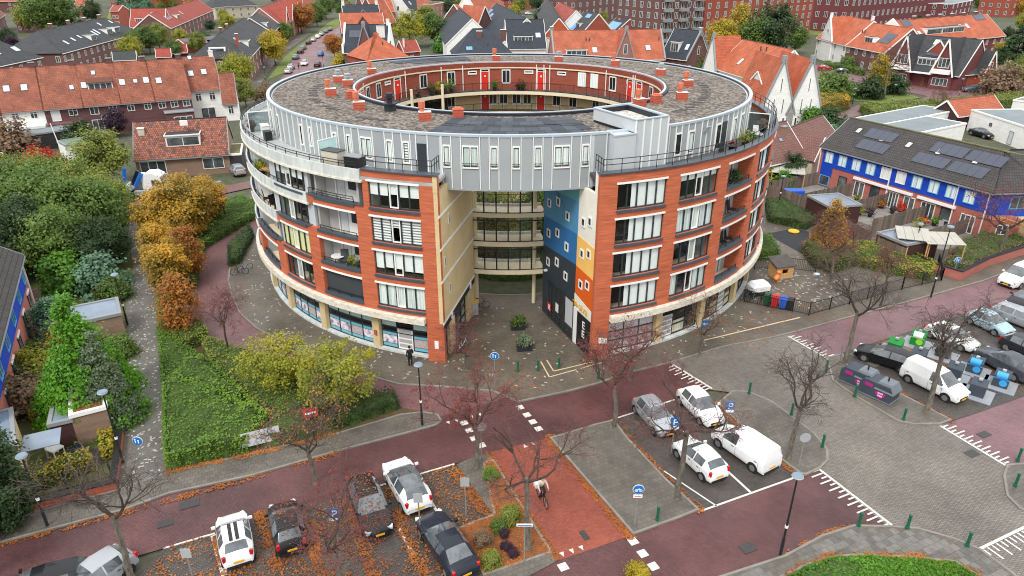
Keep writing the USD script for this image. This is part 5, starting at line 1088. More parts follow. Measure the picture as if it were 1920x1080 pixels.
# -- apartment block and school at the top right
def block(name,label,a,b,D,H_,wall,z0=0.0,nfl=5,nw=8,cat='apartment block',wf='white_frame',face='f',ww=1.5,wh=1.9):
 A0,B0=G(a[0],a[1]),G(b[0],b[1]);h=House(name,label,A0,B0,D,H_,H_+1,wall,'flat_roof',flat=True,cat=cat,fascia='white_trim')
 for f in range(nfl):
  z=.9+f*(H_/nfl)
  for k in range(nw):h.win('f',(k+.5)*h.L/nw,z,ww,wh,2,wf)
  for k in range(max(2,int(D/4))):h.win('l',(k+.5)*D/max(2,int(D/4)),z,ww,wh,2,wf)
 return h
h=block('apartment_block','red brown brick apartment block with white window frames, left wing with balconies',(1232,98),(1312,92),24,19,'brick_brown',nfl=6,nw=7)
for f in range(1,6):
 for u in (.15,.5,.85):obj('balcony',h.bx('f',h.L*u-1.6,h.L*u+1.6,.02,1.5,f*3.15,f*3.15+1.0),'lead_grey',h.t)
h=block('apartment_block','red brick apartment block behind the yellow trees, right wing',(1314,92),(1516,66),20,18,'brick_red',nfl=6,nw=15)
h=block('apartment_block','brown brick flats behind the parked cars at the top edge',(1080,48),(1215,28),16,14,'brick_brown',nfl=4,nw=12)
h=block('school_building','maroon brick school with long rows of white square windows',(1585,62),(1762,40),24,14.5,'brick_maroon',nfl=3,nw=20,cat='school',ww=1.6,wh=2.2)
h=block('school_building','low brown school wing with white window band beside the lawn',(1516,44),(1590,40),30,9,'brick_brown',nfl=2,nw=10,cat='school',ww=2.6,wh=2.0)
h=block('apartment_block','long brick flats with white band at the top edge, right of the school',(1775,46),(1815,36),14,9,'brick_maroon',nfl=3,nw=5)
h=block('row_house','brick houses with white windows in the top right corner',(1890,32),(1990,22),16,11,'brick_red',nfl=3,nw=8,cat='house')
for k,(x,y,w_,wl) in enumerate(((-330,420,60,'brick_brown'),(-250,470,50,'brick_red'),(-150,480,46,'brick_brown'),(-90,470,40,'brick_pink'),(-20,450,36,'brick_red'),(60,480,50,'brick_brown'),(120,470,50,'brick_brown'),(330,480,60,'brick_maroon'))):
 lb=['far brick row with orange roof in the top left corner','far red brick row at the top edge, left','far brown row left of the street end','far pink brick house right of the street end','far brick house at the top edge, centre','far brown block at the top edge right of centre','far brown block before the apartment flats','far maroon block at the top right edge'][k]
 h=House('far_house',lb,(x,y),(x+w_*.91,y+w_*.4),13,6,11,wl,['tile_orange','tile_red','tile_dark'][k%3]);wins2(h,8)
 # ------------------------------------------------------------------ plants
def SL(*cs):return [S(*c) for c in cs]
leafmat('leaf_green',SL((46,62,26),(78,100,40),(108,128,54),(138,150,70)))
leafmat('leaf_olive',SL((76,84,34),(104,112,46),(136,138,58),(160,150,66)))
leafmat('leaf_dark',SL((30,44,26),(46,66,34),(66,90,44),(90,112,58)))
leafmat('leaf_bright',SL((46,82,24),(78,120,34),(106,150,44),(134,172,62)),k=1.35)
leafmat('leaf_thuja',SL((70,118,28),(94,146,36),(118,168,46),(146,186,66)),k=1.2)
leafmat('leaf_hedge',SL((58,84,26),(84,116,36),(112,140,46),(140,154,62),(120,112,60)),k=1.5)
leafmat('leaf_lime',SL((88,96,30),(130,132,38),(168,156,48),(196,170,62),(150,118,46)),k=1.4)
leafmat('leaf_yellow',SL((116,108,30),(164,146,38),(200,172,48),(216,190,76)),k=1.4)
leafmat('leaf_autumn',SL((92,84,32),(136,110,36),(184,140,44),(216,168,58),(146,130,54)),k=1.7)
leafmat('leaf_rust',SL((108,72,32),(150,98,40),(190,128,50),(204,152,70)),k=1.45)
leafmat('leaf_red',SL((108,30,24),(160,50,32),(196,76,46),(204,110,66)))
leafmat('leaf_crimson',SL((104,44,44),(140,62,54),(168,84,68),(176,110,76)),k=1.05)
leafmat('leaf_purple',SL((36,24,36),(54,36,48),(72,48,58),(86,64,66)))
leafmat('leaf_blue',SL((62,88,68),(90,120,94),(118,146,118),(146,166,140)))
leafmat('leaf_grey',SL((62,74,54),(92,106,80),(126,138,112),(160,168,146)))
leafmat('leaf_twig',SL((84,68,54),(112,92,72),(134,112,84),(120,118,60)))
leafmat('leaf_fallen',SL((120,70,34),(172,102,42),(206,136,60),(146,82,44)),k=1.0,trans=0.1)
mat('bark_grey',S(128,120,108),0.9,col2=S(78,72,64),scale=6,stretch=(1,1,.35),fine=0.25,bscale=20)
mat('bark_dark',S(72,60,52),0.9,0.25,6,stretch=(1,1,.35));mat('twig_red',S(104,72,68),0.85,0.25,3);mat('twig_brown',S(84,72,66),0.85,0.25,3)
mat('hedge_core',S(62,80,34),1.0,0.3,1.5)
def leaf_quads(p,size,g,up=0.4,out=None):
 n=len(p);nr=g.normal(size=(n,3));nr[:,2]=np.abs(nr[:,2])+up
 if out is not None:nr+=out*1.2
 nr/=np.linalg.norm(nr,axis=1,keepdims=True);a=g.normal(size=(n,3));u=np.cross(nr,a);u/=np.linalg.norm(u,axis=1,keepdims=True);w=np.cross(nr,u)
 s=size*g.uniform(.6,1.35,(n,1));v=np.stack([p-u*s*.5,p+w*s*.36,p+u*s*.5,p-w*s*.36],1).reshape(-1,3)
 return v,np.arange(4*n).reshape(-1,4)
def crown_points(g,kind,R,H,clumps,per,spread,squash=1.0):
 """Leaf positions of a crown of radius R and height H standing on z = 0."""
 C=[]
 while len(C)<clumps:
  d=g.normal(size=3);d/=np.linalg.norm(d);r=g.uniform(.2,1.15)**.5
  if kind=='round':c=np.array([d[0]*R*r,d[1]*R*r,H/2+d[2]*H/2*r]);c[:2]*=(1.0 if c[2]>H*.3 else.85)
  elif kind=='cone':z=1-math.sqrt(g.uniform(0,1));rr=R*(1-z)**1.05*g.uniform(.8,1.0)+.02;th=g.uniform(0,6.283);c=np.array([rr*math.cos(th),rr*math.sin(th),z*H])
  elif kind=='dome':z=abs(d[2])*r;c=np.array([d[0]*R*r,d[1]*R*r,z*H])
  elif kind=='column':th=g.uniform(0,6.283);z=g.uniform(0,1);rr=R*math.sqrt(max(.05,1-(2*z-1)**4))*g.uniform(.5,1);c=np.array([rr*math.cos(th),rr*math.sin(th),z*H])
  elif kind=='weeping':c=np.array([d[0]*R*r,d[1]*R*r,H*(.35+.6*abs(d[2])*r)])
  C.append(c)
 C=np.array(C);k=np.repeat(np.arange(clumps),per);o=g.normal(size=(len(k),3))*spread*np.array([1,1,.75*squash])
 if kind=='weeping':o[:,2]=-np.abs(g.exponential(spread*2.0,len(k)))
 p=C[k]+o*g.uniform(.6,1.2,(clumps,1))[k]
 p[:,2]=np.maximum(p[:,2],.05)
 ctr=np.array([0,0,H*.4]);out=p-ctr;out/=np.maximum(np.linalg.norm(out,axis=1,keepdims=True),1e-6)
 return p,out
def trunk_mesh(g,h,r,crown0,R,limbs=5,top=None):
 mb=MB();top=h if top is None else top;zz=np.linspace(0,top,6);dx=np.cumsum(g.normal(0,.06*h/6,(6,2)),0);dx[0]=0
 pts=np.c_[dx,zz];mb.tube(pts,np.linspace(r,r*.3,6),8)
 for i in range(limbs):
  t=g.uniform(.35,.8);b=pts[int(t*5)];a=g.uniform(0,6.283);l=R*g.uniform(.5,.85);e=b+np.array([math.cos(a)*l,math.sin(a)*l,l*g.uniform(.5,1.0)])
  mb.tube([b,(b+e)/2+[0,0,.1*l],e],[r*.45,r*.3,r*.1],5)
 return mb
_tp={}
def tree_proto(key,kind,leaf,R,H,trunk_h,clumps,per,spread,size,seed,limbs=5,squash=1.0):
 """A class prim of a tree: trunk and crown, crown radius R and height H on a clear stem of trunk_h."""
 if key in _tp:return _tp[key]
 g=np.random.default_rng(seed);pr=stage.CreateClassPrim('/_'+key);_tp[key]=pr
 p,out=crown_points(g,kind,R,H,clumps,per,spread,squash);p[:,2]+=trunk_h
 v,f=leaf_quads(p,size,g,.3,out)
 obj('trunk',trunk_mesh(g,trunk_h+H*.8,max(.06,(H+trunk_h)*.022),trunk_h,R,limbs),'bark_dark',pr)
 obj('crown',MB().add(v,f),leaf,pr)
 return pr
def tree(key,px,py,label,s=1.0,sz=None,name='tree',cat='tree',group=None,rz=None,z=0.0):
 c=G(px,py);return copy(_tp[key],name,label,cat,(c[0],c[1],z),random.uniform(0,6.28) if rz is None else rz,group,(s,s,sz or s))
 # broad types (about 8 m tall, crown radius about 3.5 m)
for k_,lf in (('green','leaf_green'),('olive','leaf_olive'),('dark','leaf_dark'),('yellow','leaf_yellow'),('autumn','leaf_autumn'),('rust','leaf_rust'),('lime','leaf_lime')):
 tree_proto('broad_'+k_,'round',lf,3.4,6.6,1.6,95,75,.62,.36,100+len(_tp))
tree_proto('grove_a','round','leaf_green',3.8,7.2,1.2,150,85,.6,.3,201);tree_proto('grove_b','round','leaf_olive',3.8,7.0,1.2,150,85,.6,.3,202);tree_proto('grove_c','round','leaf_dark',3.6,6.6,1.0,140,85,.6,.3,203)
tree_proto('autumn_near','round','leaf_autumn',2.9,6.0,1.0,170,85,.42,.24,210);tree_proto('autumn_slim','column','leaf_rust',1.3,4.6,.8,90,70,.36,.2,211);tree_proto('autumn_gold','round','leaf_autumn',2.2,5.0,.8,120,80,.4,.22,212)
tree_proto('maple_near','round','leaf_lime',3.0,4.6,1.4,120,62,.34,.19,220,7);tree_proto('maple_far','round','leaf_lime',2.8,4.4,1.4,95,62,.34,.19,221,7)
tree_proto('thuja_bright','cone','leaf_thuja',3.1,7.2,.1,330,90,.22,.16,230);tree_proto('cypress_grey','cone','leaf_grey',2.1,6.0,.1,240,85,.2,.15,231);tree_proto('yew_dark','column','leaf_dark',2.0,6.0,.0,240,80,.26,.18,232)
tree_proto('pine_weeping','dome','leaf_blue',2.0,2.8,.5,120,80,.24,.18,233);tree_proto('cedar','cone','leaf_dark',4.6,9.5,.6,170,80,.5,.34,234,8,.4);tree_proto('spruce_blue','cone','leaf_blue',3.0,8.0,.3,120,60,.4,.36,235)
tree_proto('willow','weeping','leaf_lime',5.0,9.5,1.0,120,80,.5,.36,236);tree_proto('purple','round','leaf_purple',3.0,5.5,1.2,80,60,.55,.36,237);tree_proto('redtree','round','leaf_red',2.4,4.6,.9,100,70,.45,.28,238);tree_proto('birch_gold','column','leaf_yellow',2.2,7.5,1.6,90,60,.5,.34,239)
for k_,lf in (('green','leaf_green'),('bright','leaf_bright'),('dark','leaf_dark'),('lime','leaf_lime'),('autumn','leaf_autumn'),('twig','leaf_twig'),('yellow','leaf_yellow'),('red','leaf_red'),('purple','leaf_purple'),('blue','leaf_blue'),('olive','leaf_olive'),('hedge','leaf_hedge')):
 tree_proto('shrub_'+k_,'dome',lf,1.0,1.5,.05,60,55,.2,.15,300+len(_tp),3)
 # the dense grove at the left
GL='green tree, %s row of the grove beside the path, %s from left';GROW=['farthest','second farthest','second nearest','nearest'];GORD=['first','second','third','fourth','fifth','sixth','seventh','eighth']
GT=((14,455,'a',1.05),(70,470,'a',1.0),(128,478,'a',.95),(185,470,'a',.9),(40,435,'b',.9),(105,438,'a',.9),(165,436,'b',.88),(212,440,'b',.72),(20,410,'a',.85),(82,408,'b',.85),(145,408,'a',.82),(192,412,'b',.6),(8,500,'a',1.0),(60,515,'c',.9),(118,520,'a',.8),(-40,470,'a',1.1),(-50,420,'b',1.1),(205,505,'c',.62),(170,520,'c',.6),(-30,545,'c',.9))
for x,y,k,s in GT:
 tree('grove_'+k,x,y,GL%(GROW[0 if y<418 else 1 if y<450 else 2 if y<490 else 3],GORD[sum(1 for q in GT if q[0]<x and (q[1]<418,q[1]<450,q[1]<490)==(y<418,y<450,y<490))]),s,s*1.12)
for x,y,k,s,lb in ((206,352,'broad_olive',.95,'tall yellowish weeping tree left of the mottled bungalow roof'),(85,350,'redtree',1.0,'bright red autumn tree rising out of the grove beside the white mast'),(132,545,'shrub_bright',2.3,'round bright green shrub at the lower edge of the grove'),(195,545,'shrub_blue',2.2,'grey green bushy shrub right of the bright green one'),(165,505,'shrub_autumn',1.8,'brownish red shrub behind the grey green one'),
(215,560,'shrub_green',1.4,'small green shrub beside the wooden shed by the path'),(62,255,'shrub_bright',2.6,'broad green tree before the white terrace house'),(25,290,'shrub_twig',3.6,'brown leaved garden bush at the left edge below the terrace'),(255,235,'broad_olive',.75,'olive garden tree before the brown brick terrace'),(222,255,'purple',.7,'dark purple leaved small tree in front of the terrace'),(158,272,'shrub_dark',2.6,'dark climbing bush between two patio doors of the terrace')):
 tree(k,x,y,lb,s,name='shrub' if 'shrub' in k else 'tree',cat='shrub' if 'shrub' in k else 'tree')
 # autumn trees between the path and the loop road
for x,y,k,s,lb in ((352,455,'autumn_near',1.08,'largest orange and green autumn tree beside the loop road, behind the others'),(312,462,'autumn_near',.9,'orange autumn tree nearest the far end of the garden path'),(392,420,'autumn_near',.82,'brownish green autumn tree before the street lamp, farthest along the loop road'),(322,548,'autumn_gold',.9,'golden yellow autumn tree over the garden path'),(348,632,'autumn_slim',1.0,'slim rust coloured tree next to the loop road'),(310,500,'autumn_gold',.85,'low golden tree leaning over the path, before the big orange one'),(362,520,'autumn_slim',.95,'small brown orange tree at the bend of the loop road')):
 tree(k,x,y,lb,s)
tree('maple_far',528,742,'yellow green maple left of its greener neighbour in front of the shops',.86);tree('maple_near',634,778,'bushy green and yellow maple over the dark hedge at the corner',.93)
tree('thuja_bright',182,778,'bright green pointed conifer in the lower left garden',1.2,1.28);tree('cypress_grey',212,790,'grey green conifer in front of the bright green one',1.0,1.2);tree('yew_dark',2,985,'dark columnar evergreen at the left edge beside the brick wall',1.0);tree('pine_weeping',112,625,'blue green weeping mound in the left garden beside the paved yard',1.0)
for x,y,k,s,lb in ((140,660,'shrub_autumn',1.6,'pale orange leaved shrub between the weeping mound and the conifer'),(75,705,'shrub_lime',1.5,'yellow green shrub in the left garden beside the terrace'),(30,690,'shrub_green',1.0,'clipped round green bush against the blue fronted house'),(75,672,'shrub_green',1.0,'low green bush beside the pale patio'),(55,770,'shrub_twig',1.9,'rust brown shrub in the left garden above the flat glass roof'),(12,770,'shrub_lime',1.6,'lime yellow shrub at the left edge above the glass roof'),(110,745,'shrub_olive',1.6,'olive shrub left of the bright conifer'),(20,735,'shrub_dark',1.4,'dark leafy bush at the left edge below the clipped ball'),(230,665,'shrub_green',1.2,'green bush between the conifer and the path lamp')):
 tree(k,x,y,lb,s,name='shrub',cat='shrub')
 # trees further off: (pixel of the foot, kind, scale, label)
FAR=[(452,165,'broad_lime',1.0,'yellow green tree at the corner, left of the round building, right one of a pair'),(432,172,'broad_lime',.85,'yellow green tree left of its twin, above the white annex'),(462,200,'broad_olive',.7,'olive tree beside the curved terrace of the round building'),(517,122,'broad_yellow',1.15,'glowing yellow tree on the street verge'),(513,95,'broad_rust',.8,'rust orange tree just behind the yellow one'),(566,62,'broad_rust',1.5,'tall copper brown tree along the parked cars'),(537,80,'broad_green',.85,'green tree between yellow and copper trees'),(595,50,'broad_green',1.2,'round green tree on the verge beyond the copper tree'),(612,36,'broad_green',1.3,'green tree at the far end of the verge'),(628,108,'broad_rust',.85,'reddish brown bush tree on the right side of the north street'),(622,88,'redtree',.8,'small crimson tree on the right side of the north street'),(640,125,'shrub_yellow',2.4,'yellow shrub behind the roof edge, left of the green one'),(655,125,'shrub_dark',2.4,'dark green shrub beside the yellow one behind the roof edge'),(500,190,'shrub_twig',2.5,'brownish bush at the foot of the street lamp'),
(90,70,'broad_green',2.1,'very large green tree, left of the dark terrace roof'),(125,66,'broad_green',1.8,'large green tree right of the biggest one above the dark terrace'),(60,60,'broad_lime',1.4,'lighter green tree between gabled house and large green tree'),(175,44,'broad_dark',1.3,'dark green tree between villas in the upper left'),(20,88,'broad_dark',.8,'dark bush tree before the gabled houses on the left'),(30,100,'purple',.8,'purple brown tree at the left by the chimney'),(232,32,'spruce_blue',1.5,'blue grey spruce at the top left, left one of three'),(255,22,'spruce_blue',1.5,'dark green spruce between two blue ones'),(275,22,'spruce_blue',1.6,'blue grey spruce at the top left, right one of three'),(282,100,'broad_green',1.0,'green garden tree behind the terrace roofs, left'),(255,104,'broad_green',.9,'green garden tree under the red roofed house'),(300,92,'broad_olive',1.0,'olive garden tree between terrace and garden house'),(352,65,'spruce_blue',.9,'narrow blue green conifer before the brick terrace'),(340,85,'broad_lime',.7,'pale green garden tree under the conifer'),(420,40,'broad_lime',.7,'pale green bush before the cream villa'),(213,92,'broad_autumn',.6,'orange brown bush beside the dark terrace wall'),
(770,88,'willow',1.25,'yellow green weeping willow beyond the roof edge'),(745,34,'purple',1.4,'dark purple round tree at the top, left of centre'),(730,52,'broad_rust',.9,'rust brown tree left of the purple one'),(800,62,'broad_olive',1.3,'brown green tree behind the willow'),(815,85,'broad_green',1.3,'mid green tree right of the willow'),(832,98,'shrub_bright',3.4,'bright green round bush before the black hipped roof'),(850,84,'broad_olive',.8,'olive bush tree left of the solar roof'),(865,24,'broad_olive',1.0,'olive tree left of the orange hipped house at the top'),(822,20,'broad_green',1.2,'green tree at the top between purple tree and orange roof'),(845,30,'broad_dark',1.1,'dark tree near the top left of the orange hip'),(964,38,'broad_lime',.9,'lime green tree at the small square'),(975,26,'broad_twig' if False else 'broad_olive',1.1,'grey olive tree behind the small square'),(1005,22,'broad_dark',1.2,'dark tree at the far side of the small square'),(1012,48,'broad_dark',.9,'dark bush tree before the white terrace'),(1028,82,'shrub_green',3.0,'green bush between dark dormer roof and brick gable'),(1160,30,'broad_dark',1.5,'dark tree before the brown flats, left one'),(1192,28,'broad_dark',1.4,'dark tree before the brown flats, right one'),(1187,40,'broad_green',.8,'small green tree between the white cars'),(1100,48,'broad_dark',.7,'dark bush at the car park edge'),(1240,72,'broad_dark',.9,'dark bush at the foot of the apartment block'),
(1352,108,'broad_yellow',1.35,'bright yellow tree in front of the brick apartments'),(1380,100,'birch_gold',1.6,'slim orange gold tree behind the yellow one'),(1332,118,'broad_dark',.7,'dark bush at the foot of the yellow tree'),(1438,112,'broad_dark',2.0,'huge dark green tree in front of the brick apartments'),(1415,112,'broad_green',1.5,'green tree left half of the huge dark crown'),(1490,100,'broad_green',1.0,'slim green tree at the brick corner'),(1420,200,'broad_olive',.95,'olive bush tree between round building and white gables'),(1300,138,'shrub_bright',3.2,'bright green shrub behind the roof edge before the brown gable'),(1582,50,'broad_autumn',1.0,'pale autumn tree before the school'),(1560,62,'broad_dark',.7,'dark tree beside the school lawn'),(1620,40,'broad_rust',.9,'rust coloured tree in front of the school'),(1660,42,'broad_rust',.9,'reddish brown tree before the school windows'),(1640,180,'birch_gold',.95,'yellow birch on the street island with white stem'),(1670,175,'shrub_dark',3.0,'dark shrub on the street island under the birch'),(1630,185,'shrub_dark',3.2,'brownish dark shrub on the island left of the birch'),(1555,188,'shrub_green',4.2,'broad dark green shrub next to the white gables'),(1585,130,'shrub_green',2.4,'clipped green bush before the brown terrace'),(1900,120,'cedar',1.2,'layered dark cedar at the right edge'),(1872,110,'broad_yellow',.6,'yellow bush left of the cedar'),(1905,170,'broad_olive',.9,'brown olive tree at the right edge below the cedar'),(1870,180,'shrub_twig',4.5,'brown shrub mass at the right edge of the street'),(1838,24,'broad_green',1.7,'green willow like tree at the top right'),(1905,30,'broad_autumn',1.3,'orange brown tree in the top right corner'),(1720,60,'broad_dark',.8,'dark bush left of the long orange roof'),
(1520,248,'shrub_bright',2.6,'bright green shrub above the brown bungalow roof'),(1490,232,'shrub_olive',3.0,'olive shrub behind the brown bungalow'),(1550,252,'shrub_dark',3.0,'dark green shrub behind the blue terrace gable'),(1555,268,'shrub_blue',1.8,'pale blue green shrub behind the blue terrace gable'),(1478,342,'broad_dark',.52,'dark green garden tree before the beige bungalow'),(1465,352,'shrub_bright',1.5,'light green shrub under the dark garden tree'),(1438,345,'shrub_lime',1.6,'yellow green shrub beside the flank of the round building')]
for x,y,k,s,lb in FAR:tree(k,x,y,lb,s,name='shrub' if 'shrub' in k else 'tree',cat='shrub' if 'shrub' in k else 'tree')
g_=np.random.default_rng(5)
for i in range(64):
 x=g_.uniform(-430,480);y=g_.uniform(430,620);copy(_tp[['broad_green','broad_dark','broad_olive','broad_rust'][int(g_.integers(4))]],'far_tree','distant tree among the roofs along the top edge','tree',(x,y,0),g_.uniform(0,6),'far trees',g_.uniform(1.1,1.9))
for i,(x,y) in enumerate(((40,52),(105,84),(158,64),(200,60),(270,60),(305,28),(330,22),(395,60),(430,62),(360,30),(640,32),(655,22),(632,20),(760,22),(790,40),(850,12),(930,22),(1060,44),(1130,44),(1215,52),(1245,30),(1530,36),(1605,100),(1690,140),(1745,150),(1780,100),(1850,100),(1885,75),(1915,60),(1600,20),(330,112),(372,100),(385,92),(250,118))):
 tree(['broad_green','broad_olive','broad_dark','broad_lime','broad_autumn'][i%5],x,y,'small background tree between the distant houses',g_.uniform(.6,.95),group='background trees')
 # hedges and beds of shrubs
def mass(name,px,h,leaf,label,cat='hedge',size=.16,dens=70,rough=.35,z0=.08,cell=.35,seed=1,pts=None):
 poly=Polygon(pts if pts is not None else GP(px)).buffer(0);g=np.random.default_rng(seed);x0,y0,x1,y1=poly.bounds
 t=thing(name,label,cat,(0,0,0));xs,ys=np.arange(x0-cell,x1+cell*2,cell),np.arange(y0-cell,y1+cell*2,cell)
 import shapely
 hz=lambda X,Y:h*(1-rough+2*rough*meshkit.fbm(np.stack([X*.9,Y*.9,0*X+seed],-1),3))
 X,Y=np.meshgrid(xs,ys);ins=shapely.contains_xy(poly.buffer(-.12),X,Y);Z=np.where(ins,hz(X,Y)*.88,-.05)
 nx,ny=len(xs),len(ys);i=np.arange(nx-1)[None]+nx*np.arange(ny-1)[:,None];f=np.stack([i,i+1,i+nx+1,i+nx],-1).reshape(-1,4);any_=ins.ravel()[f].any(1)
 obj('branches',MB().add(np.c_[X.ravel(),Y.ravel(),Z.ravel()+z0],f[any_]),'hedge_core',t)
 n=int(poly.area*dens);P=g.uniform((x0,y0),(x1,y1),(int(n*(x1-x0)*(y1-y0)/poly.area),2));P=P[shapely.contains_xy(poly,P[:,0],P[:,1])]
 z=hz(P[:,0],P[:,1])*g.uniform(.75,1.08,len(P));b=poly.exterior;m=int(b.length*h*dens*1.1);q=[b.interpolate(d) for d in g.uniform(0,b.length,m)]
 Q=np.array([[a.x,a.y] for a in q])+g.normal(0,.06,(m,2));p=np.vstack([np.c_[P,z+z0],np.c_[Q,g.uniform(.02,1,m)*h+z0]])
 v,f=leaf_quads(p,size,g,1.4);obj('leaves',MB().add(v,f),leaf,t);return t
mass('hedge',[(312,745),(345,735),(420,760),(505,805),(463,851),(316,882)],1.3,'leaf_hedge','thick clipped green hedge at the corner of the path and the main street',seed=2)
mass('hedge',[(302,640),(345,662),(400,700),(460,755),(505,803),(420,758),(345,733),(311,742)],1.1,'leaf_hedge','green shrub bed between the garden path and the big maples',seed=3,rough=.5)
mass('hedge',[(297,548),(330,565),(378,615),(395,645),(345,660),(302,638)],1.2,'leaf_olive','mixed green shrub bed under the golden autumn trees',seed=4,rough=.5)
mass('shrub_bed',[(400,650),(440,664),(590,708),(640,735),(560,790),(508,802),(462,753),(402,698),(382,650)],.95,'leaf_olive','olive yellow low shrubs under the maples beside the loop road','shrubs',seed=5,rough=.5)
mass('hedge',[(645,762),(735,742),(748,768),(640,806),(575,806)],.9,'leaf_dark','dark green hedge at the street corner below the maple',seed=6)
mass('shrub_bed',[(470,775),(560,792),(640,765),(640,806),(520,838),(468,840)],.9,'leaf_twig','brown bare shrubs behind the grey board beside the main street','shrubs',seed=7,rough=.6,dens=50)
mass('hedge',[(282,425),(360,425),(372,470),(368,540),(300,545),(281,470)],.8,'leaf_olive','low growth under the autumn trees by the loop road',seed=8,rough=.5)
mass('hedge',[(372,488),(386,466),(466,418),(512,388),(470,384),(410,405),(385,440),(372,470)],.9,'leaf_hedge','green strip of low shrubs along the outer side of the loop road',seed=25,rough=.5)
mass('shrub_bed',[(1765,508),(1800,520),(1850,496),(1925,466),(1885,436),(1800,462)],1.1,'leaf_twig','bare brown shrubs filling the dark corner garden behind the brick wall','shrubs',seed=26,rough=.6,dens=45)
mass('hedge',[(430,472),(468,434),(476,446),(448,497),(431,502)],1.0,'leaf_dark','dark hedge on the inside of the loop road beside the round building',seed=9)
mass('hedge',[(1434,385),(1472,388),(1530,422),(1510,433),(1440,418)],1.1,'leaf_dark','dark green hedge beside the black rubber play mat',seed=10)
mass('hedge',[(1418,455),(1440,450),(1462,488),(1420,490)],1.0,'leaf_hedge','small green hedge between round building and play house',seed=11)
mass('shrub_bed',[(1575,468),(1650,470),(1752,508),(1740,528),(1650,512),(1600,500)],1.1,'leaf_lime','yellow green shrubs inside the playground fence','shrubs',seed=12,rough=.5)
mass('shrub_bed',[(1500,470),(1580,468),(1605,500),(1560,515),(1520,500)],1.2,'leaf_twig','bare brown shrubs left of the yellow green ones in the playground','shrubs',seed=13,rough=.6,dens=45)
mass('hedge',[(420,385),(455,372),(470,385),(430,410)],.8,'leaf_hedge','bright verge hedge beside the ditch, left of the round building',seed=14)
mass('hedge',[(1610,208),(1680,205),(1740,200),(1920,185),(1920,196),(1780,214),(1690,222),(1640,226)],1.6,'leaf_olive','long rough hedge between the curved street and the grey flat roofs',seed=15,size=.3,dens=26,cell=.8)
mass('hedge',[(1475,202),(1580,188),(1590,205),(1500,222)],2.2,'leaf_autumn','tall brownish hedge at the curve of the street',seed=16,size=.3,dens=26,cell=.8)
mass('hedge',[(1545,122),(1620,138),(1618,142),(1545,128)],1.4,'leaf_green','clipped hedge between the brown terrace and the street',seed=17,size=.3,dens=26,cell=.6)
mass('hedge',[(30,660),(92,645),(94,654),(32,670)],.8,'leaf_dark','low dark hedge along the left garden yard',seed=18)
mass('hedge',[(38,915),(170,868),(178,884),(42,932)],1.2,'leaf_yellow','yellow green ivy hedge on the fence behind the low brick wall',seed=19)
mass('hedge',[(60,765),(110,752),(115,790),(64,800)],1.0,'leaf_yellow','yellow leaved hedge between the flat roofs at the lower left',seed=20)
mass('hedge',[(190,800),(212,795),(214,860),(196,868)],1.0,'leaf_yellow','narrow yellow shrub strip on the terrace beside the garden path',seed=21)
# courtyard planting and grass
mass('court_shrubs',None,.7,'leaf_green','green ground cover in the shaded courtyard seen through the passage','shrubs',.2,40,.4,-.05,.5,22,pts=[tuple(p) for p in np.array([(6.5*math.cos(a)-.24,8.0*math.sin(a)+71) for a in np.linspace(0,6.283,24)])])
copy(_tp['grove_b'],'tree','slender courtyard tree seen through the glass walkways, left','tree',(-2.4,68,0),0,None,(.7,.7,1.1));copy(_tp['grove_a'],'tree','courtyard tree seen through the glass walkways, right','tree',(3.4,70,0),1,None,(.7,.7,1.05))
def scatter(name,poly,n,size,leaf,label,cat,z=.02,seed=0,flat=True,lift=.03):
 import shapely
 g=np.random.default_rng(seed);x0,y0,x1,y1=poly.bounds;P=g.uniform((x0,y0),(x1,y1),(int(n*1.05*(x1-x0)*(y1-y0)/max(poly.area,.01)),2));P=P[shapely.contains_xy(poly,P[:,0],P[:,1])][:n]
 dn=meshkit.fbm(np.c_[P*1.3,np.full(len(P),seed)],3);P=P[dn>g.uniform(.25,.62,len(P))] if flat else P
 v,f=leaf_quads(np.c_[P,z+g.uniform(.0,lift,len(P))],size,g,3.5 if flat else.2);return tag(obj(name,MB().add(v,f),leaf),label,cat,kind='stuff')
scatter('verge_grass',P_SEG.buffer(-.1),9000,.16,'leaf_bright','bright green grass of the verge in the lower right corner','grass',.12,31,False,.12)
def band(pts,w):return LineString(GP(pts)).buffer(w)
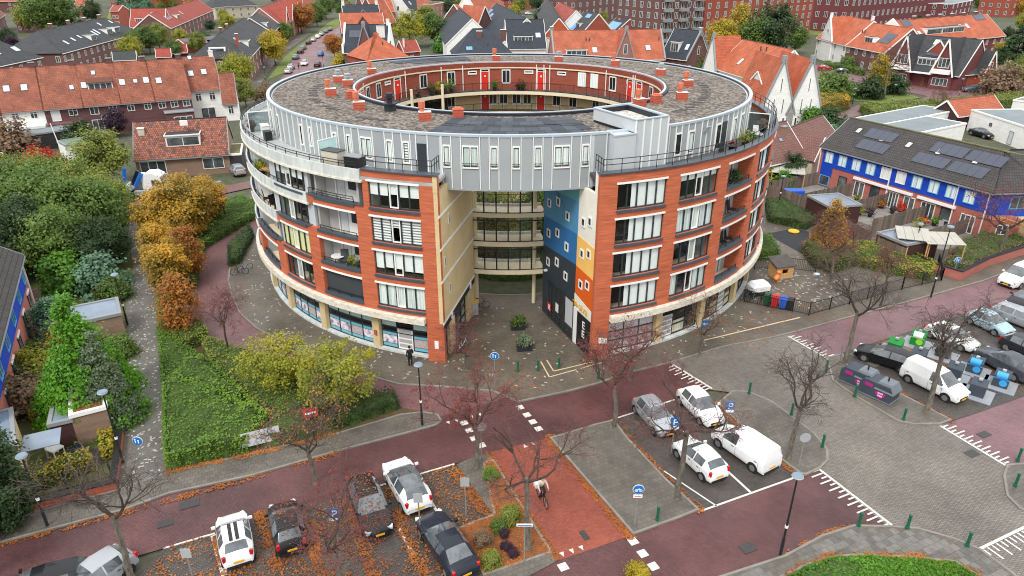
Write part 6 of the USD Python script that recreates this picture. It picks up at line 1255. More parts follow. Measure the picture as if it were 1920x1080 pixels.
LIT=[(band([(1032,822),(1110,915),(1180,1002)],.42),2600,'orange fallen leaves along the right edge of the red cycle path'),(band([(915,852),(975,945),(1040,1045)],.3),1500,'orange fallen leaves along the left edge of the red cycle path'),(P_BED,2200,'fallen leaves covering the flower bed'),(band([(0,1022),(233,962),(467,898),(633,852)],.25),1500,'fallen leaves in the gutter of the main street'),(P_BAY.intersection(Polygon(GP([(300,1030),(850,872),(900,960),(900,1120),(250,1120)]))),6500,'fallen leaves scattered over the parking bays'),(band([(1175,822),(1250,900),(1310,955)],.35),1200,'fallen leaves along the left side of the parked white cars'),(band([(1350,760),(1420,830),(1498,888)],.4),1300,'fallen leaves between the parked cars and the corner island'),(band([(1480,1042),(1540,1008),(1595,990)],.3),900,'fallen leaves in the gutter by the tall street lamp'),(band([(315,888),(465,856),(633,815)],.25),1100,'fallen leaves at the foot of the hedge beside the pavement'),(band([(303,600),(310,740),(316,880)],.22),900,'rust coloured leaves along the right edge of the garden path'),(band([(1600,690),(1700,745),(1785,790)],.35),900,'fallen leaves beside the white van and recycling bins'),(band([(850,620),(900,690),(980,720)],2.0),900,'scattered leaves on the plaza before the passage'),(band([(1400,640),(1480,560),(1560,600)],1.6),700,'scattered leaves outside the playground fence'),(band([(1150,800),(1170,815)],.8),300,'leaves around the tree pit on the island'),(band([(1120,690),(1250,660)],1.2),700,'red leaves in front of the right hand shops'),(band([(1480,1075),(1560,1045),(1720,1046),(1830,1075)],.3),900,'fallen leaves around the lower right verge'),(band([(1680,650),(1790,690),(1900,720)],1.5),800,'fallen leaves among the recycling containers')]+[(band(l_,.34),900,'strip of orange leaves in the parking bays '+t_) for l_,t_ in (([(488,965),(522,1080)],'between the striped white car and the black compact'),([(582,985),(604,1090)],'right of the black compact car'),([(660,930),(668,985),(700,1080)],'left of the leaf covered grey car'),([(740,950),(762,1010),(800,1085)],'between the grey car and the black saloon'),([(855,885),(905,955),(925,965)],'along the walkway beside the empty bay'),([(410,1010),(432,1085)],'left of the striped white car'))]
for i,(po,n,lb) in enumerate(LIT):scatter('fallen_leaves',po,n,.13,'leaf_fallen',lb,'leaves',{2:.08,0:.03}.get(i,.11 if i in (8,9,11,12,15) else.04),40+i)
for x,y,k,s,lb in ((920,898,'shrub_hedge',.46,'green and yellow bush at the top of the flower bed'),(935,993,'shrub_green',.46,'glossy green bush in the middle of the flower bed'),(958,975,'shrub_olive',.6,'bronze green bush behind the glossy one in the flower bed'),(922,1058,'shrub_olive',.52,'yellow green bush at the bottom of the flower bed'),(905,1020,'shrub_twig',.5,'brown seed head clump in the flower bed'),(945,1005,'shrub_purple',.3,'small purple plant in the flower bed, topmost of three'),(950,1030,'shrub_purple',.3,'small purple plant in the flower bed, middle of three'),(962,1042,'shrub_purple',.3,'small purple plant in the flower bed, lowest of three'),(1195,1085,'shrub_yellow',.6,'orange yellow shrub at the bottom edge of the photo')):
 tree(k,x,y,lb,s,name='shrub',cat='shrub',z=.06)
 # bare street trees
def bare_proto(key,seed,h0,spread,leaf=None,nleaf=0,up=.75,twig='twig_brown',bark='bark_grey',r0=.17,lim=4):
 if key in _tp:return _tp[key]
 g=np.random.default_rng(seed);pr=stage.CreateClassPrim('/_'+key);_tp[key]=pr;tr,br,tw=MB(),MB(),MB();tips=[]
 def limb(p,d,L,r,lev):
  n=4 if lev<3 else 3;pts=[p];dd=d.copy()
  for i in range(n):
   dd=dd+g.normal(0,.2 if lev<3 else.28,3);dd[2]+=(.10 if lev<2 else -.03*lev+.04);dd/=np.linalg.norm(dd);pts.append(pts[-1]+dd*L/n)
  (br if lev<2 else tw).tube(pts,np.linspace(r,r*.5,n+1),6 if lev==0 else 4 if lev<2 else 3,cap=False)
  if lev==4:tips.append(pts[-1]);tips.append(pts[1]);return
  for i in range([4,4,4,4][lev]):
   t=g.uniform(.3,1.0) if i else 1.0;k=min(n,max(1,int(round(t*n))));b=np.array(pts[k]);q=dd+g.normal(0,.62,3)*np.array([1,1,.7]);q/=np.linalg.norm(q)
   limb(b,q,L*g.uniform(.54,.76),max(r*.52,.0105),lev+1)
 zz=np.linspace(0,h0,6);off=np.cumsum(g.normal(0,.05,(6,2)),0);off[0]=0;P=np.c_[off,zz];tr.tube(P,np.linspace(r0,r0*.72,6),9);tr.tube([P[0]-[0,0,.1],P[0]+[0,0,.25]],[r0*1.5,r0*.98],9)
 a0=g.uniform(0,6.28)
 for i in range(lim):
  a=a0+6.283*i/lim+g.uniform(-.35,.35);d=np.array([math.cos(a),math.sin(a),up*g.uniform(.6,1.3)]);d/=np.linalg.norm(d);limb(P[-1]-[0,0,g.uniform(0,.4)],d,spread*g.uniform(.55,.8),r0*.5,0)
 obj('trunk',tr,bark,pr,smooth=60);obj('branch',br,'bark_dark',pr,kind='stuff');obj('twigs',tw,twig,pr,kind='stuff')
 if leaf:
  T=np.array(tips);K=g.integers(0,len(T),nleaf//5);q=T[np.repeat(K,5)]+g.normal(0,.13,(len(K)*5,3));v,f=leaf_quads(q,.13,g,.2);obj('leaves',MB().add(v,f),leaf,pr,kind='stuff')
 return pr
bare_proto('bare_wide',1,4.2,3.4,twig='twig_brown');bare_proto('bare_fork',2,4.8,3.0,twig='twig_red',up=.6);bare_proto('bare_red',3,3.6,3.2,'leaf_crimson',900,twig='twig_red',bark='bark_grey');bare_proto('bare_orange',4,3.0,2.9,'leaf_rust',700,twig='twig_brown');bare_proto('bare_young',5,3.2,2.4,'leaf_crimson',200,twig='twig_red',r0=.09,up=1.3,bark='bark_dark',lim=5);bare_proto('bare_low',6,2.6,3.4,'leaf_crimson',500,twig='twig_red',up=.5)
for x,y,k,s,rz,lb in ((246,1085,'bare_wide',1.0,.3,'bare street tree at the bottom left over the low brick wall'),(592,908,'bare_orange',.9,1.2,'small street tree with orange leaves beside the red board'),(893,880,'bare_red',.95,2.2,'reddish leaved street tree left of the cycle path'),(990,1030,'bare_fork',1.0,3.3,'bare forked tree in the flower bed beside the cyclist'),(1147,803,'bare_red',1.0,.8,'red leaved street tree in front of the right brick corner'),(1271,936,'bare_fork',1.05,5.2,'bare tree between the white cars and the island'),(1478,862,'bare_wide',1.0,4.2,'bare tree on the corner island beside the white disc sign'),(1583,682,'bare_wide',1.08,5.6,'bare tree at the road edge left of the black estate car'),(1736,776,'bare_wide',1.12,1.0,'bare tree with white stained trunk beside the white van'),(645,1095,'bare_low',1.0,2.4,'bare tree with red twigs over the dark parked cars at the bottom'),(431,668,'bare_young',1.0,0,'young tree with thin red branches on the loop road'),(1180,712,'bare_low',.75,4,'dark twisted small tree before the right hand shop window'),(1312,668,'bare_orange',.7,2,'small tree with orange leaves before the right shop fronts'),(1560,525,'bare_low',1.0,1.0,'bare tree in the middle of the playground'),(1870,480,'bare_low',1.3,3.1,'bare tree over the brick garden wall at the right edge'),(1650,575,'bare_young',1.0,2,'slim bare tree behind the playground fence'),(870,700,'bare_low',.7,5.1,'low twiggy red tree at the left corner of the passage'),(-40,1100,'bare_wide',1.0,2.5,'bare tree reaching in from the bottom left corner'),(1752,220,'bare_orange',.85,2,'bare brown tree beside the curved street, right'),(1655,186,'bare_fork',1.5,2,'tall thin bare tree before the brown terrace'),(1545,470,'bare_low',.8,2,'sprawling bare shrub tree behind the play mat')):
 c=G(x,y);copy(_tp[k],'bare_tree',lb,'tree',(c[0],c[1],.02),rz,None,s)
tree_proto('larch','cone','leaf_autumn',2.0,5.6,.4,130,70,.3,.2,260);tree('larch',1552,470,'orange yellow pointed tree between the play mat and the wooden fences',1.0)
mass('hedge',[(1470,1095),(1520,1066),(1560,1052),(1640,1060),(1600,1100)],.3,'leaf_bright','low green plants in the lower right verge',seed=24,rough=.6,dens=90)
# ------------------------------------------------------------------ vehicles
def carpaint(n,c,rough=.28,metal=0.0):mat(n,S(*c),.3,.04,1.0,spec=.3,metal=metal,coat=.3)
for n_,c_,mt in (('car_white',(240,241,240),0),('car_silver',(176,180,184),.4),('car_black',(18,19,22),0),('car_navy',(24,32,44),0),('car_grey',(78,82,88),.3),('car_sky',(166,196,208),.2),('car_red',(178,26,44),0),('car_blue',(40,108,190),0),('car_slate',(100,118,128),.3),('car_darkgrey',(48,50,54),.2)):carpaint(n_,c_,metal=mt)
mat('car_glass',S(44,50,54),.05,col2=S(96,104,108),scale=1.3,spec=1.0,coat=.8);plain('tyre',S(26,26,27),.8);plain('wheel_rim',S(150,152,154),.35,.6);plain('tail_red',S(190,24,30),.25);plain('plate_yellow',S(236,176,40),.4);plain('lamp_clear',S(214,222,226),.12);plain('car_trim',S(30,31,33),.5)
# stations from nose to tail: x, roof z, roof half width, belt z, belt half width (unit: metres for a 4 m car)
PROF={
'hatch':(4.0,1.74,[(2.0,.58,.45,.50,.55),(1.92,.70,.62,.60,.74),(1.5,.86,.68,.78,.83),(.98,.98,.66,.90,.86),(.80,1.08,.64,.92,.86),(.18,1.44,.56,.95,.87),(-.28,1.49,.57,.97,.87),(-.36,1.49,.57,.97,.87),(-1.18,1.44,.55,1.0,.86),(-1.34,1.40,.54,1.02,.84),(-1.74,1.08,.60,1.02,.80),(-1.93,.92,.62,.84,.76),(-2.0,.55,.60,.50,.70)],(3,5),(9,10)),
'estate':(4.6,1.8,[(2.3,.58,.48,.50,.58),(2.2,.72,.66,.62,.78),(1.7,.90,.72,.80,.86),(1.1,1.0,.68,.92,.89),(.9,1.1,.66,.94,.89),(.2,1.44,.58,.96,.90),(-.35,1.50,.59,.98,.90),(-.43,1.50,.59,.98,.90),(-1.5,1.47,.57,1.0,.89),(-1.85,1.40,.56,1.02,.86),(-2.12,1.08,.62,1.02,.82),(-2.25,.92,.64,.86,.78),(-2.3,.5,.62,.48,.72)],(3,5),(9,10)),
'sedan':(4.9,1.84,[(2.45,.56,.5,.50,.6),(2.35,.70,.7,.62,.8),(1.8,.88,.74,.80,.88),(1.05,.98,.70,.90,.90),(.85,1.06,.68,.92,.90),(.1,1.38,.58,.95,.91),(-.45,1.43,.59,.97,.91),(-.53,1.43,.59,.97,.91),(-1.0,1.40,.57,.99,.90),(-1.15,1.37,.56,1.0,.89),(-1.85,1.06,.66,.98,.86),(-2.38,.98,.68,.86,.78),(-2.45,.5,.64,.48,.72)],(3,5),(9,10)),
'suv':(4.4,1.84,[(2.2,.68,.5,.60,.6),(2.1,.86,.68,.74,.8),(1.65,1.02,.74,.92,.88),(1.1,1.10,.70,1.0,.90),(.9,1.2,.68,1.02,.90),(.2,1.56,.60,1.06,.91),(-.33,1.62,.61,1.08,.91),(-.41,1.62,.61,1.08,.91),(-1.3,1.58,.58,1.12,.90),(-1.6,1.50,.57,1.14,.88),(-1.98,1.18,.64,1.12,.84),(-2.15,1.0,.66,.9,.80),(-2.2,.6,.64,.56,.74)],(3,5),(9,10)),
'van':(4.4,1.84,[(2.2,.62,.5,.52,.62),(2.1,.84,.70,.70,.80),(1.72,1.02,.74,.92,.88),(1.35,1.12,.72,1.0,.90),(1.15,1.24,.70,1.02,.90),(.55,1.72,.64,1.06,.91),(.0,1.80,.66,1.08,.91),(-.1,1.80,.66,1.08,.91),(-1.9,1.80,.66,1.1,.91),(-2.08,1.76,.66,1.1,.90),(-2.18,1.2,.74,1.1,.88),(-2.2,.9,.76,.8,.86),(-2.2,.5,.76,.45,.84)],(3,5),(99,99)),
}
PROF['bigvan']=(5.2,1.95,[(a*1.18,b*1.06 if b>1.3 else b*1.08,c*1.08,d*1.06,e*1.07) for a,b,c,d,e in PROF['van'][2]],(3,5),(99,99))
def car_parts(t,kind,paint,sx=1.0,plate=True,roof=None,van_windows=True):
 L,W,st,ws,rw=PROF[kind];st=np.array(st);st[:,0]*=sx;k=W/1.74;sid=.28
 rings=[]
 for x,zt,wt,zb,wb in st:
  h=[(0,zt),(wt*.72,zt-.015),(wt,zt-.05),(max(wb-.03,wt),max(zb,.3)),(wb,max(zb-.1,.28)),(wb*1.0,.52 if zb>.55 else.4),(wb-.03,.32),(wb-.14,.22)]
  rings.append([(x,y,z) for y,z in h]+[(x,0,.22)]+[(x,-y,z) for y,z in h[:0:-1]])
 R=np.array(rings);n=R.shape[1];body,glass=MB(),{'windscreen':MB(),'rear_window':MB(),'side_window':MB(),'side_window_r':MB()}
 rf=MB()
 for i in range(len(st)-1):
  for j in range(n):
   q=[R[i,j],R[i+1,j],R[i+1,(j+1)%n],R[i,(j+1)%n]];top=j in (0,1,n-1,n-2);sd=j in (2,n-3);dst=body
   if top and ws[0]<=i<ws[1]:dst=glass['windscreen']
   elif top and rw[0]<=i<rw[1] and j in (0,n-1,1,n-2):dst=glass['rear_window']
   elif sd and i in (4,5) or sd and i==7 and (kind not in ('van','bigvan')) or (sd and i==7 and False):dst=glass['side_window' if j==2 else 'side_window_r']
   elif top and 5<=i<9 and roof:dst=rf
   dst.add(q,[[0,1,2,3]])
 for e,i in ((0,0),(1,-1)):body.add(R[i],[[0,q+1,q] if e==0 else [0,q,q+1] for q in range(1,n-1)])
 def weld(mb):
  m=trimesh.Trimesh(*mb.arrays(),process=True);m.merge_vertices();m.fix_normals();return m
 obj('body',weld(body),paint,t,smooth=38)
 if roof and rf.v:obj('roof',weld(rf),roof,t,smooth=38)
 for g_n,mb in glass.items():
  if mb.v:obj(g_n[:11] if g_n.startswith('side') else g_n,weld(mb),'car_glass',t,smooth=30)
 X0,X1=st[0,0],st[-1,0];wx=(X0-.78*L/4.2,X1+.72*L/4.2);yb=W/2-.0
 wr=.31 if L<4.3 else.33
 for x in wx:
  wy=np.interp(-x,-st[:,0],st[:,4])
  for s_ in (-1,1):
   tube=lambda r,y0,y1,m=14:MB().tube([(x,s_*y0,wr),(x,s_*y1,wr)],[r,r],m)
   obj('wheel_arch',tube(wr+.07,wy-.25,wy+.006),'car_trim',t)
   w_=obj('wheel',tube(wr,wy-.22,wy+.015),'tyre',t);obj('rim',tube(wr*.66,wy-.1,wy+.022,10),'wheel_rim',w_)
 wn,wt_=st[1,4],st[-2,4]
 for s_ in (-1,1):
  obj('headlight',MB().obox((X0-.16,s_*(wn-.17),st[1,3]+.0),(.26,.3,.15),-s_*.35),'lamp_clear',t)
  obj('tail_light',MB().obox((X1+.09,s_*(wt_-.08),st[-2,3]+.02),(.14,.16,.3 if kind!='sedan' else.16),s_*.3),'tail_red',t)
  for xa in (st[4,0]-.12,st[6,0],st[8,0]+.1):obj('door_seam',MB().box(xa-.008,xa+.008,s_*st[6,4]-.004,s_*st[6,4]+.004,.36,st[6,3]-.12),'car_trim',t)
  for xa in (st[6,0]+.22,st[8,0]+.3):obj('door_handle',MB().obox((xa,s_*(st[6,4]+.012),st[6,3]-.16),(.18,.03,.035)),'car_trim',t)
  obj('mirror',MB().obox((st[4,0]-.05,s_*(st[4,4]+.1),st[4,3]+.1),(.12,.2,.13)),paint,t)
 obj('grille',MB().obox((X0-.01,0,.46),(.07,wn*1.1,.16)),'car_trim',t);obj('bumper',MB().obox((X0-.06,0,.28),(.16,wn*1.5,.1)),'car_trim',t);obj('bumper',MB().obox((X1+.04,0,.3),(.12,wt_*1.6,.12)),'car_trim',t)
 if plate:
  obj('number_plate',MB().obox((X0+.04,0,.40),(.03,.5,.11)),'plate_yellow',t);obj('number_plate',MB().obox((X1-.03,0,.56),(.03,.5,.11)),'plate_yellow',t)
 return R
def car(kind,paint,front,rear,label,sx=1.0,roof=None,cat='car',z=.005,group=None,leaves=0):
 F,B=G(*front)[:2],G(*rear)[:2];c=(F+B)/2;d=F-B
 t=thing('van' if cat=='van' else 'parked_car',label,cat,(c[0],c[1],z),math.atan2(d[1],d[0]),group);R_=car_parts(t,kind,paint,sx,roof=roof)
 if leaves:
  g=np.random.default_rng(leaves);x=g.uniform(R_[-2,0,0],R_[1,0,0],leaves);zz=np.interp(-x,-R_[:,0,0],R_[:,0,2]);v,f=leaf_quads(np.c_[x,g.uniform(-.55,.55,leaves),zz+.015],.11,g,3.0);obj('fallen_leaves',MB().add(v,f),'leaf_fallen',t,kind='stuff')
 return t
car('hatch','car_silver',(1254,822),(1201,762),'silver hatchback nearest the tree pit on the island side of the bays')
car('hatch','car_white',(1340,803),(1284,746),'white hatchback with black lower grille beside the blue parking sign')
car('hatch','car_white',(1281,846),(1340,900),'small white hatchback seen from behind with red tail lights',.95)
c_=car('van','car_white',(1350,822),(1440,885),'white panel van parked beside the corner island',cat='van')
c_=car('hatch','car_white',(437,985),(450,1062),'white small car with two black stripes over the roof',.92)
for y in (-.16,.16):obj('stripe',MB().add([(x,y+e,z) for x,z in ((-1.2,1.462),(-.3,1.508),(.15,1.462)) for e in (-.09,.09)],[[0,2,3,1],[2,4,5,3]]),'car_trim',c_)
car('hatch','car_black',(533,965),(549,1036),'black compact car with leaves on its roof in the parking bays',.96,leaves=90)
c_=car('estate','car_black',(714,1012),(676,915),'dark grey car covered in fallen leaves facing the viewer',leaves=170)
car('suv','car_white',(742,885),(786,962),'white crossover with black glass roof in the parking bays',roof='car_glass')
car('sedan','car_navy',(806,985),(872,1085),'glossy black saloon at the bottom edge of the photo')
car('hatch','car_silver',(155,1118),(205,1082),'pale silver car cut by the bottom edge at the left');car('estate','car_black',(50,1125),(110,1108),'dark car under the bare tree in the bottom left corner')
car('estate','car_black',(1618,668),(1700,695),'black estate car beside the glass recycling bins',.96)
car('van','car_white',(1793,752),(1706,708),'white small van with side window behind the white stained tree',cat='van')
car('hatch','car_white',(1822,660),(1742,625),'white hatchback beside the green recycling bin');car('hatch','car_sky',(1888,633),(1818,600),'pale blue small car in the right hand car park',.9);car('estate','car_silver',(1955,625),(1868,592),'silver estate car behind the pale blue small car')
car('suv','car_grey',(1842,672),(1922,716),'dark grey crossover beside the paper recycling bins');car('hatch','car_darkgrey',(1960,680),(1893,652),'dark grey hatchback cut by the right edge above the crossover')
car('bigvan','car_white',(1862,548),(1955,512),'large white van parked at the right edge of the street',cat='van');car('estate','car_black',(1880,590),(1960,555),'black car behind the silver estate at the right edge')
car('estate','car_silver',(438,318),(453,332),'silver estate car parked by the carport',.95);car('sedan','car_black',(1868,264),(1812,248),'black saloon in front of the white flat roofed house',.95)
car('hatch','car_red',(1560,132),(1533,131),'red car parked along the hedge of the brown terrace');car('hatch','car_navy',(1561,137),(1588,138),'dark blue car parked next to the red one');car('suv','car_slate',(1808,172),(1838,172),'blue grey off road car parked by the dark gabled house')
FARC={}
for n_,k_,p_ in (('far_white','hatch','car_white'),('far_grey','estate','car_slate'),('far_dark','estate','car_black'),('far_silver','hatch','car_silver'),('far_blue','hatch','car_blue')):
 FARC[n_]=stage.CreateClassPrim('/_'+n_);car_parts(FARC[n_],k_,p_)
nd=math.atan2(*(G(640,50)[:2]-G(555,125)[:2])[::-1])
for i,(x,y,k,d,lb) in enumerate(((546,129,'far_silver',0,'pale car parked nearest the roof edge on the north street'),(541,137,'far_silver',0,'pale blue car half hidden by the roof edge'),(555,110,'far_grey',0,'grey blue car parked on the left of the north street before the dark one'),(564,99,'far_dark',0,'dark car parked on the left of the north street'),(569,92,'far_grey',0,'slate car parked next to the dark one'),(579,82,'far_dark',0,'small dark car beside the verge'),(588,77,'far_silver',0,'silver car in the north street row'),(596,71,'far_white',0,'white car in the north street row'),(603,66,'far_silver',0,'pale car behind the white one'),(611,61,'far_grey',0,'far blue grey car in the north street row'),(619,57,'far_grey',0,'farthest car of the north street row'),(571,122,'far_white',3.14,'white car driving on the north street'),(596,124,'far_dark',0,'black car parked on the right of the north street'),(602,104,'far_blue',0,'blue car parked on the right of the north street'))):
 c=G(x,y);copy(FARC[k],'distant_car',lb,'car',(c[0],c[1],-.03),nd+d)
for i,(x,y,k,d,lb) in enumerate(((1146,33,'far_white',.3,'white car in the far car park, first of three'),(1168,35,'far_white',.3,'white car in the far car park, middle of three'),(1189,37,'far_white',.3,'white car in the far car park, beside the blue one'),(1205,39,'far_blue',.3,'bright blue car in the far car park'),(1134,21,'far_silver',.3,'white car before the brown flats'),(1116,22,'far_dark',.3,'black car before the brown flats'),(1198,21,'far_silver',.3,'silver car under the far trees'),(980,33,'far_dark',1.5,'dark car at the small square'),(991,27,'far_white',.5,'white car at the small square'),(1182,20,'far_blue',.3,'blue car under the far trees'))):
 c=G(x,y);copy(FARC[k],'distant_car',lb,'car',(c[0],c[1],-.03),d)
 # lorry with loading crane
tc=G(272,368);t=thing('crane_lorry','white and blue lorry with folded loading crane beside the grove','lorry',(tc[0],tc[1],.03),.1)
obj('cab',usdkit.meshkit.arrays and trimesh.convex.convex_hull(np.array([(x,y,z) for x,z in ((.9,.7),(3.0,.7),(3.05,1.5),(2.75,2.9),(2.0,3.35),(.9,3.3)) for y in (-1.2,1.2)])),'car_white',t)
obj('windscreen',MB().add([(3.07,-1.0,1.7),(3.07,1.0,1.7),(2.82,.95,2.75),(2.82,-.95,2.75)],[[0,1,2,3]]),'car_glass',t);obj('side_window',MB().box(1.7,2.6,-1.22,-1.2,1.7,2.5),'car_glass',t);obj('skirt',MB().box(1.3,3.0,-1.23,1.23,.35,.9),'car_blue',t);obj('frame',MB().box(-3.6,1.0,-.5,.5,.7,1.0),'car_trim',t);obj('tank',MB().box(-.8,.8,-1.15,-.5,.5,1.0),'car_silver',t);obj('load_bed',MB().box(-3.8,-1.2,-1.2,1.2,1.0,1.2),'car_silver',t)
for x in (2.1,-1.4,-2.7):
 for s_ in (-1,1):w_=obj('wheel',MB().tube([(x,s_*.9,.5),(x,s_*1.25,.5)],[.5,.5],14),'tyre',t);obj('rim',MB().tube([(x,s_*1.1,.5),(x,s_*1.27,.5)],[.28,.28],10),'car_blue',w_)
obj('crane_column',MB().box(.1,.6,-.3,.3,1,3.2),'car_white',t);obj('crane_arm',MB().bar((.3,-.2,3.2),(-.6,-.8,1.5),.42),'car_blue',t);obj('crane_arm',MB().bar((-.3,.3,3.4),(-1.4,.3,1.5),.4),'car_navy',t);obj('crane_arm',MB().bar((-1.8,0,3.9),(-2.2,-.2,1.4),.4),'car_blue',t);obj('crane_base',MB().box(-2.6,-1.6,-.8,.8,1.2,1.8),'car_white',t)
# ------------------------------------------------------------------ street furniture
def tall(bx,by,ty):
 """Height of a mast whose foot is at (bx, by) and whose top appears at row ty."""
 p=G(bx,by);lo,hi=0,25
 for _ in range(40):
  m=(lo+hi)/2;d=np.array([p[0],p[1],m-CAM_H]);y=540-FOC*(d@_cu)/(d@_fw)
  lo,hi=(m,hi) if y>ty else (lo,m)
 return p,lo
def lamp(b,ty,label,ring=True):
 p,h=tall(b[0],b[1],ty);t=thing('street_lamp',label,'street lamp',(p[0],p[1],.05))
 obj('pole',MB().tube([(0,0,0),(0,0,1.2),(0,0,1.25),(0,0,h)],[.085,.085,.06,.045],10),'iron_black',t)
 hd=obj('lamp_head',MB().tube([(0,0,h),(0,0,h+.12),(0,0,h+.2),(0,0,h+.26)],[.1,.26,.3,.22],18),'sign_back',t,smooth=30);obj('lamp_shade',MB().tube([(0,0,h+.26),(0,0,h+.29)],[.28,.22],18),'lamp_glass',hd)
 if ring:obj('number_band',MB().cyl((0,0),.09,1.9,2.05,10),'sign_white',t)
 return t
for b,ty,lb in (((90,988),862,'black street lamp in front of the low brick garden wall'),((240,611),520,'black street lamp at the small shed beside the garden path'),((232,870),742,'street lamp partly behind the grey conifer'),((792,799),690,'black street lamp at the tip of the corner hedge pavement'),((1463,1041),900,'tall street lamp in the lower right beside the verge'),((1745,558),430,'street lamp at the corner of the playground fence'),((1710,483),424,'street lamp beside the garden sheds'),((1459,390),334,'street lamp beside the grey wooden fence'),((240,462),395,'street lamp at the edge of the grove'),((424,415),345,'street lamp beside the verge by the ditch'),((418,400),372,'thin lamp before the bungalow'),((500,160),128,'street lamp behind the roof edge at the north street'),((490,175),155,'street lamp beside the yellow green corner trees'),((1670,203),161,'street lamp on the edge of the street island'),((1598,195),168,'street lamp at the noticeboards by the white gables'),((607,130),96,'street lamp on the right side of the north street'),((1795,190),150,'street lamp beside the curved street, far right')):lamp(b,ty,lb)
def post(b,ty,label,kind,name='traffic_sign',cat='sign',face=None):
 p,h=tall(b[0],b[1],ty);t=thing(name,label,cat,(p[0],p[1],.08),0 if face is None else face)
 h-=.08;obj('pole',MB().cyl((0,0),.035,0,h,8),'pole_grey',t)
 disc=lambda r,y,m,n,pa,z=0:obj(n,MB().tube([(0,y,h-.3+z),(0,y-.02,h-.3+z)],[r,r],20),m,pa)
 if kind=='blue_round':
  d=disc(.32,-.05,'sign_white','sign_disc',t);disc(.29,-.075,'sign_blue','sign_face',d)
  obj('pictogram',MB().box(-.14,-.08,-.11,-.1,h-.42,h-.2).box(-.16,-.06,-.11,-.1,h-.19,h-.12).box(.04,.1,-.11,-.1,h-.45,h-.28).box(.02,.12,-.11,-.1,h-.27,h-.21),'sign_white',d)
 elif kind=='cycle':
  d=disc(.32,-.05,'sign_white','sign_disc',t);disc(.29,-.075,'sign_blue','sign_face',d)
  for x in (-.12,.12):obj('pictogram_wheel',MB().tube([(x+.08*math.cos(a),-.105,h-.36+.08*math.sin(a)) for a in np.linspace(0,6.3,13)],.015,4),'sign_white',d)
  obj('pictogram',MB().bar((-.12,-.105,h-.36),(.04,-.105,h-.22),.03).bar((.12,-.105,h-.36),(.04,-.105,h-.22),.03),'sign_white',d);obj('sub_plate',MB().box(-.25,.25,-.07,-.04,h-.9,h-.68),'sign_white',t);obj('arrow',MB().box(-.18,.18,-.075,-.07,h-.81,h-.77),'sign_red',t)
 elif kind=='parking':
  d=obj('sign_plate',MB().box(-.28,.28,-.07,-.04,h-.62,h),'sign_blue',t);m=meshkit.text_mesh('P',.4,.01,True);v=np.array(m.vertices);obj('lettering',(np.c_[v[:,0]-.14,-.075-v[:,2],v[:,1]+h-.52],np.array(m.faces)),'sign_white',d);obj('sub_plate',MB().box(-.28,.28,-.07,-.04,h-.82,h-.65),'sign_white',t)
 elif kind=='arrow':
  d=obj('sign_plate',MB().box(-.32,.32,-.07,-.04,h-.62,h),'sign_blue',t);obj('arrow',MB().box(-.1,.22,-.08,-.07,h-.35,h-.27).add([(-.24,-.08,h-.31),(-.06,-.08,h-.17),(-.06,-.08,h-.45)],[[0,2,1]]),'sign_white',d)
 elif kind=='back':obj('sign_back',MB().box(-.25,.25,-.06,-.03,h-.6,h),'sign_back',t)
 elif kind=='back_round':disc(.34,-.05,'sign_back','sign_back',t)
 elif kind=='no_entry':d=disc(.4,-.05,'sign_red','sign_disc',t);obj('bar',MB().box(-.28,.28,-.09,-.07,h-.38,h-.24),'sign_white',d);obj('sub_plate',MB().box(-.3,.3,-.06,-.03,h-1.2,h-.75),'sign_white',t)
 elif kind=='street_name':obj('name_plate',MB().box(-.42,.42,-.05,-.02,h-.14,h+.02),'sign_white',t);obj('name_line',MB().box(-.35,.35,-.055,-.05,h-.09,h-.04),'sign_blue',t)
 elif kind=='camera':obj('white_box',MB().box(-.3,.3,-.2,.1,h-.2,h+.1),'sign_white',t)
 return t
for b,ty,k,lb in (((928,723),660,'blue_round','round blue cyclist sign on the plaza before the passage'),((277,891),818,'blue_round','round blue footpath sign at the mouth of the garden path'),((1190,986),908,'cycle','round blue sign with white sub plate beside the cycle path'),((638,1046),952,'parking','blue parking sign under the red twigs in the bays'),((1357,830),752,'parking','blue parking sign between white hatchback and corner island'),((1258,852),782,'parking','blue parking sign before the silver hatchback'),((1316,655),600,'arrow','square blue arrow sign before the right shop fronts'),((1497,876),812,'back_round','white back of a round sign on the corner island'),((874,970),895,'back','grey sign back at the edge of the empty parking bay'),((789,1005),925,'back','grey sign back between crossover and black saloon'),((362,1085),1028,'back','grey sign back at the bottom left of the bays'),((903,862),792,'back_round','pale round sign back at the crossing beside the flower bed'),((983,1057),982,'street_name','street name sign in the flower bed beside the bare forked tree'),((1125,712),637,'camera','thin post with small white box before the right brick corner'),((1580,185),158,'no_entry','red and white no entry sign by the street island'),((262,432),390,'arrow','small blue sign at the far end of the garden path'),((1785,522),482,'blue_round','small blue sign on a grey post before the brick garden wall'),((430,175),160,'arrow','blue street sign under the yellow green trees at the corner')):post(b,ty,lb,k)
bp=stage.CreateClassPrim('/_bollard');obj('post',MB().tube([(0,0,0),(0,0,.12),(0,0,.13),(0,0,.8),(0,0,.84),(0,0,.95),(0,0,1.0)],[.12,.12,.085,.075,.1,.09,.03],12),'bollard_green',bp,smooth=40);obj('ring',MB().cyl((0,0),.095,.6,.66,12),'bollard_green',bp)
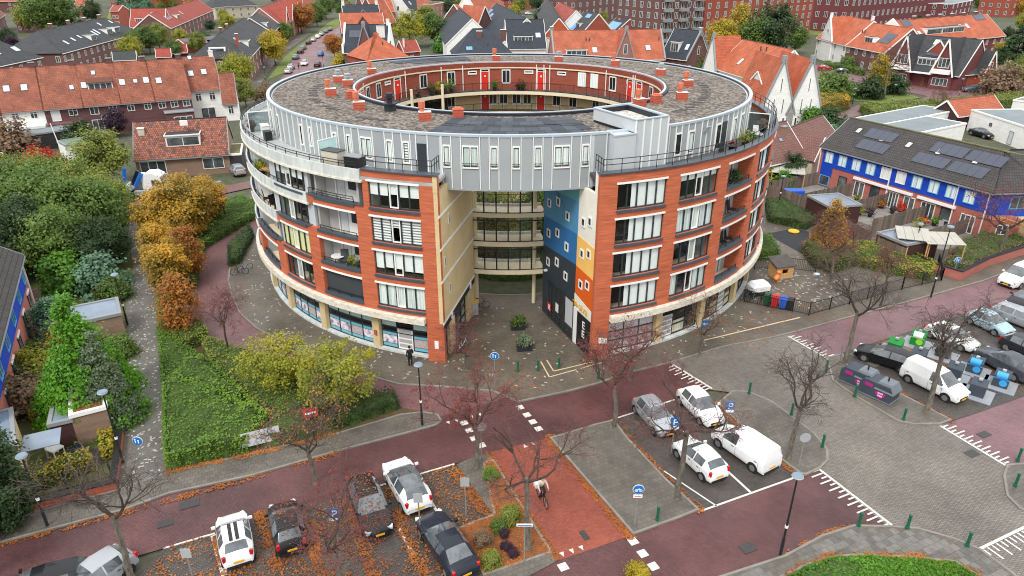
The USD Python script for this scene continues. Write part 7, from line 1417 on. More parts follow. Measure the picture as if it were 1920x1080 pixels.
for i,(x,y,lb) in enumerate(((971,699,'green bollard on the plaza, leftmost of the three before the passage'),(1009,697,'green bollard beside the corner of the cream plaza lines'),(1048,692,'green bollard inside the angle of the cream plaza lines'),(1122,712,'green bollard at the foot of the thin post with white box'),(1404,740,'green bollard at the back of the corner island'),(1483,780,'green bollard behind the bare tree on the corner island'),(1541,840,'green bollard at the tip of the corner island'),(1609,988,'green bollard on the lower right pavement, leftmost of three'),(1700,993,'green bollard on the lower right pavement, middle of three'),(1812,1026,'green bollard on the lower right pavement, rightmost of three'),(1693,790,'green bollard on the recycling island near the white van'),(1602,745,'green bollard before the big dark bottle banks'),(1907,866,'green bollard at the right edge, upper one'),(1902,914,'green bollard at the right edge, lower one'),(1232,977,'green bollard on the island beside the round blue sign'),(1548,698,'green bollard at the upper tip of the recycling island'))):
 c=G(x,y);copy(bp,'bollard',lb,'bollard',(c[0],c[1],.1))
 # recycling containers
mat('container_grey',S(62,70,80),.45,.1,1.0);mat('container_lid',S(112,120,128),.35,.1,1.0);mat('container_green',S(22,128,52),.4,.08,1.0);mat('bin_steel',S(146,152,158),.45,.12,1.0);plain('magenta',S(178,26,128),.5);plain('paper_blue',S(58,160,226),.4);plain('lime_print',S(150,210,60),.4)
def bottle_bank(c,rz,label):
 t=thing('bottle_bank',label,'container',(c[0],c[1],.12),rz,scale=.84);hull=lambda pts:trimesh.convex.convex_hull(np.array(pts))
 obj('body',hull([(x,y,z) for x,z in ((-1.35,.12),(1.35,.12),(1.4,1.15),(-1.4,1.15),(-1.1,1.55),(1.1,1.55)) for y in (-.8,.8)]),'container_grey',t)
 obj('lid',hull([(x,y,z) for x,y,z in ((-.15,-.85,1.0),(1.5,-.85,1.0),(1.5,.85,1.0),(-.15,.85,1.0),(.05,-.6,1.75),(1.15,-.6,1.75),(1.15,.6,1.75),(.05,.6,1.75))]),'container_lid',t)
 obj('hook',MB().cyl((.55,0),.07,1.75,2.15,8),'iron_black',t);obj('rim',MB().box(-1.42,1.42,-.86,.86,.06,.14),'container_lid',t)
 a=obj('print',MB().add([(0+.42*s*math.sin(q)**3+.45,-.815,.62+.34*(math.cos(q)-.35*math.cos(2*q)-.15*math.cos(3*q)-.06*math.cos(4*q))) for s in (1,) for q in np.linspace(0,6.2,30)],[[0,i,i+1] for i in range(1,29)]),'magenta',t)
 for k,z in ((0,.7),(1,.45)):m=meshkit.text_mesh('oon',.18,.01,True);v=np.array(m.vertices);obj('lettering',(np.c_[v[:,0]+.22,-.82-v[:,2],v[:,1]+z],np.array(m.faces)),'sign_white',t)
 obj('flap',MB().box(-.95,-.3,-.83,-.8,1.0,1.3),'magenta',t)
v_=(G(1676,745)-G(1588,706))[:2];ra=math.atan2(v_[1],v_[0])
bottle_bank(G(1608,722),ra,'dark grey bottle bank with pink print, left one of two');bottle_bank(G(1645,744),ra,'dark grey bottle bank with pink heart print, right one of two')
def underground(px,py,m,label,decor=None,plate=True):
 c=G(px,py);t=thing('recycling_bin',label,'recycling bin',(c[0],c[1],.03),math.radians(24.2-66))
 if plate:obj('base_plate',MB().box(-1.05,1.05,-1.05,1.05,0,.05),'bin_steel',t)
 obj('column',trimesh.convex.convex_hull(np.array([(x,y,z) for x,y,z in ((-.5,-.45,.05),(.5,-.45,.05),(.5,.45,.05),(-.5,.45,.05),(-.5,-.45,.95),(.5,-.45,.95),(.5,.3,1.25),(-.5,.3,1.25),(.5,.45,1.1),(-.5,.45,1.1))])),m,t)
 obj('handle',MB().box(-.12,.12,-.05,.2,1.2,1.33),'sign_back',t)
 if decor:obj('drum',MB().tube([(-.35,-.3,.98),(.35,-.3,.98)],[.28,.28],14),'sign_white' if decor=='lime_print' else 'paper_blue',t);obj('print',MB().tube([(.18,-.455,.45),(.18,-.47,.45)],[.26,.26],18),decor,t);obj('frame',MB().box(-.52,.52,-.47,-.452,.72,.8),decor,t)
for x,y,m,lb,de in ((1675,661,'container_green','plain green recycling bin behind the black estate car',None),(1719,646,'container_green','green recycling bin with white drum and lime print','lime_print'),(1719,680,'container_grey','dark grey bin between black estate and steel plates',None),(1767,668,'container_grey','grey green bin behind the branches of the tree, topmost',None),(1786,708,'container_grey','dark grey bin hidden behind the white van',None),(1825,697,'container_grey','grey recycling bin with blue paper print, upper one','paper_blue'),(1830,740,'container_grey','plain grey bin on the steel plate before the white van',None),(1874,723,'container_grey','grey recycling bin with blue paper print, lower one','paper_blue')):underground(x,y,m,lb,de)
# planters, bins, play things
mat('planter_black',S(42,44,48),.5,.1,2.0)
for (x,y,lf,lb) in ((971,616,'shrub_green','dark planter box with green plants on the plaza, farther one'),(983,655,'shrub_lime','dark planter box with pale flowers on the plaza, nearer one')):
 c=G(x,y,.1);t=thing('planter',lb,'planter',(c[0],c[1],.1),.1);obj('box',MB().box(-.6,.6,-.38,.38,0,.55),'planter_black',t);obj('rim',MB().box(-.64,.64,-.42,.42,.55,.6),'planter_black',t)
 g=np.random.default_rng(int(x));p,o=crown_points(g,'dome',.65,.8,30,30,.16);v,f=leaf_quads(p+[0,0,.55],.14,g,.4,o);obj('plants',MB().add(v,f),'leaf_green' if x<980 else 'leaf_grey',t)
plain('bin_green',S(30,84,52),.5);plain('bin_red',S(196,40,44),.5);plain('bin_blue',S(40,90,190),.5);plain('bin_black',S(34,36,38),.5)
def wheelie(px,py,m,label,z=.1,rz=-.5,s=1.0):
 c=G(px,py,z);t=thing('wheeled_bin',label,'bin',(c[0],c[1],z),rz,scale=s);obj('body',trimesh.convex.convex_hull(np.array([(x*k,y*k,zz) for k,zz in ((.8,.06),(1,1.0)) for x in (-.3,.3) for y in (-.36,.36)])),m,t);obj('lid',MB().obox((0,-.02,1.04),(.66,.8,.07),0,(.06,0,0)),m,t)
 for sx in (-.27,.27):obj('wheel',MB().tube([(sx-.04,.32,.1),(sx+.04,.32,.1)],[.1,.1],10),'tyre',t)
for x,y,m,lb in ((1438,571,'bin_green','dark green wheeled bin inside the playground fence'),(1452,574,'bin_red','red wheeled bin inside the playground fence'),(1467,578,'bin_blue','blue wheeled bin inside the playground fence'),(1479,580,'bin_black','black wheeled bin inside the playground fence'),(434,318,'bin_green','green wheeled bin in front of the carport')):wheelie(x,y,m,lb)
c=G(1420,552,.1);t=thing('generator','white and grey cargo bike box stored by the building flank','cargo box',(c[0],c[1],.1),.3);obj('hood',trimesh.convex.convex_hull(np.array([(x*k,y*k,z) for k,z in ((1,.5),(1.05,1.0),(.75,1.35)) for x in (-.9,.9) for y in (-.55,.55)])),'sign_white',t);obj('base',MB().box(-.85,.85,-.5,.5,.1,.5),'iron_black',t)
mat('plywood',S(196,152,102),.7,.2,1.5,stretch=(1,1,6));mat('roof_shingle',S(84,80,78),.8,.2,2);plain('toy_orange',S(240,140,70),.5);plain('toy_yellow',S(244,186,40),.45)
c=G(1462,517,.1);t=thing('play_house','wooden play house with dark roof in the fenced playground','play house',(c[0],c[1],.1),.25)
for q in ((-.95,-.75,-.7,.7,0,1.3),(.75,.95,-.7,.7,0,1.3),(-.75,.75,.6,.7,0,1.3),(-.75,.75,-.7,-.6,0,.55),(-.75,.75,-.7,-.6,1.0,1.3),(-.75,-.3,-.7,-.6,.55,1.0),(.35,.75,-.7,-.6,.55,1.0)):obj('plank_wall',MB().box(*q),'plywood',t)
obj('roof',MB().add([(-1.1,-.85,1.25),(1.1,-.85,1.25),(1.1,.95,1.75),(-1.1,.95,1.75),(-1.1,-.85,1.35),(1.1,-.85,1.35),(1.1,.95,1.85),(-1.1,.95,1.85)],[[3,2,1,0],[4,5,6,7],[0,1,5,4],[1,2,6,5],[2,3,7,6],[3,0,4,7]]),'roof_shingle',t)
c=G(1456,527,.1);t=thing('rocking_toy','orange animal rocking toy in front of the play house','toy',(c[0],c[1],.1),1.0);obj('body',trimesh.creation.capsule(.5,.22).apply_transform(trimesh.transformations.rotation_matrix(1.57,[0,1,0])).apply_translation([-.25,0,.5]),'toy_orange',t,smooth=50);obj('head',trimesh.creation.icosphere(2,.2).apply_translation([.4,0,.8]),'toy_orange',t,smooth=True)
for q in ((-.25,-.12),(-.25,.12),(.25,-.12),(.25,.12)):obj('leg',MB().cyl(q,.06,0,.45,8),'toy_orange',t)
c=G(1531,517,.1);t=thing('toy_box','small blue and white toy on the playground paving','toy',(c[0],c[1],.1));obj('box',MB().box(-.25,.25,-.18,.18,0,.25),'sign_white',t);obj('front',MB().box(-.25,.25,-.2,-.18,0,.14),'sign_blue',t)
struct('rubber_mat',MB().sheet(Polygon(GP([(1437,440),(1487,430),(1516,436),(1520,470),(1500,476)])),.112),'rubber_mat')
c=G(1488,435,.1);tag(obj('play_disc',trimesh.creation.revolve([(0,.16),(.3,.12),(.45,.2),(.6,.16),(.62,.06),(.5,0),(0,0)],sections=24).apply_translation([c[0],c[1],.115]),'toy_yellow',smooth=40),'yellow spinning disc on the black rubber play mat','play disc')
# ------------------------------------------------------------------ fences, walls and gardens
for i_,c_ in enumerate(((116,104,94),(128,114,102),(100,90,84),(110,94,82))):mat('fence_board_%d'%i_,S(*c_),.85,.2,1.2,stretch=(3,3,.4))
def fence(pts,h,label,name='wooden_fence',z=.1,mats=None,board=.3,group=None):
 P=[np.array(p[:2]) for p in pts];t=thing(name,label,'fence',(P[0][0],P[0][1],z));mats=mats or ['fence_board_%d'%i for i in range(4)];k=0
 for a,b in zip(P,P[1:]):
  d=b-a;L=np.linalg.norm(d);d/=L;an=math.atan2(d[1],d[0]);n=max(1,int(L/board))
  for i in range(n):
   c=a-P[0]+d*(i+.5)*L/n;hh=h+rng.normal(0,.02);obj('board',MB().obox((c[0],c[1],hh/2),(L/n-.012,.03,hh),an),mats[int(rng.integers(len(mats)))],t);k+=1
  for i in range(int(L/1.8)+1):
   c=a-P[0]+d*i*L/max(1,int(L/1.8));obj('post',MB().obox((c[0],c[1],h/2+.04),(.09,.1,h+.08),an),mats[0],t)
  obj('rail',MB().bar((a-P[0]).tolist()+[h*.75],(b-P[0]).tolist()+[h*.75],.06),mats[0],t)
 return t
def gp(*l):return [G(x,y) for x,y in l]
F0=gp((1436,372),(1508,398));F1=gp((1548,424),(1628,468));F2=gp((1640,478),(1692,500))
fence(F0,1.9,'grey wooden fence beside the lamp, left of the dark shed');fence(F1,1.9,'grey wooden fence between the two garden sheds');fence(F2,1.9,'grey wooden fence right of the shed with pale roof')
bn=np.array([be[1],-be[0]]);bw=lambda u,v:np.r_[BA+be*u+bn*v,0]
for u,ln_,lb in ((.3,9.0,'garden fence running from the blue terrace, leftmost of the row'),(6.1,9.5,'garden fence running from the blue terrace, second from the left'),(11.2,10,'garden fence in the middle of the blue terrace gardens with potted plants'),(16.6,10,'garden fence behind the shed with pale roof'),(21.8,9,'garden fence nearest the right edge of the blue terrace')):fence([bw(u,.2),bw(u+.4,ln_)],1.8,lb)
def shed(u,v,w,d,h,label,roof='flat_roof_wet',wall='wood_dark',lean=None):
 a=bw(u,v+d);b=bw(u+w,v+d);hh=House('garden_shed',label,a,b,d,h,h+1,wall,roof,flat=True,cat='shed',fascia='lead_grey');return hh
sA,sB=G(1508,402),G(1548,425)
h=House('garden_shed','dark brown garden shed with pale flat roof beside the lamp fence',sA,sB,4.2,2.4,3,'wood_dark','flat_roof_wet',flat=True,cat='shed',fascia='lead_grey')
h=House('garden_shed','dark garden shed with grey flat roof in the middle gardens',G(1636,474),G(1690,498),4.6,2.3,3,'wood_dark','flat_roof_wet',flat=True,cat='shed',fascia='lead_grey')
mat('polycarbonate',S(176,174,162),.4,.1,.6)
def canopy(px,w,d,h,label,rz):
 c=G(*px);t=thing('garden_canopy',label,'canopy',(c[0],c[1],.1),rz)
 for i in range(4):obj('roof_sheet',MB().add([(w*i/4+.02,0,h),(w*(i+1)/4-.02,0,h),(w*(i+1)/4-.02,d,h+.35),(w*i/4+.02,d,h+.35),(w*i/4+.02,0,h+.04),(w*(i+1)/4-.02,0,h+.04),(w*(i+1)/4-.02,d,h+.39),(w*i/4+.02,d,h+.39)],[[3,2,1,0],[4,5,6,7],[0,1,5,4],[1,2,6,5],[2,3,7,6],[3,0,4,7]]),'polycarbonate',t)
 for q in ((.1,.1),(w-.1,.1),(.1,d-.1),(w-.1,d-.1)):obj('post',MB().box(q[0]-.05,q[0]+.05,q[1]-.05,q[1]+.05,0,h),'plywood',t)
canopy((1672,490),3.2,3.0,2.5,'pale corrugated canopy roof over the garden shed',-.35);canopy((1728,500),3.8,2.8,2.4,'white canopy roof above a dark terrace behind the brick wall',-.1);canopy((1442,352),4.4,3.4,2.1,'pale glass canopy below the beige bungalow',-.3)
fence(gp((1692,502),(1702,478)),2.0,'short orange wooden screen beside the shed lamp',mats=['plywood'])
def lowwall(pts,h,label,cap=None,m='brick_salmon',w=.3):
 t=thing('brick_wall',label,'wall',(0,0,.0));ls=LineString([tuple(p[:2]) for p in pts]);obj('wall',MB().prism(ls.buffer(w/2,cap_style=2,join_style=2),0,h),m,t);obj('coping',MB().prism(ls.buffer(w/2+.04,cap_style=2,join_style=2),h,h+.08),cap or 'lead_grey',t);return t
lowwall(gp((1706,490),(1752,512),(1798,526),(1850,500),(1940,470)),1.0,'low salmon brick wall around the dark corner garden','iron_black')
def ironfence(pts,h,label,n=.16,z=.1):
 P=[np.array(p[:2]) for p in pts];t=thing('iron_fence',label,'fence',(P[0][0],P[0][1],z));bars=MB();rl=MB()
 for a,b in zip(P,P[1:]):
  a,b=a-P[0],b-P[0];L=np.linalg.norm(b-a);m=max(1,int(L/n))
  for i in range(m):c=a+(b-a)*i/m;bars.bar((c[0],c[1],.1),(c[0],c[1],h),.022)
  for zz in (.12,h-.04):rl.bar((a[0],a[1],zz),(b[0],b[1],zz),.045)
  for i in range(int(L/2.2)+1):c=a+(b-a)*i/max(1,int(L/2.2));obj('post',MB().bar((c[0],c[1],0),(c[0],c[1],h+.1),.08),'iron_black',t)
 obj('bars',bars,'iron_black',t,kind='stuff');obj('rail',rl,'iron_black',t,kind='stuff');return t
ironfence(gp((1395,568),(1440,578),(1485,586),(1516,593),(1592,572),(1690,545),(1764,528)),1.25,'black iron fence along the pavement side of the playground');ironfence(gp((1764,528),(1756,500)),1.25,'short black fence at the right end of the playground');ironfence(gp((1414,506),(1475,506),(1528,512)),1.25,'black iron fence behind the play house')
# potted plants, tables and chairs in the gardens
def pot(p,key,s,label):
 t=thing('plant_pot',label,'plant pot',(p[0],p[1],.1));obj('pot',MB().tube([(0,0,0),(0,0,.45)],[.2,.28],12),'planter_black',t)
 g=np.random.default_rng(int(abs(p[0])*100));q,o=crown_points(g,'dome',.45*s,.8*s,22,26,.12*s);v,f=leaf_quads(q+[0,0,.42],.13,g,.4,o);obj('plant',MB().add(v,f),key,t,kind='stuff')
for x,y,k,s,lb in ((1610,405,'leaf_lime',1.3,'bright lime plant in a pot before the middle fence'),(1630,408,'leaf_purple',1.2,'purple leaved pot plant beside the lime one'),(1652,392,'leaf_rust',1.3,'orange chrysanthemum pot by the garden fence'),(1672,402,'leaf_purple',.8,'small dark pot plant left of the crimson one'),(1688,400,'leaf_red',1.2,'crimson pot plant on the paved terrace'),(1703,398,'leaf_bright',1.7,'tall bright green pot plant at the terrace'),(1716,400,'leaf_hedge',1.0,'low green pot plant right of the tall one'),(1730,425,'leaf_red',1.1,'red flowering pot in the right hand garden'),(1722,432,'leaf_lime',1.3,'lime hydrangea in the right hand garden'),(1750,425,'leaf_bright',1.1,'light green pot plant beside the white chairs'),(1760,410,'leaf_lime',.8,'small lime plant on the fence'),(1605,380,'leaf_lime',.7,'small lime plant in the dark furniture garden')):pot(G(x,y),k,s,lb)
def table_set(p,label,m='loggia_grey',rz=0,z=.1):
 t=thing('garden_table',label,'table',(p[0],p[1],z),rz);obj('table_top',MB().cyl((0,0),.55,.7,.74,16),m,t);obj('leg',MB().cyl((0,0),.06,0,.7,8),m,t)
def chair(p,rz,label,m='iron_black',z=.1,s=1.0):
 t=thing('garden_chair',label,'chair',(p[0],p[1],z),rz,scale=s);obj('seat',MB().box(-.25,.25,-.25,.25,.4,.46),m,t);obj('backrest',MB().obox((0,.26,.75),(.5,.05,.65),0,(-.15,0,0)),m,t)
 for q in ((-.22,-.22),(.22,-.22),(-.22,.22),(.22,.22)):obj('leg',MB().box(q[0]-.02,q[0]+.02,q[1]-.02,q[1]+.02,0,.4),m,t)
table_set(G(1773,425),'round grey table on the right hand garden terrace');chair(G(1762,430),2.5,'pale grey garden chair left of the round table','loggia_grey');chair(G(1790,424),-1.8,'pale grey garden chair right of the round table','loggia_grey');chair(G(1778,412),.2,'pale grey garden chair behind the round table','loggia_grey')
chair(G(1585,402),.5,'black garden chair in the dark furniture garden, left');chair(G(1600,390),2.0,'black garden chair in the dark furniture garden, right');table_set(G(1592,396),'black table in the dark furniture garden','iron_black')
mat('terrace_paving',S(140,136,130),.6,.15,1.0,fine=.1)
struct('garden_paving',MB().sheet(Polygon([tuple(bw(u,v)[:2]) for u,v in ((.5,.1),(24,.1),(24,7.5),(.5,8.0))]),.108),'terrace_paving')
c=G(1492,385);tag(obj('paddling_pool',MB().box(c[0]-1.2,c[0]+1.2,c[1]+.6,c[1]+2.0,.1,1.7),'bin_blue'),'bright blue tarpaulin behind the grey fence','tarpaulin')
# lower left: sheds, walls and yard
h=House('garden_shed','small wooden shed with grey flat roof beside the garden path',G(150,652),G(238,632),3.4,2.2,3,'brick_tan','flat_roof_wet',flat=True,cat='shed',fascia='lead_grey')
h=House('flat_roofed_extension','pale yellow brick extension with glossy blue grey flat roof, lower left',G(-60,960,0),G(58,920,0),5.2,2.9,3.5,'cream_wall','flat_roof_wet',flat=True,cat='extension',fascia='lead_grey')
h=House('garden_shed','square shed roof with white rim covered in leaves, under the grey conifer',G(150,838),G(216,820),3.4,2.4,3,'brick_tan','leaf_litter',flat=True,cat='shed',fascia='white_trim');h=House('garden_shed','low dark glass roofed shed left of the leaf covered roof',G(108,848),G(150,838),3.2,2.1,3,'wood_dark','flat_roof_wet',flat=True,cat='shed',fascia='lead_grey')
lowwall(gp((42,962),(216,916),(228,818)),.55,'low red brick garden wall beside the pavement at the lower left','iron_black','brick_bright');ironfence(gp((46,955),(214,908)),1.3,'dark fence with ivy on the low brick wall',.3,.5)
struct('garden_yard',MB().sheet(Polygon(GP([(34,640),(88,588),(105,640),(90,668)])),.07),'bricks_yard' if False else 'brick_brown');struct('garden_patio',MB().sheet(Polygon(GP([(20,700),(62,672),(82,690),(40,712)])),.075),'terrace_paving');struct('garden_terrace',MB().sheet(Polygon(GP([(60,905),(215,862),(216,835),(90,860)])),.07),'bay_paver')
fence(gp((40,580),(82,572)),1.6,'weathered plank fence beside the left blue house',mats=['fence_board_1','fence_board_3']);fence(gp((28,590),(28,560)),1.6,'short plank fence against the left blue house',mats=['fence_board_1'])
c=G(62,890);tag(obj('glass_canopy',MB().obox((c[0]+.8,c[1]+.6,2.2),(2.0,1.6,.05),.45,(.1,0,0)),'flat_roof_wet'),'pale glass canopy sheet on the lower left terrace','canopy')
chair(G(108,858),1.2,'white and red garden lounger on the lower left terrace','sign_white',.1,1.5);table_set(G(150,862),'purple garden table on the lower left terrace','car_navy')
p,hm=tall(126,310,232);t=thing('mast','leaning white flagpole in front of the white terrace house','flagpole',(p[0],p[1],.06));obj('pole',MB().tube([(0,0,0),(-.8,0,hm)],[.09,.06],8),'sign_white',t);obj('foot',MB().box(-.2,.2,-.2,.2,0,.1),'sign_back',t)
h=House('garden_shed','black garden shed with grey roof and green lower roof before the terrace',G(52,285),G(135,272),4,2.6,3,'dark_board','flat_roof',flat=True,cat='shed',fascia='lead_grey');h=House('garden_shed','white garden shed with green grey roof behind the red autumn tree',G(130,300),G(188,290),4,2.3,3,'render_white','flat_roof_green',flat=True,cat='shed',fascia='lead_grey');h=House('garden_shed','yellow and red garden building cut by the left edge',G(-40,345),G(16,325),4,3,4,'letter_gold','flat_roof',flat=True,cat='shed',fascia='white_trim')
fence(gp((190,296),(240,290)),1.8,'dark garden fence behind the terrace gardens',mats=['dark_board'])
# panel, red board, electricity box
def panel(b,w,h_,m,label,name,rz=0.42,legs=True):
 c=G(*b);t=thing(name,label,'board',(c[0],c[1],.08),rz);obj('plate',MB().obox((0,0,h_),(w,.05,.9 if m=='sign_back' else.6),0,(-.5,0,0)),m,t)
 for s_ in (-1,1):obj('leg',MB().box(s_*w*.4-.04,s_*w*.4+.04,-.03,.03,0,h_),'iron_black',t)
 return t
panel((492,838),2.4,.75,'sign_back','slanted grey information board at the edge of the hedge','information_board');t=panel((586,805),1.0,1.3,'sign_red','red board with white lettering behind the small street tree','red_board');obj('lettering',MB().obox((0,-.09,1.3),(.7,.03,.12),0,(-.5,0,0)),'sign_white',t)
c=G(888,588,.1);t=thing('cabinet','grey service cabinet with yellow top beside the passage column','cabinet',(c[0],c[1],.1),.2);obj('box',MB().box(-.4,.4,-.3,.3,0,1.2),'sign_back',t);obj('top',MB().box(-.43,.43,-.33,.33,1.2,1.26),'letter_gold',t)
# bicycles
def bicycle(t,m='iron_black',r=.34):
 for x,n_ in ((-.52,'rear_wheel'),(.55,'front_wheel')):
  w_=obj(n_,MB().tube([(x+r*math.cos(a),0,r+r*math.sin(a)) for a in np.linspace(0,2*math.pi,21)],.025,6,cap=False),'tyre',t);sp=MB()
  for a in np.linspace(0,math.pi,6,endpoint=False):sp.bar((x-r*math.cos(a),0,r-r*math.sin(a)),(x+r*math.cos(a),0,r+r*math.sin(a)),.008)
  obj('spokes',sp,'pole_grey',w_,kind='stuff')
 fr=MB()
 for a,b in (((-.52,0,r),(-.1,0,.32)),((-.1,0,.32),(-.22,0,.95)),((-.22,0,.85),(-.52,0,r)),((-.1,0,.32),(.38,0,.72)),((.32,0,1.0),(.55,0,r))):fr.tube([a,b],.02,6)
 obj('frame',fr,m,t);obj('saddle',MB().obox((-.24,0,.99),(.26,.15,.07)),'car_trim',t);obj('handlebar',MB().tube([(.1,-.3,1.05),(.3,-.2,1.08),(.32,0,1.05),(.3,.2,1.08),(.1,.3,1.05)],.015,6),'car_trim',t);obj('pedals',MB().box(-.18,-.02,-.18,.18,.3,.34),'car_trim',t)
 return t
def bike(px,py,rz,label,m='iron_black',lean=True):c=G(px,py,.1);return bicycle(thing('bicycle',label,'bicycle',(c[0],c[1],.1),rz),m)
bike(450,515,.3,'dark bicycle standing on the inner pavement of the loop road');bike(460,508,.9,'second bicycle beside the dark one on the loop pavement','car_silver');bike(855,640,1.3,'bicycle with blue frame leaning at the left passage wall','sign_blue');bike(868,655,1.0,'white bicycle at the left passage wall, nearer the street','sign_white');bike(900,578,.2,'black bicycle beside the grey service cabinet')
for x,y,lb in ((1396,560,'bicycle parked in the group by the building flank, left'),(1408,563,'bicycle parked in the group by the building flank, middle'),(1428,566,'bicycle parked in the group by the building flank, right')):bike(x,y,.8,lb)
# ------------------------------------------------------------------ people
import manifold3d as m3
def body(bones,joints,edge=.035,it=8):
 M=None
 for a,b in bones:
  (pa,ra),(pb,rb)=joints[a],joints[b];s=m3.Manifold.batch_hull([m3.Manifold.sphere(ra,14).translate(pa),m3.Manifold.sphere(rb,14).translate(pb)]);M=s if M is None else M+s
 M=M.refine_to_length(edge);q=M.to_mesh();tm=trimesh.Trimesh(q.vert_properties[:,:3],q.tri_verts);trimesh.smoothing.filter_taubin(tm,iterations=it);return tm
mat('skin',S(206,160,132),.6,.06,3);mat('coat_black',S(24,25,28),.8,.15,3);mat('coat_cream',S(216,204,186),.8,.1,3);mat('trousers_dark',S(34,36,44),.8,.15,3);mat('hair_grey',S(190,184,174),.8,.1,6);mat('coat_red',S(206,40,70),.8,.1,3)
def head(t,c,yaw,hair,hood=False):
 cx,cy,cz=c;R_=trimesh.transformations.rotation_matrix(yaw,[0,0,1])[:3,:3];at=lambda x,y,z:R_@np.array([x,y,z])+np.array(c)
 def blob(r,p,sc=(1,1,1)):m=trimesh.creation.icosphere(2,r);m.apply_scale(sc);m.vertices=m.vertices@R_.T+at(*p);return m
 f=trimesh.util.concatenate([blob(.1,(0,0,0),(.92,.8,1.15)),blob(.018,(.1,0,-.01),(1.2,.9,1.4)),blob(.03,(.04,0,-.09),(1.4,1.2,.8)),blob(.02,(0,.085,0),(.8,.6,1.4)),blob(.02,(0,-.085,0),(.8,.6,1.4))])
 h=obj('head',f,'skin',t,smooth=True);obj('eyes',trimesh.util.concatenate([blob(.011,(.088,.032,.015)),blob(.011,(.088,-.032,.015))]),'car_trim',h);obj('mouth',blob(.012,(.088,0,-.055),(.6,1.8,.5)),'tail_red',h)
 obj('hood' if hood else 'hair',blob(.112,(-.022,0,.03),(.98,.9,1.08)),hair,t,smooth=True)
def hand(t,p,d,n_=(0,0,-1)):
 p,d=np.array(p,float),np.array(d,float)/np.linalg.norm(d);n_=np.array(n_,float);s=np.cross(d,n_);s/=np.linalg.norm(s);b,j=[],{}
 j['w']=(tuple(p),.026);j['k1']=(tuple(p+d*.085+s*.028),.016);j['k2']=(tuple(p+d*.085-s*.028),.016);b+=[('w','k1'),('w','k2'),('k1','k2')]
 for i,(o,l) in enumerate(((.032,.07),(.011,.08),(-.011,.075),(-.032,.06))):
  a=p+d*.085+s*o;m_=a+d*l*.5+n_*.012;e=a+d*l*.75+n_*.045
  j[f'a{i}'],j[f'm{i}'],j[f'e{i}']=(tuple(a),.0095),(tuple(m_),.009),(tuple(e),.008);b+=[(f'a{i}',f'm{i}'),(f'm{i}',f'e{i}')]
 q=p+d*.03+s*.035;j['t0'],j['t1'],j['t2']=(tuple(q),.012),(tuple(q+d*.035+s*.03),.01),(tuple(q+d*.06+s*.028+n_*.03),.009);b+=[('w','t0'),('t0','t1'),('t1','t2')]
 obj('hand',body(b,j,.008,4),'skin',t,smooth=True)
def person(t,J,coat,trousers,hair,yaw,hood=False,shoes='car_trim'):
 jt=lambda n:J[n]
 up=body([('neck','chest'),('chest','belly'),('belly','hipl'),('belly','hipr'),('chest','shl'),('chest','shr'),('shl','ell'),('ell','wrl'),('shr','elr'),('elr','wrr'),('hipl','hipr')],J);obj('coat',up,coat,t,smooth=True)
 obj('trousers',body([('hipl','hipr'),('hipl','knl'),('knl','anl'),('hipr','knr'),('knr','anr')],{k:(p,r*(.93 if k.startswith('hip') else 1)) for k,(p,r) in J.items()}),trousers,t,smooth=True)
 for s_ in 'lr':a=np.array(J['an'+s_][0]);f=J['toe'+s_];obj('shoe',body([('a','b'),('a','c')],{'a':(tuple(a),.05),'b':(tuple(f[0]),.045),'c':(tuple(a-(np.array(f[0])-a)*.25),.045)}),shoes,t,smooth=True)
 for s_ in 'lr':hand(t,J['wr'+s_][0],np.array(J['wr'+s_][0])-np.array(J['el'+s_][0]))
 n=np.array(J['neck'][0]);obj('neck',body([('a','b')],{'a':(tuple(n),.055),'b':(tuple(n+[0.01,0,.1]),.05)}),'skin',t,smooth=True);head(t,J['head'][0],yaw,hair,hood)
c=G(770,686,.1);t=thing('person','person in black coat and trousers standing at the white shop door','person',(c[0],c[1],.1),2.0)
person(t,{'head':((.05,0,1.66),.1),'neck':((0,0,1.48),.07),'chest':((0,0,1.3),.15),'belly':((0,0,1.05),.145),'hipl':((0,.09,.92),.11),'hipr':((0,-.09,.92),.11),'shl':((0,.19,1.4),.075),'shr':((0,-.19,1.4),.075),'ell':((-.03,.25,1.12),.055),'elr':((.02,-.25,1.12),.055),'wrl':((.06,.25,.88),.04),'wrr':((.2,-.16,1.0),.04),'knl':((.03,.1,.5),.075),'knr':((.02,-.1,.5),.075),'anl':((0,.1,.09),.05),'anr':((-.02,-.1,.09),.05),'toel':((.17,.12,.05),0),'toer':((.15,-.12,.05),0)},'coat_black','coat_black','coat_black',0)
def cyclist(px,py,rz,label,blabel,coat,hair,z=.01):
 c=G(px,py);t=bicycle(thing('bicycle',blabel,'bicycle',(c[0],c[1],z),rz));obj('basket',MB().box(-.85,-.45,-.2,.2,.62,.9),'sign_white' if coat!='coat_red' else 'car_trim',t)
 t=thing('person',label,'person',(c[0],c[1],z),rz)
 person(t,{'head':((.06,0,1.72),.1),'neck':((-.02,0,1.53),.065),'chest':((-.07,0,1.36),.145),'belly':((-.2,0,1.14),.14),'hipl':((-.22,.09,1.03),.11),'hipr':((-.22,-.09,1.03),.11),'shl':((-.04,.18,1.45),.07),'shr':((-.04,-.18,1.45),.07),'ell':((.06,.28,1.25),.055),'elr':((.06,-.28,1.25),.055),'wrl':((.2,.27,1.12),.04),'wrr':((.2,-.27,1.12),.04),'knl':((.14,.12,.8),.075),'knr':((.12,-.12,.66),.075),'anl':((-.04,.13,.46),.045),'anr':((-.12,-.13,.28),.045),'toel':((.12,.13,.42),0),'toer':((.04,-.13,.24),0)},coat,'trousers_dark',hair,0)
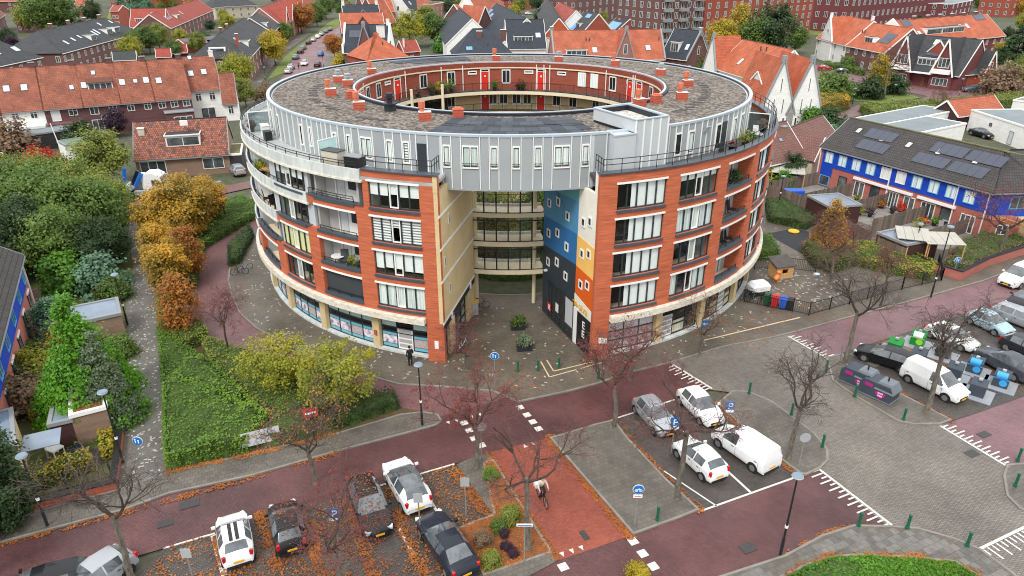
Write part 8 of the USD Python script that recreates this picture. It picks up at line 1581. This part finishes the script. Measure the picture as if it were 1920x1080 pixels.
v_=(G(1035,958)-G(1000,900))[:2];cyclist(1016,940,math.atan2(v_[1],v_[0]),'cyclist in a cream jacket with pale hair on the red cycle path','dark city bicycle with white rear bags ridden on the cycle path','coat_cream','hair_grey')
cyclist(560,128,nd+3.14,'distant cyclist in a pink red coat on the north street','distant bicycle ridden on the north street','coat_red','coat_red',-.04)
# things on terraces and balconies of the round building
Z5=14.71
def onb(R,t,z=Z5):p=pol(R,t,z);return np.array([p[0]+CX,p[1]+CY,z])
def boxthing(name,label,cat,R,t_,z,size,m,lid=None):
 p=onb(R,t_,z);t=thing(name,label,cat,(p[0],p[1],z),math.radians(t_));obj('box',MB().box(-size[0]/2,size[0]/2,-size[1]/2,size[1]/2,0,size[2]),m,t);obj('lid',MB().box(-size[0]/2-.04,size[0]/2+.04,-size[1]/2-.04,size[1]/2+.04,size[2],size[2]+.06),lid or m,t)
boxthing('storage_chest','beige storage chest with dark lid on the left roof terrace','chest',25.0,-31.5,Z5,(1.6,.9,1.3),'render_beige','fascia_dark');boxthing('storage_chest','black storage chest with grey lid on the left roof terrace','chest',24.9,-27.0,Z5,(1.4,.8,1.1),'black_fascia','lead_grey');boxthing('outdoor_unit','white air unit on the far left roof terrace','air unit',24.2,-62,Z5,(1.1,.6,1.0),'sign_white');boxthing('outdoor_unit','dark grey air unit beside the white one on the roof terrace','air unit',24.3,-59,Z5,(.8,.6,.7),'black_fascia')
for t_,lb in ((-34.2,'frosted glass screen between the two left roof terraces'),(-66,'frosted glass screen at the far left of the roof terrace'),(64,'frosted glass screen on the right roof terrace')):
 a,b=onb(23.5,t_),onb(25.3,t_);t=thing('glass_screen',lb,'screen',(0,0,0));obj('pane',MB().bar((a+b)/2*0+a+[0,0,1.0],b+[0,0,1.0],.02,1.7),'grey_pane' if t_!=-34.2 else 'shop_mint',t);obj('frame',MB().bar(a+[0,0,1.9],b+[0,0,1.9],.06).bar(b,b+[0,0,1.9],.06).bar(a,a+[0,0,1.9],.06),'white_trim',t)
for R,t_,rz,lb,m in ((24.6,55.5,1,'dark lounge chair on the right roof terrace','fascia_dark'),(24.8,59.5,2,'white garden chair on the right roof terrace, left one','sign_white'),(24.5,62,2.4,'white garden chair on the right roof terrace, right one','sign_white'),(24.9,42.5,.4,'black folding chair on the right roof terrace','iron_black')):chair(onb(R,t_),rz,lb,m,Z5)
table_set(onb(24.8,45.5),'black table with plants on the right roof terrace','iron_black',z=Z5);table_set(onb(24.9,57.5),'pale table on the right roof terrace','loggia_grey',z=Z5)
boxthing('lounge_sofa','grey outdoor sofa on the right roof terrace','sofa',24.3,58.5,Z5,(2.2,.8,.5),'fascia_dark')
def potb(R,t_,z,k,s,lb):p=onb(R,t_,z);pt=thing('plant_pot',lb,'plant pot',(p[0],p[1],z));obj('pot',MB().tube([(0,0,0),(0,0,.45)],[.2,.28],10),'planter_black',pt);g=np.random.default_rng(int(abs(t_)*10));q,o=crown_points(g,'dome',.4*s,.8*s,18,22,.12*s);v,f=leaf_quads(q+[0,0,.4],.14,g,.4,o);obj('plant',MB().add(v,f),k,pt,kind='stuff')
for R,t_,z,k,s,lb in ((24.6,53,Z5,'leaf_lime',1.4,'yellow green pot plant on the right roof terrace'),(25.0,55,Z5,'leaf_hedge',.9,'low planter plant at the right terrace rail'),(24.7,46.5,Z5,'leaf_crimson',.8,'pink flower pot on the right roof terrace table'),(24.8,66,Z5,'leaf_rust',1.2,'rust coloured plant at the far right terrace'),(25.1,-68,Z5,'leaf_twig',.9,'small plant pot at the far left terrace rail'),
(25.4,-56.5,12.04,'leaf_lime',1.0,'lime plant on the upper left balcony'),(25.4,-59,12.04,'leaf_hedge',1.0,'green plant on the upper left balcony'),(25.2,-29.5,6.7,'leaf_lime',.9,'small plant on the left loggia with white table'),(25.2,-27.5,6.7,'leaf_dark',.7,'dark plant on the left loggia with white table'),(25.1,46.5,12.04,'leaf_dark',1.4,'tall dark plant on the top right loggia'),(25.1,48.5,12.04,'leaf_green',1.0,'green plant in a pale pot on the top right loggia'),
(14.3,-140,14.42,'leaf_dark',1.5,'dark green gallery plant, left one of the group'),(14.3,-143,14.42,'leaf_yellow',1.3,'yellow gallery plant beside the post'),(14.3,-147,14.42,'leaf_green',1.6,'tall green gallery plant right of the post'),(14.3,-151,14.42,'leaf_green',1.4,'round green gallery plant, right one of the group'),(14.3,-172.5,14.42,'leaf_bright',1.1,'bright green pot beside the first red gallery door'),(14.3,176,14.42,'leaf_crimson',1.0,'pink flowering pot on the gallery'),(14.3,174,14.42,'leaf_dark',1.0,'dark green pot right of the pink one on the gallery'),(14.3,-132,14.42,'leaf_twig',1.2,'brown dry plant on the gallery, far left')):potb(R,t_,z,k,s,lb)
for R,t_,z,rz,lb,m in ((25.3,-52.5,9.36,1,'black wicker chair on the white left balcony','black_fascia'),(25.3,-57,9.36,2,'black wicker chair on the white left balcony, far one','black_fascia'),(25.1,-31.5,6.7,0,'dark chair under the white table on the left loggia','fascia_dark'),(25.1,46,6.7,.5,'black chair on the middle right loggia, left','iron_black'),(25.1,48.5,6.7,1.5,'black chair on the middle right loggia, right','iron_black'),(25.1,48,9.36,1,'dark rounded chair on the upper right loggia','iron_black')):chair(onb(R,t_,z),rz,lb,m,z,1.2)
table_set(onb(25.1,-33,6.7),'white table on the left loggia','sign_white',z=6.7);table_set(onb(25.3,-54.5,12.04),'wooden table on the upper left balcony','plywood',z=12.04)
